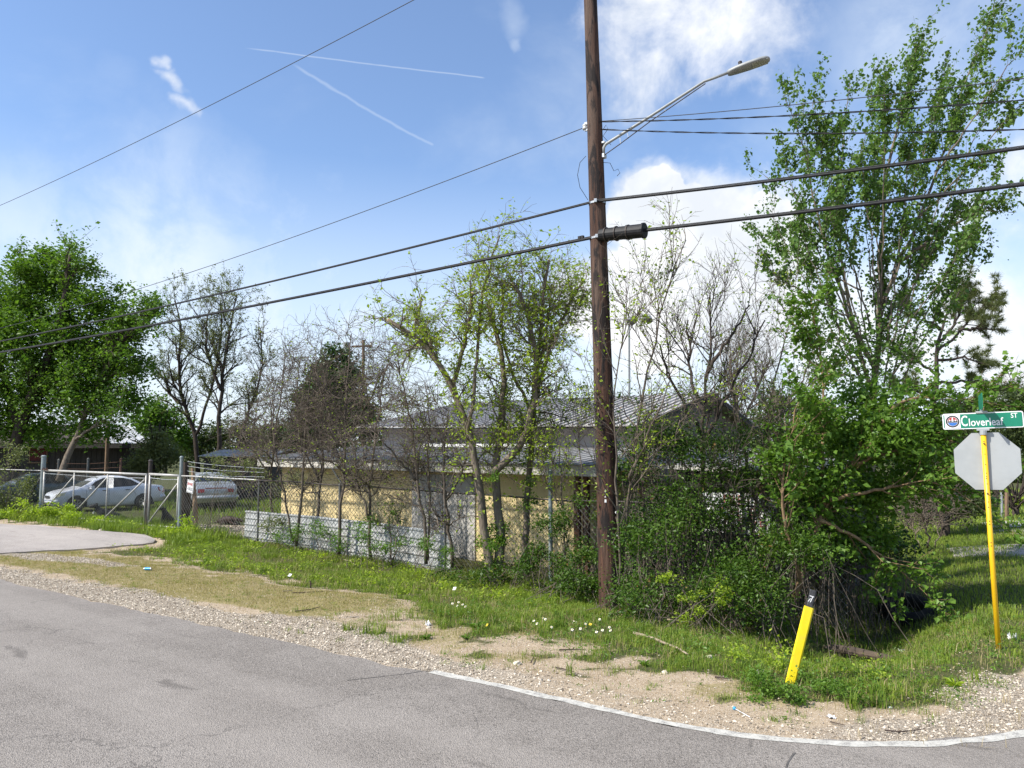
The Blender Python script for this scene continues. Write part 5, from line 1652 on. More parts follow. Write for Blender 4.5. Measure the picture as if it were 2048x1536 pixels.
def car_from_wheels(name, label, pf, pr, zhub, paint, near=1, **kw):
    """front and rear near-side hub picture points -> car pose"""
    a = gnd(pf[0], pf[1], zhub); b = gnd(pr[0], pr[1], zhub)
    hd = (a - b)[:2]; wb = np.linalg.norm(hd); hd /= wb
    mid = (a + b)[:2] / 2
    lftv = np.array([-hd[1], hd[0]])
    c = mid - lftv * near * .83 + hd * -.01
    return car(name, label, (c[0], c[1], zhub - .31), hd, paint, wb / 2.62, **kw)
P_WHITE = carpaint('white_car_paint', (0.66, 0.68, 0.72), 0.3, 0.05)
P_SILVER = carpaint('silver_beige_car_paint', (0.42, 0.43, 0.42), 0.32, 0.5)
P_TEAL = carpaint('dark_teal_car_paint', (0.035, 0.065, 0.07), 0.3, 0.4)
# the white sedan shows its left flank: front to the picture's left
car_from_wheels('parked_car', 'white sedan with tinted windows parked behind the wide gate leaf', (153, 1009), (287, 1003.5), 0.26, P_WHITE, near=1)
car_from_wheels('parked_car', 'dark teal car parked beyond the white sedan', (20, 1000), (150, 995), 0.26, P_TEAL, near=1)
c = gnd(432, 1020, 0.0)
Ys = 32.5
c = at(431, 985, Ys)
hd = np.array([-.47, .88]); hd /= np.linalg.norm(hd)
car('parked_car', 'silver beige sedan seen from behind, right of the gate', (c[0] + hd[0] * 2.2, Ys + hd[1] * 2.2, -.02), hd, P_SILVER, 1.06)

# ------------------------------------------------------------------ dogs
def skin_body(name, verts, edges, radii, mat, parent, lv=2):
    me = bpy.data.meshes.new(name)
    me.from_pydata([tuple(v) for v in verts], edges, [])
    me.materials.append(mat)
    o = bpy.data.objects.new(name, me); COL.objects.link(o); o.parent = parent
    sk = o.modifiers.new('skin', 'SKIN'); sk.use_smooth_shade = True
    for k, r_ in enumerate(radii):
        v = me.skin_vertices[0].data[k]
        v.radius = (r_, r_) if np.isscalar(r_) else r_
        v.use_root = (k == 0)
    ss_ = o.modifiers.new('subdivision', 'SUBSURF'); ss_.levels = lv; ss_.render_levels = lv
    return o
M_DOGB = pmat('black_dog_coat', (0.012, 0.011, 0.011), (0.022, 0.02, 0.018), 0.7, 0, 9)
M_DOGR = pmat('dark_brindle_coat', (0.05, 0.024, 0.016), (0.02, 0.012, 0.01), 0.7, 0, 14)
M_DOGW = pmat('white_chest_fur', (0.6, 0.58, 0.54), (0.5, 0.48, 0.45), 0.8, 0, 12)
def dog_lying(loc, rz, mat, label, chest=True, head_up=True, sc=1.0):
    r_ = root('dog', loc, label, 'dog', None, (0, 0, rz)); r_.scale = (sc,) * 3
    hz_ = .52 if head_up else .20
    hx = .40 if head_up else .58
    V = [(0, 0, .19), (.24, 0, .24), (-.26, 0, .18), (.34, 0, (.24 + hz_) / 2 + .02), (hx, 0, hz_), (hx + .13, 0, hz_ - .03), (hx + .21, 0, hz_ - .05),
         (.25, .12, .13), (.42, .13, .05), (.60, .13, .04), (.25, -.12, .13), (.42, -.13, .05), (.60, -.13, .04),
         (-.25, .15, .14), (-.02, .20, .07), (.10, .20, .04), (-.25, -.15, .14), (-.02, -.20, .07), (.10, -.20, .04),
         (-.45, .03, .10), (-.66, .10, .05)]
    E = [(0, 1), (0, 2), (1, 3), (3, 4), (4, 5), (5, 6), (1, 7), (7, 8), (8, 9), (1, 10), (10, 11), (11, 12), (2, 13), (13, 14), (14, 15), (2, 16), (16, 17), (17, 18), (2, 19), (19, 20)]
    Rr = [.16, .17, .15, .095, .095, .06, .045, .06, .045, .04, .06, .045, .04, .09, .06, .04, .09, .06, .04, .035, .015]
    skin_body('body', V, E, Rr, mat, r_)
    for sd_ in (1, -1):
        part('ear', G().poly([(hx - .06, sd_ * .06, hz_ + .06), (hx + .0, sd_ * .09, hz_ + .07), (hx - .01, sd_ * .13, hz_ + .03), (hx - .05, sd_ * .11, hz_ - .02)], (0.0, sd_ * .012, .012)), mat, r_, True)
        part('eye', G().lathe([(0, -.012), (.011, -.006), (.012, 0), (.011, .006), (0, .012)], (hx + .07, sd_ * .055, hz_ + .025), (0, 0, 1), 8), M_INK, r_, True)
    part('nose', G().lathe([(0, -.02), (.018, -.01), (.02, .0), (.015, .012), (0, .02)], (hx + .245, 0, hz_ - .04), (1, 0, 0), 8), M_INK, r_, True)
    if chest:
        part('chest_patch', G().lathe([(0, .030), (.035, .026), (.055, .0), (.03, -.02)], (.455, 0, .27), (1, 0, .35), 10), M_DOGW, r_, True)
    return r_
def dog_sitting(loc, rz, mat, label, sc=1.0):
    r_ = root('dog', loc, label, 'dog', None, (0, 0, rz)); r_.scale = (sc,) * 3
    V = [(-.05, 0, .24), (.10, 0, .46), (-.18, 0, .14), (.16, 0, .58), (.19, 0, .70), (.30, 0, .675), (.37, 0, .66),
         (.16, .10, .36), (.20, .10, .18), (.21, .10, .05), (.27, .10, .025), (.16, -.10, .36), (.20, -.10, .18), (.21, -.10, .05), (.27, -.10, .025),
         (-.12, .15, .14), (.08, .17, .12), (-.02, .17, .04), (.12, .17, .025), (-.12, -.15, .14), (.08, -.17, .12), (-.02, -.17, .04), (.12, -.17, .025),
         (-.34, .02, .06), (-.52, .08, .03)]
    E = [(0, 1), (0, 2), (1, 3), (3, 4), (4, 5), (5, 6), (1, 7), (7, 8), (8, 9), (9, 10), (1, 11), (11, 12), (12, 13), (13, 14), (2, 15), (15, 16), (16, 17), (17, 18), (2, 19), (19, 20), (20, 21), (21, 22), (2, 23), (23, 24)]
    Rr = [.15, .15, .14, .095, .095, .06, .042, .055, .042, .035, .035, .055, .042, .035, .035, .09, .07, .04, .035, .09, .07, .04, .035, .03, .015]
    skin_body('body', V, E, Rr, mat, r_)
    for sd_ in (1, -1):
        part('ear', G().poly([(.13, sd_ * .06, .76), (.19, sd_ * .09, .77), (.18, sd_ * .13, .72), (.14, sd_ * .11, .67)], (0, sd_ * .012, .012)), mat, r_, True)
        part('eye', G().lathe([(0, -.012), (.011, -.006), (.012, 0), (.011, .006), (0, .012)], (.25, sd_ * .055, .725), (0, 0, 1), 8), M_INK, r_, True)
    part('nose', G().lathe([(0, -.02), (.018, -.01), (.02, .0), (.015, .012), (0, .02)], (.405, 0, .665), (1, 0, 0), 8), M_INK, r_, True)
    return r_
p = gpx(216, 1040)
dog_lying(p, R(215), M_DOGB, 'black dog with a white chest lying in the yard behind the gate', sc=1.05)
p = gpx(335, 1052)
dog_sitting(p, R(230), M_DOGB, 'black dog sitting upright behind the narrow gate leaf', sc=.85)
p = gpx(452, 1049)
dog_lying(p, R(-10), M_DOGR, 'dark red-brown dog stretched out on the yard gravel', chest=False, head_up=False, sc=.8)
# ------------------------------------------------------------------ growing things
def bark(name, a, b, sc=14):
    return pmat(name, a, b, 0.9, 0, sc, stretch=(1, 1, .25), bump=.6, bscale=30, spec=.15)
B_GREY = bark('grey_bark', (0.20, 0.165, 0.125), (0.115, 0.09, 0.07))
B_DARK = bark('dark_bark', (0.075, 0.06, 0.048), (0.035, 0.028, 0.024))
B_BROWN = bark('brown_twig_bark', (0.165, 0.135, 0.105), (0.085, 0.068, 0.055))
B_TAN = bark('tan_stem_bark', (0.27, 0.18, 0.10), (0.15, 0.10, 0.06))
B_CUT = pmat('fresh_cut_wood', (0.62, 0.46, 0.27), (0.5, 0.36, 0.2), 0.8, 0, 20)
L_MID = leafmat('mid_green_leaf', (0.062, 0.14, 0.014), (0.15, 0.25, 0.032), .38)
L_LIGHT = leafmat('young_leaf', (0.19, 0.29, 0.022), (0.40, 0.49, 0.05), .42)
L_TALLOW = leafmat('tallow_leaf', (0.06, 0.135, 0.025), (0.14, 0.225, 0.045), .35, .4)
L_MULB = leafmat('mulberry_leaf', (0.065, 0.145, 0.018), (0.165, 0.275, 0.04), .38, .42)
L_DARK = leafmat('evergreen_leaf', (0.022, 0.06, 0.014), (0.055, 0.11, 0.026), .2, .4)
L_SAGE = leafmat('greyish_leaf', (0.10, 0.125, 0.05), (0.20, 0.22, 0.09), .35)
L_THICK = leafmat('thicket_leaf', (0.024, 0.066, 0.008), (0.100, 0.172, 0.018), .30, .45, cc=(0.24, 0.14, 0.05))
L_PINE = leafmat('pine_needle', (0.050, 0.075, 0.022), (0.125, 0.14, 0.042), .2, .5)
L_BRUSH = leafmat('dull_brush_leaf', (0.040, 0.068, 0.020), (0.095, 0.12, 0.038), .3)
def resamp(P, K):
    P = np.asarray(P, float)
    seg = np.concatenate([[0], np.cumsum(np.linalg.norm(np.diff(P, axis=0), axis=1))])
    t = np.linspace(0, seg[-1], K)
    Q = np.stack([np.interp(t, seg, P[:, k]) for k in range(3)], -1)
    for _ in range(2):
        Q[1:-1] = .25 * Q[:-2] + .5 * Q[1:-1] + .25 * Q[2:]
    return Q
def limb(rng, px, Y, r0, r1, K=14, dY=0.0, wob=0.02):
    """a limb through picture points, set at depth Y and drifting dY along its length"""
    m = len(px)
    P = [at(x, y, Y + dY * i / max(1, m - 1)) for i, (x, y) in enumerate(px)]
    Q = resamp(P, K)
    Q[1:-1] += rng.normal(0, wob, (K - 2, 3))
    return Q, np.linspace(r0, r1, K)
def grow(rng, P, Rr, n, t0, t1, L0, L1, a0, a1, up, wob, K=6, rf=.6, rmax=.05, rmin=.004, bias=None):
    N, KP, _ = P.shape
    ln = np.linalg.norm(np.diff(P, axis=1), axis=2).sum(1)
    idx = rng.choice(N, n, p=ln / ln.sum())
    t = rng.uniform(t0, t1, n) * (KP - 1)
    i0 = np.minimum(t.astype(int), KP - 2); f = (t - i0)[:, None]
    a = P[idx, i0]; b = P[idx, i0 + 1]
    p = a + (b - a) * f
    T = b - a; T /= np.linalg.norm(T, axis=1, keepdims=True) + 1e-9
    rp = Rr[idx, i0]
    v = rng.normal(0, 1, (n, 3)); v -= T * (v * T).sum(1, keepdims=True); v /= np.linalg.norm(v, axis=1, keepdims=True)
    an = rng.uniform(a0, a1, n)[:, None]
    d = T * np.cos(an) + v * np.sin(an)
    d[:, 2] += up
    if bias is not None: d += np.array(bias)
    d /= np.linalg.norm(d, axis=1, keepdims=True)
    L = rng.uniform(L0, L1, n)[:, None] * (0.6 + .7 * rng.random((n, 1)))
    out = [p]
    for k in range(K - 1):
        d = d + rng.normal(0, wob, (n, 3)); d[:, 2] += up * .12
        d /= np.linalg.norm(d, axis=1, keepdims=True)
        out.append(out[-1] + d * L / (K - 1))
    r0 = np.clip(rp * rf, rmin, rmax)
    return np.stack(out, 1), r0[:, None] * np.linspace(1, .35, K)[None]
def leaf_geo(rng, C, size, aspect=.62, up=.5, rnd=None, droop=0.0):
    n = len(C)
    size = size * (.6 + .75 * rng.random(n) ** 1.3)
    nrm = rng.normal(0, 1, (n, 3)); nrm[:, 2] = np.abs(nrm[:, 2]) + up
    nrm /= np.linalg.norm(nrm, axis=1, keepdims=True)
    d = rng.normal(0, 1, (n, 3)); d[:, 2] -= droop
    d -= nrm * (d * nrm).sum(1, keepdims=True); d /= np.linalg.norm(d, axis=1, keepdims=True) + 1e-9
    s = np.cross(nrm, d)
    L = size[:, None]; Wd = L * aspect * .5
    fold = nrm * L * .10
    V = np.stack([C, C + d * L * .42 + s * Wd + fold, C + d * L - fold * .6, C + d * L * .42 - s * Wd + fold], 1)
    b = np.arange(n)[:, None] * 4
    F = np.concatenate([np.concatenate([b, b + 1, b + 2], 1), np.concatenate([b, b + 2, b + 3], 1)])
    r = rng.random(n) if rnd is None else rnd
    return V.reshape(-1, 3), F, np.repeat(r, 4)
def leaves_on(rng, P, n, lo, hi, t0=.15, t1=1.0, jit=.03, **kw):
    N, K, _ = P.shape
    idx = rng.integers(0, N, n)
    t = rng.uniform(t0, t1, n) * (K - 1)
    i0 = np.minimum(t.astype(int), K - 2); f = (t - i0)[:, None]
    C = P[idx, i0] * (1 - f) + P[idx, i0 + 1] * f + rng.normal(0, jit, (n, 3))
    tw = rng.random(N)[idx] * .55 + rng.random(n) * .45
    return leaf_geo(rng, C, rng.uniform(lo, hi, n), rnd=tw, **kw)
def blob_leaves(rng, blobs, n, lo, hi, clump=.22, per=16, squash=1.0, shell=.55, depth=1.0, **kw):
    """leaves in clumps through balls given as (px, py, radius px, Y)"""
    w_ = np.array([(b[2] / FPX * b[3]) ** 2 for b in blobs]); w_ = w_ / w_.sum()
    nc = max(1, n // per)
    bi = rng.choice(len(blobs), nc, p=w_)
    cs = np.array([at(b[0], b[1], b[3]) for b in blobs]); rs = np.array([b[2] / FPX * b[3] for b in blobs])
    v = rng.normal(0, 1, (nc, 3)); v /= np.linalg.norm(v, axis=1, keepdims=True)
    rad = rs[bi] * (shell + (1 - shell) * rng.random(nc)) * rng.random(nc) ** .22
    v[:, 1] *= depth; v[:, 2] *= squash
    cc = cs[bi] + v * rad[:, None]
    ci = rng.integers(0, nc, n)
    C = cc[ci] + rng.normal(0, clump, (n, 3)) * np.array([1, 1, .6])
    tw = np.clip(rng.random(nc)[ci] * .6 + rng.random(n) * .4, 0, 1)
    V, F, r = leaf_geo(rng, C, rng.uniform(lo, hi, n), rnd=tw, **kw)
    return V, F, r, cc
def clip_ground(V, per):
    """drop nothing, but lift leaf groups that fell under the soil"""
    Q = V.reshape(-1, per, 3)
    s, n = Q[:, 0, 0] * CA - Q[:, 0, 1] * SA, Q[:, 0, 0] * SA + Q[:, 0, 1] * CA
    z = hz(s, n) + .02
    lift = np.maximum(0, z - Q[:, :, 2].min(1))
    Q[:, :, 2] += lift[:, None]
    return Q.reshape(-1, 3)
def tree(name, label, limbs, base, barkm, crown=None, twigs=None, leafm=None, cat='tree', group=None, cuts=None, k=8):
    """crown = list of (V, F, rnd); twigs = list of (P, R, sides)"""
    r_ = root(name, base, label, cat, group)
    g = G()
    for P, Rr in limbs: g.tube(P, Rr, k)
    part('trunk', g, barkm, r_, smooth=True)
    if twigs:
        g = G()
        for P, Rr, sd_ in twigs: g.tubes(P, Rr, sd_)
        part('branches', g, barkm, r_, smooth=True, kind='stuff')
    if crown:
        g = G()
        for V, F, rr in crown: g.add(clip_ground(np.array(V), 4), [F], rr)
        part('crown', g, leafm, r_, kind='stuff', rnd=True)
    for P, rad, ax_ in (cuts or []):
        part('sawn_end', G().lathe([(0, .012), (rad, .008), (rad * 1.05, -.01)], P, ax_, 10), B_CUT, r_)
    return r_
def stack(limbs, K=14):
    return np.stack([resamp(P, K) for P, _ in limbs]), np.stack([np.interp(np.linspace(0, 1, K), np.linspace(0, 1, len(Rr)), Rr) for _, Rr in limbs])

rng = np.random.default_rng(2024)
# --- big leafy tree at far left
Y = 38.0
lm = [limb(rng, [(20, 985), (28, 900), (36, 850), (70, 780), (108, 690), (130, 600), (140, 510)], Y, .34, .07, dY=-1),
      limb(rng, [(36, 850), (10, 760), (-20, 660), (-50, 560)], Y, .22, .06, dY=1),
      limb(rng, [(60, 800), (120, 760), (190, 720), (250, 680), (290, 620)], Y, .16, .05, dY=-1.5),
      limb(rng, [(100, 700), (60, 620), (50, 540)], Y, .12, .04, dY=1)]
P, Rr = stack(lm)
P1, R1 = grow(rng, P, Rr, 90, .3, .95, .8, 1.7, .5, 1.2, .08, .12, 7, .5, .07, .02)
P2, R2 = grow(rng, P1, R1, 520, .2, 1, .6, 1.4, .4, 1.1, .15, .16, 5, .5, .03, .01)
bl_ = [(60, 570, 80), (130, 545, 75), (200, 600, 62), (262, 640, 48), (20, 660, 90), (120, 660, 95), (220, 690, 75), (285, 720, 42), (60, 760, 90), (165, 770, 80), (262, 785, 48),
       (95, 505, 38), (140, 492, 26), (45, 520, 30), (-80, 600, 120), (-80, 760, 120), (85, 845, 48), (180, 845, 40), (305, 585, 22), (250, 565, 20), (10, 840, 50)]
bl_ = [(x - max(0, x - 150) * .10, y + 14, r, Y + rng.uniform(-1, 1)) for x, y, r in bl_]
bl_ += [(60, 868, 34, 40.5), (150, 858, 30, 41), (110, 880, 20, 41), (230, 862, 22, 41)]
V, F, rr, cc = blob_leaves(rng, bl_, 66000, .12, .25, clump=.30, per=22, shell=.3, up=.7)
l2 = leaves_on(rng, P2, 14000, .12, .22, jit=.14)
tree('broadleaf_tree', 'big leafy green tree filling the far left beside the dark house', lm, at(20, 985, Y), B_DARK, [(V, F, rr), l2], [(P1, R1, 5), (P2, R2, 4)], L_MID)
Yc = 36.5
lm = [limb(rng, [(118, 962), (128, 925), (150, 880), (185, 800), (215, 720), (240, 650)], Yc, .17, .05, dY=1.0), limb(rng, [(150, 880), (190, 850), (225, 830)], Yc, .07, .03), limb(rng, [(170, 832), (140, 790), (130, 760)], Yc, .06, .03)]
P, Rr = stack(lm)
P1, R1 = grow(rng, P, Rr, 50, .35, 1, .6, 1.8, .5, 1.1, .1, .15, 6, .5, .04, .012)
P2, R2 = grow(rng, P1, R1, 200, .2, 1, .4, 1.0, .4, 1.1, .1, .16, 5, .5, .02, .008)
tree('broadleaf_tree', 'slim leaning tree growing in front of the dark house', lm, at(118, 962, Yc), B_GREY, [leaves_on(rng, P2, 6000, .10, .2, jit=.14)], [(P1, R1, 5), (P2, R2, 4)], L_MID)

# --- thin grey-green trees behind the yard
def thin_tree(label, stems, Y, nl, seed, leafm=L_SAGE, n1=60, n2=420, n3=900, lo=.07, hi=.13, r0=.16, L=1.0, barkm=B_DARK, up=.25, name='thin_tree', jit=.06):
    rg_ = np.random.default_rng(seed)
    lm = [limb(rg_, st, Y + rg_.uniform(-.6, .6), r0 * (1 if i == 0 else .6), r0 * .22, dY=rg_.uniform(-1, 1), wob=.04) for i, st in enumerate(stems)]
    P, Rr = stack(lm)
    P1, R1 = grow(rg_, P, Rr, n1, .25, 1, 1.0 * L, 2.4 * L, .45, 1.1, up, .14, 7, .55, .06, .016)
    P2, R2 = grow(rg_, P1, R1, n2, .15, 1, .6 * L, 1.6 * L, .4, 1.1, up, .18, 5, .55, .02, .009)
    P3_, R3 = grow(rg_, P2, R2, n3, .15, 1, .25 * L, .6 * L, .3, .9, up * .6, .18, 4, .6, .011, .006)
    cr = [leaves_on(rg_, P3_, nl, lo, hi, jit=jit)] if nl else None
    return tree(name, label, lm, at(stems[0][0][0], stems[0][0][1], Y), barkm, cr, [(P1, R1, 5), (P2, R2, 4), (P3_, R3, 3)], leafm)
thin_tree('thin pale-leaved tree with a forked dark trunk left of the twiggy bushes', [[(396, 950), (392, 870), (370, 812), (356, 760), (362, 690), (366, 640), (350, 600)], [(392, 870), (420, 790), (436, 720), (445, 640), (440, 600)], [(370, 812), (340, 790), (325, 740)]], 46, 9000, 5)
thin_tree('thin pale-leaved tree reaching above the cable, beside the forked one', [[(436, 950), (438, 850), (442, 780), (452, 700), (462, 640), (474, 590)], [(470, 950), (480, 870), (508, 800), (528, 730), (520, 660)], [(442, 780), (410, 700), (420, 620)]], 44, 9500, 6)
# --- dark evergreen
Y = 37
bl_ = [(655, 770, 50, Y), (690, 752, 42, Y), (622, 800, 45, Y), (705, 815, 52, Y), (660, 850, 65, Y), (605, 860, 40, Y), (735, 850, 36, Y), (664, 705, 17, Y), (690, 712, 12, Y), (650, 735, 25, Y)]
V, F, rr, cc = blob_leaves(rng, bl_, 30000, .12, .24, clump=.24, per=18, shell=.25)
lm = [limb(rng, [(665, 960), (665, 850), (664, 760), (664, 700)], Y, .2, .03)]
tree('evergreen_tree', 'dense dark evergreen rising behind the twiggy bushes', lm, at(665, 960, Y), B_DARK, [(V, F, rr)], None, L_DARK)

# --- leafless thorny saplings along the fence
def sapling(label, stems, n_off, seed, nl=350, n1=46, n2=520, n3=1500, L=1.0, leafm=L_LIGHT, r0=.045, up=.1, barkm=B_BROWN):
    rg_ = np.random.default_rng(seed)
    s0 = s_at(stems[0][0][0], FN + n_off)
    Y = float(W(s0, FN + n_off)[1])
    lm = [limb(rg_, st, Y + rg_.uniform(-.15, .15), r0 * (1 if i == 0 else .7), r0 * .25, dY=rg_.uniform(-.6, .6), wob=.025) for i, st in enumerate(stems)]
    P, Rr = stack(lm)
    P1, R1 = grow(rg_, P, Rr, n1, .25, 1, .7 * L, 1.7 * L, .5, 1.35, up, .24, 7, .55, .02, .010)
    P2, R2 = grow(rg_, P1, R1, n2, .1, 1, .35 * L, .95 * L, .5, 1.4, up * .7, .26, 5, .6, .011, .0065)
    P3_, R3 = grow(rg_, P2, R2, n3, .1, 1, .14 * L, .42 * L, .5, 1.4, up * .4, .28, 4, .7, .007, .005)
    cr = [leaves_on(rg_, P2, nl, .035, .07, jit=.03)] if nl else None
    return tree('sapling', label, lm, P3(s0, FN + n_off), barkm, cr, [(P1, R1, 5), (P2, R2, 4), (P3_, R3, 3)], leafm)
sapling('leafless twiggy sapling at the left corner of the yellow shed', [[(592, 1092), (600, 1010), (610, 910), (616, 820), (622, 740)], [(588, 1085), (572, 1000), (556, 920), (540, 840), (550, 770)]], -.25, 31, 500)
sapling('leafless twiggy sapling against the thick fence post', [[(676, 1112), (685, 1010), (691, 900), (690, 800), (697, 720), (702, 668)], [(690, 900), (650, 810), (630, 730)], [(691, 880), (740, 800), (770, 730)]], -.2, 32, 350)
sapling('leafless twiggy sapling in front of the grey door', [[(852, 1128), (848, 1040), (832, 960), (830, 880), (816, 800), (792, 730)], [(856, 1120), (858, 1000), (855, 900), (860, 830), (850, 770)], [(832, 960), (780, 900), (740, 850)]], -.2, 33, 900)
sapling('low leafy sprout in front of the middle corrugated sheet', [[(780, 1130), (782, 1090), (775, 1040)], [(782, 1130), (800, 1070), (795, 1030)]], -.15, 34, 900, 8, 60, 160, .5, L_MID, .03)
sapling('bare twiggy sapling behind the fence between shed corner and dark evergreen', [[(545, 1060), (540, 960), (552, 860), (560, 780), (570, 700)], [(540, 960), (500, 880), (520, 790)]], 1.0, 35, 250, 34, 300, 650)
sapling('bare tangle of thorny twigs left of the shed roof', [[(620, 1000), (600, 900), (590, 800), (600, 720)], [(640, 1000), (660, 860), (720, 760)], [(620, 960), (540, 900), (470, 930)]], 3.0, 36, 250, 36, 300, 650, 1.15)

sapling('thin bare sapling between the left and middle sheets', [[(742, 1120), (736, 1010), (748, 890), (760, 800), (770, 740)], [(738, 1040), (715, 960), (705, 880)]], -.22, 37, 500, 30, 340, 900)
sapling('thin bare sapling at the right end of the sheets', [[(905, 1135), (892, 1010), (884, 910), (898, 820)], [(892, 1000), (930, 930), (940, 850)]], -.2, 38, 700, 30, 320, 800)
sapling('bare sapling behind the left sheet, in front of the shed corner', [[(632, 1075), (640, 980), (648, 880), (640, 800), (655, 730)], [(640, 960), (600, 890), (580, 830)]], .6, 39, 300, 34, 380, 900)
# --- pollarded trees in the middle
def pollard(label, stems, Y, seed, base, r0=.12, shoots=70, leaves=2600, cutset=()):
    rg_ = np.random.default_rng(seed)
    lm = []; cuts = []
    for i, (st, ra, rb, cut) in enumerate(stems):
        P_, R_2 = limb(rg_, st, Y + rg_.uniform(-.1, .1), ra, rb, K=18, dY=rg_.uniform(-.8, .8), wob=.018)
        lm.append((P_, R_2))
        if cut:
            d_ = P_[-1] - P_[-2]; d_ /= np.linalg.norm(d_)
            cuts.append((P_[-1], rb * 1.0, d_))
    P, Rr = stack(lm, 18)
    P1, R1 = grow(rg_, P, Rr, shoots, .35, 1, .4, 1.0, .5, 1.4, .12, .18, 7, .4, .022, .008)
    P2, R2 = grow(rg_, P1, R1, shoots * 8, .15, 1, .25, .8, .5, 1.35, .08, .26, 5, .6, .009, .005)
    P3_, R3 = grow(rg_, P2, R2, shoots * 17, .15, 1, .14, .42, .4, 1.2, .05, .24, 4, .7, .0065, .0048)
    Pl = np.concatenate([resampN(P2, 4), P3_])
    keep = rg_.random(len(Pl)) < .5
    cr = [leaves_on(rg_, Pl[keep], int(leaves * .9), .045, .10, jit=.04), leaves_on(rg_, resampN(P, 18), leaves // 3, .045, .10, .05, .95, .16)]
    return tree('pollarded_tree', label, lm, base, B_GREY, cr, [(P1, R1, 5), (P2, R2, 4), (P3_, R3, 3)], L_LIGHT, cuts=cuts, k=10)
def resampN(P, K):
    N, K0, _ = P.shape
    t = np.linspace(0, K0 - 1, K); i0 = np.minimum(t.astype(int), K0 - 2); f = (t - i0)[None, :, None]
    return P[:, i0] * (1 - f) + P[:, i0 + 1] * f
Yp = 16.6
pollard('pollarded tree with several pale cut limbs in front of the yellow shed', [
    ([(985, 1165), (968, 1060), (957, 950), (938, 860), (905, 775), (862, 695), (776, 640)], .105, .05, True),
    ([(1000, 1165), (1000, 1050), (988, 940), (998, 880), (1010, 790), (1004, 700), (976, 612)], .115, .045, True),
    ([(988, 945), (1030, 912), (1060, 850), (1074, 760), (1070, 690), (1058, 620), (1024, 566)], .085, .04, True),
    ([(905, 775), (926, 700), (940, 630), (945, 586)], .05, .035, True),
    ([(862, 695), (834, 650), (842, 594)], .04, .028, True),
    ([(938, 860), (950, 760), (960, 660), (968, 560), (1000, 470)], .045, .016, False)], Yp, 71, P3(s_at(990, 13.6), 13.6), shoots=110, leaves=8200)
pollard('slimmer vine-clad pollarded tree right behind the first one', [
    ([(1050, 1160), (1054, 1010), (1062, 890), (1066, 780), (1080, 690), (1086, 600), (1098, 520)], .085, .03, True),
    ([(1064, 810), (1100, 700), (1130, 620), (1168, 560)], .05, .025, False),
    ([(1070, 760), (1090, 680), (1105, 570)], .04, .022, True),
    ([(1066, 830), (1020, 740), (1000, 660), (1010, 560)], .04, .02, False)], Yp + .7, 72, P3(s_at(1050, 14.0), 13.9), shoots=95, leaves=6200)

# --- arching vines and bare tree right of the pole
def brush(label, stems, Y, seed, nl, name='sapling', leafm=L_LIGHT, n1=40, n2=340, n3=700, r0=.035, L=.9, lo=.04, hi=.08, barkm=B_BROWN, up=.2, base=None, wob=.13):
    rg_ = np.random.default_rng(seed)
    lm = [limb(rg_, st, Y + rg_.uniform(-.3, .3), r0 * (1 if i == 0 else .7), r0 * .22, dY=rg_.uniform(-.8, .8), wob=.02) for i, st in enumerate(stems)]
    P, Rr = stack(lm)
    P1, R1 = grow(rg_, P, Rr, n1, .2, 1, .7 * L, 1.8 * L, .35, 1.1, up, wob, 7, .55, .02, .008)
    P2, R2 = grow(rg_, P1, R1, n2, .1, 1, .3 * L, .9 * L, .3, 1.0, up * .7, .16, 5, .6, .009, .005)
    P3_, R3 = grow(rg_, P2, R2, n3, .1, 1, .12 * L, .35 * L, .4, 1.1, up * .4, .2, 4, .7, .0055, .0038)
    cr = [leaves_on(rg_, P2, nl, lo, hi, jit=.04)] if nl else None
    b_ = at(stems[0][0][0], stems[0][0][1], Y) if base is None else base
    return tree(name, label, lm, b_, barkm, cr, [(P1, R1, 5), (P2, R2, 4), (P3_, R3, 3)], leafm)
brush('arching whips with small light leaves just right of the utility pole', [[(1245, 1170), (1258, 960), (1285, 780), (1322, 620), (1372, 480)], [(1240, 1170), (1235, 950), (1225, 760), (1260, 620)], [(1258, 960), (1300, 860), (1340, 760)]], 13.6, 81, 1500, n1=46)
brush('bare upright tree with dark branches right of the pole', [[(1402, 1170), (1406, 1000), (1400, 900), (1410, 820), (1415, 740), (1422, 670), (1420, 585)], [(1406, 870), (1362, 800), (1334, 740), (1320, 690)], [(1415, 745), (1462, 670), (1500, 610)], [(1400, 905), (1452, 800), (1505, 700), (1530, 640)], [(1410, 830), (1380, 760), (1376, 640)]], 15.0, 82, 700, 'bare_tree', r0=.06, barkm=B_DARK, n1=46, n2=360, up=.3, L=1.0)
brush('bare leaning stems between the bare tree and the tall leafy tree', [[(1500, 1180), (1510, 1000), (1530, 860), (1560, 720), (1580, 640)], [(1510, 1000), (1480, 880), (1470, 780), (1440, 700)], [(1530, 870), (1590, 790), (1620, 720)]], 15.6, 83, 700, r0=.045, n1=40, up=.28)
brush('low leafy whips left of the pole against the shed corner', [[(1130, 1165), (1130, 1040), (1120, 930), (1125, 820)], [(1165, 1165), (1170, 1030), (1160, 900), (1150, 760)], [(1130, 1040), (1090, 960), (1080, 880)]], 15.9, 84, 1800, r0=.025, n1=34, L=.8)
brush('vine-hung stems hiding the lean-to', [[(1330, 1180), (1335, 1010), (1345, 900), (1360, 840)], [(1450, 1180), (1455, 1010), (1470, 900)], [(1560, 1180), (1555, 1020), (1570, 900), (1560, 840)], [(1290, 1170), (1285, 1010), (1300, 890)]], 14.2, 85, 2600, leafm=L_THICK, n1=60, n2=480, n3=700, r0=.035, lo=.045, hi=.085, L=.85)

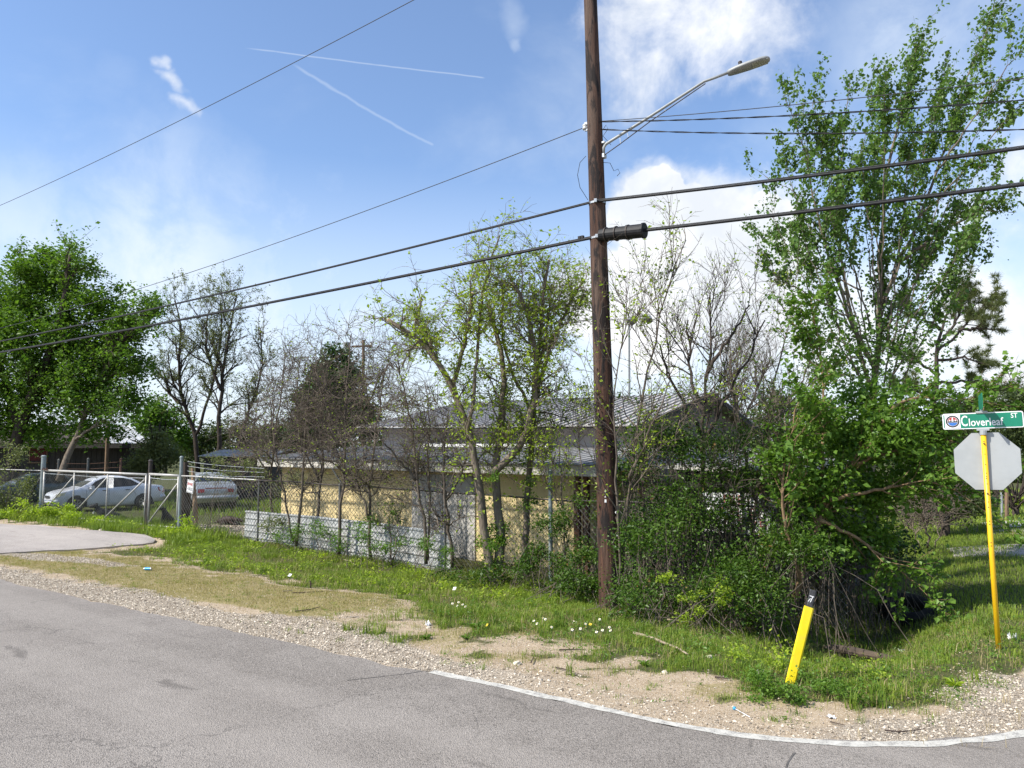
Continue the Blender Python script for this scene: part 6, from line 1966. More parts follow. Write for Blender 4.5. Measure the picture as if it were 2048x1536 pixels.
# --- tall tallow tree at right
Y = 17.5
rg_ = np.random.default_rng(91)
st = [[(1745, 1120), (1745, 960), (1746, 800), (1756, 700), (1762, 600), (1760, 520), (1764, 420), (1778, 320), (1800, 230), (1825, 130), (1848, 60)],
      [(1764, 610), (1800, 520), (1842, 430), (1880, 330), (1905, 230), (1945, 130), (1990, 20)],
      [(1800, 522), (1880, 465), (1960, 420), (2030, 425)],
      [(1746, 790), (1716, 690), (1690, 580), (1680, 450), (1684, 330), (1692, 230), (1700, 150)],
      [(1750, 740), (1700, 640), (1650, 500), (1622, 360), (1598, 260), (1566, 190)],
      [(1690, 590), (1640, 470), (1600, 390), (1530, 352)],
      [(1700, 640), (1640, 600), (1580, 570), (1508, 522)],
      [(1880, 335), (1950, 230), (2030, 110), (2080, 60)],
      [(1842, 432), (1930, 340), (2010, 240), (2090, 170)]]
tips = [(1742, 190), (1625, 205), (1660, 260), (1722, 300), (1650, 330), (1770, 170), (1890, 130), (1560, 300), (1545, 430), (1590, 420), (1960, 330), (1920, 200), (1870, 200), (2000, 330), (1580, 480), (1530, 480), (1820, 300), (1990, 160), (1730, 420), (1660, 420), (1840, 500), (1910, 520), (1950, 480)]
for tx, ty in tips:
    y0 = rg_.uniform(560, 800); x0 = 1752 + rg_.uniform(-14, 14) + (tx - 1752) * .12
    mx_, my_ = x0 + (tx - x0) * .45, y0 + (ty - y0) * .42
    st.append([(x0, y0), (mx_, my_), (x0 + (tx - x0) * .8, y0 + (ty - y0) * .76), (tx, ty)])
lm = [limb(rg_, q, Y + rg_.uniform(-.3, .3), (.115 if i == 0 else .05 if i < 5 else .022), .005, K=20, dY=rg_.uniform(-1.8, 1.8), wob=.02) for i, q in enumerate(st)]
P, Rr = stack(lm, 20)
P1, R1 = grow(rg_, P, Rr, 400, .30, 1, .5, 1.3, .22, .62, .32, .06, 7, .5, .012, .005, bias=(.2, 0, 0))
P2, R2 = grow(rg_, P1, R1, 1500, .1, 1, .2, .55, .3, .9, .2, .1, 5, .6, .006, .0035, bias=(.15, 0, 0))
KW = dict(aspect=.85, droop=1.2, up=.1)
cr = [leaves_on(rg_, resampN(P1, 7), 8500, .055, .11, .2, 1, .06, **KW), leaves_on(rg_, P2, 21000, .06, .12, .1, 1, .055, **KW), leaves_on(rg_, resampN(P, 20)[:, 13:], 1800, .05, .09, .2, 1, .08, **KW)]
bl_ = [(1640, 640, 70, Y), (1700, 690, 80, Y), (1610, 570, 50, Y), (1780, 680, 70, Y), (1830, 610, 70, Y), (1660, 740, 70, Y), (1740, 760, 70, Y), (1820, 700, 60, Y)]
V, F, rr, cc = blob_leaves(rg_, bl_, 6000, .05, .10, clump=.4, per=6, shell=.1, aspect=.85, droop=1.0)
cr.append((V, F, rr))
tree('broadleaf_tree', 'tall airy tree with upswept leafy branches at the right', lm, P3(*SN(at(1745, 1120, Y))), B_GREY, cr, [(P1, R1, 4), (P2, R2, 3)], L_TALLOW)

# --- mulberry in front of it
Y = 12.9
st = [[(1590, 1195), (1622, 1085), (1650, 1010), (1700, 930), (1762, 850), (1830, 800)],
      [(1650, 1010), (1642, 900), (1652, 790), (1640, 690), (1622, 600)],
      [(1600, 1160), (1562, 1010), (1572, 890), (1600, 800)],
      [(1700, 930), (1790, 900), (1870, 880), (1930, 890)],
      [(1640, 1040), (1730, 1085), (1795, 1140), (1830, 1172)],
      [(1660, 1000), (1760, 980), (1850, 960), (1920, 985)],
      [(1762, 850), (1800, 800), (1880, 790), (1960, 800)]]
rg_ = np.random.default_rng(93)
lm = [limb(rg_, q, Y + rg_.uniform(-.2, .2), (.055 if i == 0 else .035), .008, K=16, dY=rg_.uniform(-.9, .6), wob=.015) for i, q in enumerate(st)]
P, Rr = stack(lm, 16)
P1, R1 = grow(rg_, P, Rr, 110, .25, 1, .4, 1.1, .3, 1.0, .05, .08, 7, .5, .016, .006)
P2, R2 = grow(rg_, P1, R1, 420, .1, 1, .2, .55, .3, 1.0, -.02, .1, 5, .6, .007, .004)
bl_ = [(1700, 880, 80), (1780, 860, 80), (1850, 850, 60), (1650, 960, 75), (1740, 985, 75), (1820, 950, 60), (1870, 930, 40), (1680, 1060, 65), (1750, 1070, 50), (1625, 1090, 45), (1645, 840, 60), (1720, 800, 55), (1790, 800, 45), (1890, 805, 32), (1610, 900, 50)]
bl_ = [(x, y, r, Y + rg_.uniform(-.3, 1.2)) for x, y, r in bl_]
V, F, rr, cc = blob_leaves(rg_, bl_, 13500, .055, .115, clump=.2, per=7, shell=.15, aspect=.78, droop=.9, up=.5)
cr = [(V, F, rr), leaves_on(rg_, P2, 7000, .06, .12, .1, 1, .03, aspect=.78, droop=1.0), leaves_on(rg_, P1, 900, .06, .12, .3, 1, .03, aspect=.78, droop=1.0)]
tree('broadleaf_tree', 'leafy low-branched tree leaning over the ditch behind the street sign', lm, P3(*SN(at(1590, 1195, Y))), B_TAN, cr, [(P1, R1, 5), (P2, R2, 4)], L_MULB)

# --- pine
Y = 42
st = [[(1876, 960), (1873, 800), (1872, 700), (1885, 640), (1920, 580)], [(1872, 705), (1920, 660), (1960, 620), (2000, 600)], [(1880, 660), (1830, 620), (1800, 600)],
      [(1873, 750), (1830, 720), (1790, 700)], [(1873, 720), (1930, 715), (1975, 735)], [(1873, 770), (1930, 760), (1990, 775), (2030, 790)], [(1873, 690), (1915, 640), (1935, 565)], [(1874, 800), (1820, 780), (1780, 770)], [(1920, 660), (1970, 655), (2000, 660)]]
rg_ = np.random.default_rng(95)
lm = [limb(rg_, q, Y, (.22 if i == 0 else .09), .03, dY=(0 if i == 0 else rg_.uniform(-1.5, 1.5)), wob=.05) for i, q in enumerate(st)]
P, Rr = stack(lm)
P1, R1 = grow(rg_, P[1:], Rr[1:], 150, .3, 1, .5, 1.5, .3, 1.1, .2, .15, 5, .5, .035, .012)
tips = np.concatenate([P1[:, -1], P1[:, -2], P1[:, 2], P[1:, -1], P[1:, -3]])
nt, nn_ = len(tips), 46
d = rg_.normal(0, 1, (nt, nn_, 3)); d[:, :, 2] += .5; d /= np.linalg.norm(d, axis=2, keepdims=True)
Ln = rg_.uniform(.22, .42, (nt, nn_, 1))
c0 = tips[:, None] + d * .02
sdv = np.cross(d, [0.3, 1, .2]); sdv /= np.linalg.norm(sdv, axis=2, keepdims=True)
Vn = np.stack([c0 - sdv * .013, c0 + sdv * .013, c0 + d * Ln], 2).reshape(-1, 3)
Fn = np.arange(len(Vn)).reshape(-1, 3)
pt = root('pine_tree', (at(1876, 960, Y)[0], Y, 0), 'pine with tufted olive needles standing behind the tall airy tree', 'tree')
g = G()
for P_, R_2 in lm: g.tube(P_, R_2, 7)
part('trunk', g, B_DARK, pt, smooth=True)
part('branches', G().tubes(P1, R1, 4), B_DARK, pt, kind='stuff', smooth=True)
part('crown', G().add(Vn, [Fn], np.repeat(rg_.random(nt * nn_) * .5 + np.repeat(rg_.random(nt), nn_) * .5, 3)), L_PINE, pt, kind='stuff', rnd=True)

# --- trees and brush beyond
def far_tree(label, blobs, Y, n, leafm, lo, hi, seed, clump=.35, trunk=None, name='background_tree', group='trees beyond the yard', cat='tree', shell=.3):
    rg_ = np.random.default_rng(seed)
    bl_ = [(x, y, r, Y + rg_.uniform(-1, 1)) for x, y, r in blobs]
    V, F, rr, cc = blob_leaves(rg_, bl_, n, lo, hi, clump=clump, per=18, shell=shell)
    tx, ty = trunk or (blobs[0][0], 930)
    lm = [limb(rg_, [(tx, ty + 20), (tx + 3, ty - 40), (blobs[0][0], blobs[0][1])], Y, .16, .05)]
    P, Rr = stack(lm)
    P1, R1 = grow(rg_, P, Rr, 30, .2, 1, .8, 2.2, .4, 1.1, .1, .15, 6, .5, .05, .02)
    b_ = at(tx, ty, Y); b_[2] = 0
    return tree(name, label, lm, b_, B_DARK, [(V, F, rr)], [(P1, R1, 4)], leafm, cat, group)
far_tree('rounded fresh green tree behind the bright metal roof', [(330, 850, 50), (290, 840, 40), (360, 870, 40), (310, 815, 30)], 56, 6500, L_MID, .16, .3, 101)
far_tree('yellow-green bush beside the dark house corner', [(305, 900, 30), (280, 925, 26), (335, 912, 28), (320, 880, 22), (300, 940, 24)], 41, 6500, L_SAGE, .09, .18, 102, .3, name='bush', cat='bush', group=None)
far_tree('dull green tree behind the forked thin trees', [(420, 880, 45), (470, 870, 50), (520, 880, 40), (380, 890, 30)], 58, 6000, L_BRUSH, .16, .3, 103)
far_tree('dull brushy tree left of the shed roof', [(560, 870, 40), (530, 900, 30), (590, 890, 30)], 48, 4200, L_BRUSH, .12, .24, 104)
far_tree('hazy green tree above the right end of the grey roof', [(1560, 810, 45), (1610, 820, 45), (1520, 850, 40), (1590, 870, 45)], 44, 5500, L_SAGE, .12, .24, 105)
far_tree('shadowy trees low behind the tall airy tree', [(1660, 860, 50), (1720, 870, 45)], 34, 4200, L_BRUSH, .10, .2, 106, name='background_tree')
far_tree('dark overgrown hedge beside the side street, behind the stop sign', [(1870, 930, 55), (1930, 930, 50), (1900, 990, 55), (1850, 1000, 45), (1960, 960, 36), (1950, 1010, 30), (1900, 870, 45), (1840, 880, 45)], 26, 30000, L_BRUSH, .06, .14, 107, .22, (1890, 1060), 'hedge', None, 'hedge')
far_tree('dull green tree crown over the side street, above the name plate', [(1920, 820, 40), (1990, 830, 45), (2050, 810, 45), (2040, 870, 45), (1985, 880, 36)], 36, 15000, L_BRUSH, .09, .2, 108, .3, (1990, 1000))
far_tree('dark tree at the far end of the side street', [(2020, 940, 40), (2060, 930, 50), (1990, 965, 25), (2046, 985, 24)], 62, 5500, L_BRUSH, .16, .32, 109, .35, (2060, 1000))
far_tree('small bright sapling beside the far fence posts', [(2030, 995, 11), (2034, 1006, 8)], 31, 500, L_LIGHT, .06, .12, 110, .08, (2030, 1025), 'sapling', None, 'sapling')
thin_tree('bare grey brush at the foot of the hedge', [[(1855, 1095), (1850, 1030), (1840, 980)], [(1870, 1095), (1880, 1020), (1900, 980)], [(1840, 1095), (1820, 1040), (1800, 1000)]], 21.5, 150, 111, L_BRUSH, 40, 420, 900, .03, .06, .03, .45, B_GREY, .05, 'bush')
thin_tree('reddish bare crown at the far right edge', [[(2060, 940), (2050, 840), (2046, 780)], [(2050, 850), (2030, 790), (2035, 755)]], 48, 300, 112, L_BRUSH, 30, 260, 700, .08, .14, .12, .8, B_BROWN, .2, 'background_tree')
thin_tree('leafless grey brush behind the grey gable', [[(1490, 960), (1480, 860), (1470, 790), (1460, 720)], [(1480, 860), (1510, 790), (1540, 720)]], 32, 500, 113, L_SAGE, 50, 420, 1100, .06, .12, .10, .9, B_GREY, .25, 'background_tree')

def treeline():
    rg_ = np.random.default_rng(120)
    bl_ = []
    for a in np.linspace(-52, 52, 70):
        Yt = 130 + rg_.uniform(-10, 10)
        x = 1024 + FPX * math.tan(R(a))
        h = rg_.uniform(20, 55)
        bl_.append((x, 905 - h * .35, h * rg_.uniform(.8, 1.2), Yt))
        bl_.append((x + rg_.uniform(-30, 30), 905, 34, Yt - 4))
    V, F, rr, cc = blob_leaves(rg_, bl_, 42000, .5, 1.1, clump=1.0, per=14, shell=.2)
    g = G().add(V, [F], rr)
    part('treeline', g, L_BRUSH, kind='stuff', label='distant mixed trees closing the horizon', rnd=True, base=(0, 130, 0))
treeline()

# ------------------------------------------------------------------ undergrowth
def growth(label, blobs, n, lo, hi, leafm, seed, clump=.10, per=10, shell=.25, stems=0, name='undergrowth', aspect=.6, explode=True):
    rg_ = np.random.default_rng(seed)
    if explode:
        blobs = [(x + rg_.normal(0, r * .8), y + rg_.normal(-r * .25, r * .7), r * rg_.uniform(.2, .65), Y_ + rg_.normal(0, .25)) for x, y, r, Y_ in blobs for _ in range(6)]
    V, F, rr, cc = blob_leaves(rg_, blobs, n, lo, hi, clump=clump, per=per, shell=shell, aspect=aspect)
    V = clip_ground(V, 4)
    c0 = at(*[blobs[0][k] for k in (0, 1)], blobs[0][3])
    o = part(name, G().add(V, [F], rr), leafm, kind='stuff', label=label, rnd=True, base=c0)
    if stems:
        tip = cc[rg_.integers(0, len(cc), stems)]
        b = tip + rg_.normal(0, .4, tip.shape)
        s, q = b[:, 0] * CA - b[:, 1] * SA, b[:, 0] * SA + b[:, 1] * CA
        b[:, 2] = hz(s, q)
        mid = (b + tip) / 2 + rg_.normal(0, .16, tip.shape)
        P = np.stack([b, (b + mid) / 2 + rg_.normal(0, .03, tip.shape), mid, (mid + tip) / 2 + rg_.normal(0, .03, tip.shape), tip], 1)
        part('stems', G().tubes(P, np.full(P.shape[:2], .0055) * np.linspace(1.2, .6, 5)[None], 4), B_BROWN, o, kind='stuff')
    return o
rgt = np.random.default_rng(200)
th = []
for k in range(125):
    x = rgt.uniform(1235, 1640); y = 870 + 365 * rgt.random() ** 1.15
    if (y > 1190 and rgt.random() < .4) or (x > 1560 and y > 1130): continue
    if 1385 < x < 1570 and 965 < y < 1080 and rgt.random() < .85: continue
    th.append((x, y, rgt.uniform(9, 30), 14.2 - (y - 900) * .0075 + rgt.uniform(-.5, .9)))
growth('dense leafy thicket filling the fence line right of the pole', th, 32000, .03, .08, L_THICK, 201, .2, 8, .1, 220, explode=False)
growth('small-leaved vines threaded through the thicket', [(b_[0] + 12, b_[1] - 14, b_[2] * 1.3, b_[3] + .2) for b_ in th[::2]], 9000, .025, .05, L_MULB, 215, .2, 6, .1, 200)
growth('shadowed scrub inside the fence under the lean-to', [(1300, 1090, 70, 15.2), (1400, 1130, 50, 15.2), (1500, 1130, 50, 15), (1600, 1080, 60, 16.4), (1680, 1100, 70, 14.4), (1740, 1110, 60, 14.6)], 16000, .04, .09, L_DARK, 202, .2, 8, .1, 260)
lo_b = [(rgt.uniform(1240, 1560), rgt.uniform(1165, 1225), rgt.uniform(6, 15), rgt.uniform(12.0, 12.9)) for _ in range(26)]
growth('uneven leafy fringe at the front foot of the thicket', lo_b, 4200, .025, .06, L_THICK, 216, .11, 8, .1, 60)
growth('bright yellow-green shoots at the front of the thicket', [(1415, 1195, 20, 11.9), (1440, 1180, 14, 11.9), (1330, 1160, 16, 12.2), (1395, 1215, 16, 11.7)], 1500, .03, .06, L_LIGHT, 203, .05, 8, .2, 30)
growth('leafy scrub at the foot of the pollarded trees', [(1105, 1150, 42, 15.2), (1160, 1145, 40, 14.6), (1050, 1140, 40, 15.8), (975, 1140, 28, 16.2), (930, 1155, 22, 16.2), (1120, 1075, 32, 15.8), (1150, 1020, 26, 15.6), (1180, 1170, 28, 13.8)], 11000, .035, .075, L_THICK, 204, .10, 10, .25, 160)
growth('vines climbing the trunks of the pollarded trees', [(1000, 1060, 22, 16.4), (1060, 1000, 16, 17.2), (1062, 920, 14, 17.2), (990, 960, 12, 16.4), (1065, 850, 14, 17.2), (1085, 690, 12, 17.2)], 2600, .035, .07, L_MID, 205, .07, 8, .2)
growth('creeper and seedlings in front of the corrugated sheets', [(590, 1068, 18, 21.0), (690, 1090, 20, 19.6), (640, 1060, 16, 20.4), (765, 1085, 22, 18.6), (850, 1095, 24, 17.8), (900, 1130, 20, 17.2), (720, 1060, 14, 19.2), (560, 1075, 12, 21.4)], 4200, .03, .07, L_MULB, 206, .10, 9, .2, 80)
growth('weeds and creeper swallowing the left fence', [(20, 965, 42, 30.5), (35, 1010, 34, 30), (-40, 980, 60, 31), (70, 1025, 16, 29.4), (5, 1020, 30, 29.6)], 6500, .06, .13, L_SAGE, 207, .16, 10, .25, 60)
growth('low broad-leaved weeds along the foot of the gate', [(150, 1042, 15, 27.0), (110, 1035, 15, 28.2), (60, 1038, 18, 28.4), (200, 1052, 12, 26), (250, 1058, 10, 25.2), (20, 1035, 16, 29), (310, 1066, 9, 24)], 5200, .05, .11, L_LIGHT, 208, .12, 9, .2)
growth('tall grass and weeds at the timber post', [(372, 1072, 16, 23.4), (350, 1080, 12, 23.0), (405, 1082, 12, 22.6)], 1500, .05, .11, L_LIGHT, 209, .10, 8, .2)
growth('tangled creeper on the barbed wire right of the gate', [(470, 940, 22, 23.5), (520, 930, 24, 23), (430, 938, 14, 24), (545, 985, 26, 22.6), (560, 1040, 20, 22)], 2600, .04, .085, L_SAGE, 210, .12, 8, .2, 40)
growth('yellow-green weeds on the ditch bank', [(1650, 1362, 20, 8.9), (1740, 1374, 22, 8.8), (1560, 1335, 16, 9.0), (1480, 1318, 18, 9.3)], 2600, .018, .045, L_LIGHT, 211, .09, 8, .2)
growth('dark clover patch at the foot of the marker post', [(1620, 1385, 26, 7.85), (1570, 1392, 26, 7.7), (1680, 1392, 22, 7.8), (1500, 1380, 22, 7.9)], 3600, .015, .035, L_MID, 212, .06, 8, .2, aspect=.9)
# ------------------------------------------------------------------ small things on the verge
rng = np.random.default_rng(77)
# clumps of coarse weeds and straw through the verge
def tufts(label, box, n, per, hlo, hhi, mat, seed, dens, wd=(.005, .012)):
    rg_ = np.random.default_rng(seed)
    s, q = scatter_points(rg_, n, *box, dens)
    m = len(s)
    s2 = np.repeat(s, per) + rg_.normal(0, .035, m * per); q2 = np.repeat(q, per) + rg_.normal(0, .035, m * per)
    h = np.repeat(rg_.uniform(hlo, hhi, m), per) * rg_.uniform(.5, 1.1, m * per)
    part('grass', blades(rg_, P3(s2, q2), h, rg_.uniform(*wd, m * per), .75, np.clip(np.repeat(rg_.random(m), per) * .8 + rg_.random(m * per) * .2, 0, 1)), mat, kind='stuff', label=label, rnd=True)
dg = lambda s, n: zones(s, n)[1] * sst(fbm(s * 1.5, n * 1.5, 99), .45, .6)
tufts('coarse grass tufts scattered over the verge', (-20, -.3, 7.3, 13.8), 2600, 22, .08, .25, M_GRASS, 301, dg)
M_STRAW = leafmat('straw', (0.42, 0.33, 0.17), (0.30, 0.24, 0.12), .2, .7)
tufts('pale dead straw among the green grass', (-20, -.3, 7.2, 14), 5200, 5, .05, .2, M_STRAW, 302, lambda s, n: .25 + .6 * zones(s, n)[1], (.003, .006))
tufts('sparse grass on the dirt shoulder', (-9.5, -.5, 6.9, 9.6), 420, 16, .03, .10, M_GRASS, 303, lambda s, n: (land(s, n) > .35) * sst(fbm(s * 1.9, n * 1.9, 12), .48, .6), (.003, .007))
tufts('sparse green tufts in the dry turf', (-20, -8, 7.2, 10.4), 900, 14, .02, .055, M_GRASS, 304, lambda s, n: zones(s, n)[2] * sst(fbm(s * 1.7, n * 1.7, 17), .4, .6), (.003, .007))
tufts('bleached thatch in the dry turf', (-20, -8, 7.2, 10.4), 2400, 8, .012, .04, M_STRAW, 305, lambda s, n: zones(s, n)[2], (.003, .006))
def weeds(label, box, n, per, lo, hi, mat, seed, dens, spread=.06, zmax=.12):
    rg_ = np.random.default_rng(seed)
    s, q = scatter_points(rg_, n, *box, dens)
    m = len(s)
    s2 = np.repeat(s, per) + rg_.normal(0, spread, m * per); q2 = np.repeat(q, per) + rg_.normal(0, spread, m * per)
    C = P3(s2, q2); C[:, 2] += rg_.random(m * per) * np.repeat(rg_.uniform(.02, zmax, m), per)
    V, F, rr = leaf_geo(rg_, C, rg_.uniform(lo, hi, m * per), aspect=.5, up=.9, rnd=np.clip(np.repeat(rg_.random(m), per) * .7 + rg_.random(m * per) * .3, 0, 1))
    part('weeds', G().add(V, [F], rr), mat, kind='stuff', label=label, rnd=True)
weeds('broad-leaved weeds in the bright grass before the sheets', (-20, -7, 10.2, 13.9), 1500, 14, .03, .08, L_LIGHT, 311, dg, .09, .22)
weeds('broad-leaved weeds on the ditch banks', (-8, -.3, 8.0, 14), 1900, 12, .02, .055, L_MULB, 312, lambda s, n: zones(s, n)[1] * .8, .07, .14)
weeds('small ground-hugging weeds on the bare dirt', (-10, -.4, 7.0, 9.6), 150, 12, .012, .035, L_MID, 313, lambda s, n: (land(s, n) > .3) * 1.0, .05, .03)
weeds('dead leaves and dry debris along the thicket edge', (-9, -.6, 9.8, 13), 700, 5, .02, .05, M_STRAW, 314, lambda s, n: .8, .12, .02)
# white wild flowers
M_PETAL = pmat('white_petal', (0.80, 0.78, 0.78), (0.72, 0.68, 0.70), 0.6, 0, 20)
M_FCENT = pmat('yellow_flower_centre', (0.70, 0.55, 0.05), (0.6, 0.45, 0.05), 0.7, 0, 20)
M_STEM = pmat('green_stem', (0.08, 0.14, 0.03), (0.06, 0.10, 0.02), 0.7, 0, 20)
def flower(px, py, label, group, r=.016, h=None, petal=None, z=None):
    """px, py is the bloom; the stem stands on the ground beneath it"""
    hh = h if h is not None else rng.uniform(.09, .14)
    b = gpx(px, py + hh * FPX / 11.0 * .93)
    top_ = b + np.array([rng.normal(0, .012), rng.normal(0, .012), hh])
    f_ = root('flower', b, label, 'flower', group)
    part('stem', G().tube([b, (b + top_) / 2 + rng.normal(0, .008, 3), top_], .003, 4), M_STEM, f_)
    ax = np.array([rng.normal(-.25, .3), rng.normal(-.75, .25), 1.0]); ax /= np.linalg.norm(ax)
    A = np.cross(ax, [0, 1, .3]); A /= np.linalg.norm(A); B = np.cross(ax, A)
    for k in range(4):
        a = k * math.pi / 2 + .3
        d = A * math.cos(a) + B * math.sin(a); s_ = np.cross(ax, d)
        P = [top_, top_ + d * r * .6 + s_ * r * .62 + ax * r * .35, top_ + d * r * 1.15 + s_ * r * .25 + ax * r * .45, top_ + d * r * 1.15 - s_ * r * .25 + ax * r * .45, top_ + d * r * .6 - s_ * r * .62 + ax * r * .35]
        part('petal', G().poly(P), petal or M_PETAL, f_)
    part('centre', G().lathe([(0, .012), (.007, .01), (.008, 0)], top_ + ax * .004, ax, 8), M_FCENT, f_)
    return f_
FG = 'white wild flowers in the grass in front of the pole'
for x, y in [(1069, 1246), (1076, 1250), (1092, 1241), (1103, 1257), (1143, 1264), (1161, 1260), (1170, 1250), (1174, 1258), (1191, 1268), (1206, 1265), (1219, 1258), (1222, 1265), (1200, 1240), (1088, 1238)]:
    flower(x, y, 'white four-petalled wild flower in the patch in front of the pole', FG)
FG2 = 'white wild flowers by the gravel patch'
for x, y in [(906, 1208), (914, 1213), (925, 1210), (931, 1214), (917, 1205)]:
    flower(x, y, 'white wild flower in the small clump left of the main patch', FG2)
flower(910, 1176, 'single white flower at the edge of the tall grass, below the tree', None, .035)
flower(578, 1148, 'single white flower in the bright grass before the left sheet', None, .035, .15)
FG3 = 'yellow dandelions'
flower(972, 1252, 'yellow dandelion beside the dark leafy rosette', None, .02, .10, M_FCENT)
flower(1183, 1252, 'yellow dandelion among the white flowers', None, .02, .14, M_FCENT)
# leafy rosettes
def rosette(px, py, r, label, mat=L_MULB, n=26):
    b = gpx(px, py)
    rg_ = np.random.default_rng(int(px))
    a = rg_.uniform(0, 6.28, n); L = rg_.uniform(.5, 1, n) * r
    out = np.stack([np.cos(a), np.sin(a), np.zeros(n)], -1); sd_ = np.stack([-np.sin(a), np.cos(a), np.zeros(n)], -1)
    el = rg_.uniform(.3, 1.1, n)[:, None]
    m1 = b + out * (L * .5)[:, None] + UP * (L[:, None] * el * .6); t_ = b + out * L[:, None] + UP * (L[:, None] * el * .65)
    w_ = (L * .12)[:, None]
    V = np.stack([np.repeat(b[None], n, 0), m1 + sd_ * w_, t_, m1 - sd_ * w_], 1).reshape(-1, 3)
    i4 = np.arange(n)[:, None] * 4
    F = np.concatenate([np.concatenate([i4, i4 + 1, i4 + 2], 1), np.concatenate([i4, i4 + 2, i4 + 3], 1)])
    r_ = root('weed_rosette', b, label, 'weed')
    part('leaves', G().add(V, [F], np.repeat(rg_.random(n), 4)), mat, r_, rnd=True, kind='stuff')
rosette(953, 1258, .17, 'dark dandelion rosette beside the yellow flower')
rosette(932, 1278, .09, 'small green rosette below the dandelion')
rosette(852, 1278, .10, 'flat green weed at the edge of the gravel')
rosette(1290, 1332, .09, 'weed at the grass edge left of the branch end')
rosette(1745, 1385, .12, 'tuft of weed right of the marker post')
rosette(1910, 1372, .12, 'weed among the white stones at the corner', L_LIGHT)
rosette(1690, 1275, .26, 'grassy weed standing over the log', M_GRASS, 30)
# fallen branch and sticks
M_STICK = pmat('bleached_branch', (0.40, 0.32, 0.23), (0.26, 0.20, 0.14), 0.9, 0, 9, bump=.4)
M_DSTICK = pmat('dark_stick', (0.09, 0.06, 0.045), (0.05, 0.035, 0.03), 0.9, 0, 9)
def stick(pts, r, mat, label, name='stick', lift=.02, cat='stick'):
    P = np.array([gpx(x, y, lift) for x, y in pts])
    n = len(P)
    part(name, G().tube(resamp(P, max(6, n * 3)), np.linspace(r, r * .5, max(6, n * 3)), 6), mat, base=P[0], label=label, cat=cat)
stick([(1268, 1273), (1300, 1281), (1330, 1294), (1355, 1303), (1376, 1317)], .022, M_STICK, 'bleached fallen branch curving through the grass right of the flowers', 'fallen_branch', .045, 'branch')
stick([(1118, 1303), (1150, 1302), (1172, 1302)], .010, M_DSTICK, 'dark straight stick on the dirt below the flowers')
stick([(1062, 1330), (1066, 1322), (1068, 1316)], .009, M_DSTICK, 'short stub of stick standing by the pale stone', lift=.03)
stick([(1112, 1339), (1130, 1342), (1148, 1347)], .008, M_DSTICK, 'thin stick lying on the sandy shoulder')
stick([(585, 1188), (625, 1186), (668, 1184)], .008, M_DSTICK, 'long thin twig lying on the dry turf')
stick([(565, 1185), (585, 1183)], .010, M_STICK, 'pale twig on the dry turf left of the upright stump')
stick([(590, 1225), (620, 1222), (640, 1216)], .010, M_DSTICK, 'dark twig at the edge of the gravel')
stick([(1430, 1358), (1455, 1361)], .012, M_DSTICK, 'dark twig at the lower edge of the grass')
stick([(1660, 1448), (1690, 1455)], .006, M_DSTICK, 'thin twig beside the white wrapper')
stick([(1770, 1465), (1800, 1469), (1850, 1462)], .007, M_DSTICK, 'twig on the gravel at the corner')
stick([(1335, 1247), (1360, 1250), (1385, 1252)], .02, M_STICK, 'pale stick poking out of the scrub right of the pole', lift=.06)
p = gpx(620, 1176)
part('stump', G().tube([p - UP * .02, p + UP * .06 + np.array([.01, 0, 0]), p + UP * .13], [.022, .017, .012], 6), M_DSTICK, base=p, label='small dark upright stub in the dry turf', cat='stump')
part('stick', G().tube([gpx(682, 1122, .05), gpx(700, 1130, .10), gpx(712, 1136, .06)], .012, 5), M_STICK, base=gpx(682, 1122), label='pale curled root at the foot of the thick fence post', cat='stick')
# stones
def rock(px, py, r, label, col=M_STONE, seed=0):
    b = gpx(px, py)
    rg_ = np.random.default_rng(seed + int(px))
    V = []; K = 8
    prof = [(0.0, -.35), (.7, -.2), (1.0, .15), (.75, .55), (.3, .75), (0, .8)]
    g = G().lathe([(a * r, z * r) for a, z in prof], b, UP, K)
    g.V[0] = g.V[0] + rg_.normal(0, r * .12, g.V[0].shape)
    g.A[0][:] = .8
    part('stone', g, col, base=b, label=label, cat='stone', rnd=True)
rock(1034, 1329, .05, 'pale fist-sized stone on the dirt below the flowers')
rock(1330, 1346, .035, 'dark stone at the edge of the grass', seed=3)
rock(203, 1062, .09, 'pale stone at the foot of the gate weeds')
rock(1524, 1350, .05, 'white stone in the grass left of the marker post')
rock(1420, 1316, .045, 'grey stone in the grass under the fallen branch')
rock(1150, 1247, .04, 'pale stone behind the white flowers')
rock(857, 1256, .035, 'pale pebble at the end of the gravel')
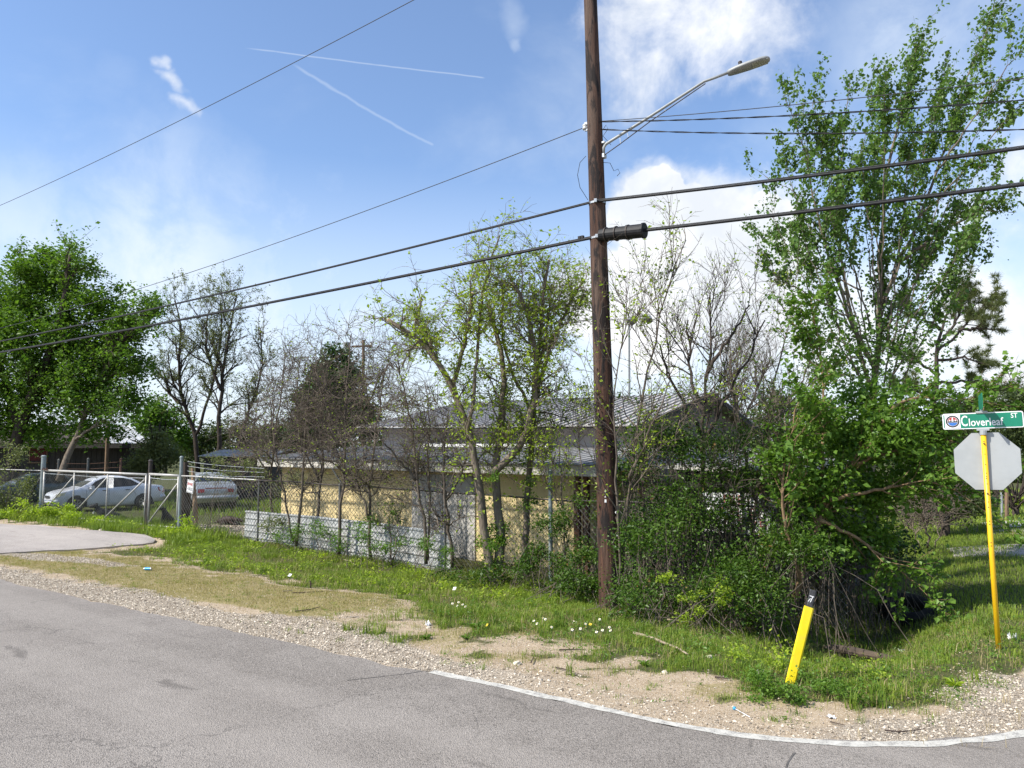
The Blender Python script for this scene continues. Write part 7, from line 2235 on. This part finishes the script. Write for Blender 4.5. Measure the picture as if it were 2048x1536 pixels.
# litter
M_CANB = pmat('blue_can_print', (0.04, 0.22, 0.50), (0.05, 0.35, 0.62), 0.3, 0.4, 30)
M_CANA = pmat('bare_can_metal', (0.6, 0.6, 0.6), (0.5, 0.5, 0.5), 0.3, 0.8, 20)
c = gpx(296, 1141, .032); d = np.array([.95, -.2, 0.02]); d /= np.linalg.norm(d)
can = root('drink_can', c, 'crushed blue drink can lying on the dry turf', 'can')
part('body', G().lathe([(.026, -.075), (.032, -.068), (.032, -.02), (.027, .0), (.031, .02), (.032, .055), (.028, .062)], c, d, 14), M_CANB, can, smooth=True)
part('end', G().lathe([(0, .072), (.024, .073), (.027, .078), (.029, .062)], c, d, 14), M_CANA, can)
part('end', G().lathe([(0, -.08), (.022, -.079), (.026, -.084), (.0265, -.074)], c, d, 14), M_CANA, can)
M_PAPER = pmat('crumpled_paper', (0.72, 0.72, 0.72), (0.58, 0.58, 0.58), 0.7, 0, 12)
def scrap(px, py, sz, label, flat=.35, mat=None, seed=0):
    b = gpx(px, py, sz * .3)
    rg_ = np.random.default_rng(seed + int(px) * 7 + int(py))
    n = 6
    u = np.linspace(-1, 1, n)
    U, Vv = np.meshgrid(u, u, indexing='ij')
    H = rg_.normal(0, flat, (n, n))
    a = rg_.uniform(0, 3.14)
    X = U * math.cos(a) - Vv * .7 * math.sin(a); Y_ = U * math.sin(a) + Vv * .7 * math.cos(a)
    P = b + np.stack([X, Y_, H], -1).reshape(-1, 3) * sz + np.repeat(rg_.normal(0, .12, (n * n, 1)) * sz, 3, 1)
    P[:, 2] = np.maximum(P[:, 2], b[2] - sz * .3 + .004)
    part('litter', G().grid(P, n, n), mat or M_PAPER, base=b, label=label, cat='litter')
scrap(1662, 1436, .04, 'crumpled white wrapper on the sandy corner below the marker post', .3)
scrap(2026, 1279, .06, 'crumpled white paper right of the sign post', .55)
scrap(1804, 1304, .045, 'crushed white cup on the ditch bank', .6)
scrap(1524, 1350, .055, 'white plastic scrap in the grass left of the marker post', .4)
scrap(857, 1251, .045, 'translucent cup lying at the end of the gravel', .6)
scrap(1780, 1416, .02, 'tiny white scrap on the corner dirt', .4)
M_BLUEBIT = pmat('blue_plastic', (0.05, 0.33, 0.55), (0.05, 0.28, 0.5), 0.4, 0, 9)
b = gpx(1469, 1420, .015)
lo_ = root('lollipop', b, 'blue-topped white stick lying on the corner dirt', 'litter')
part('head', G().lathe([(0, -.018), (.014, -.012), (.018, 0), (.014, .012), (0, .018)], b, UP, 10), M_BLUEBIT, lo_, smooth=True)
part('stick', G().tube([b, gpx(1500, 1436, .008)], .004, 5), M_PAPER, lo_)
scrap(300, 1103, .06, 'reddish scrap beside the driveway gravel', .3, pmat('faded_red_plastic', (0.4, 0.12, 0.07), (0.3, 0.1, 0.06), .6, 0, 9))
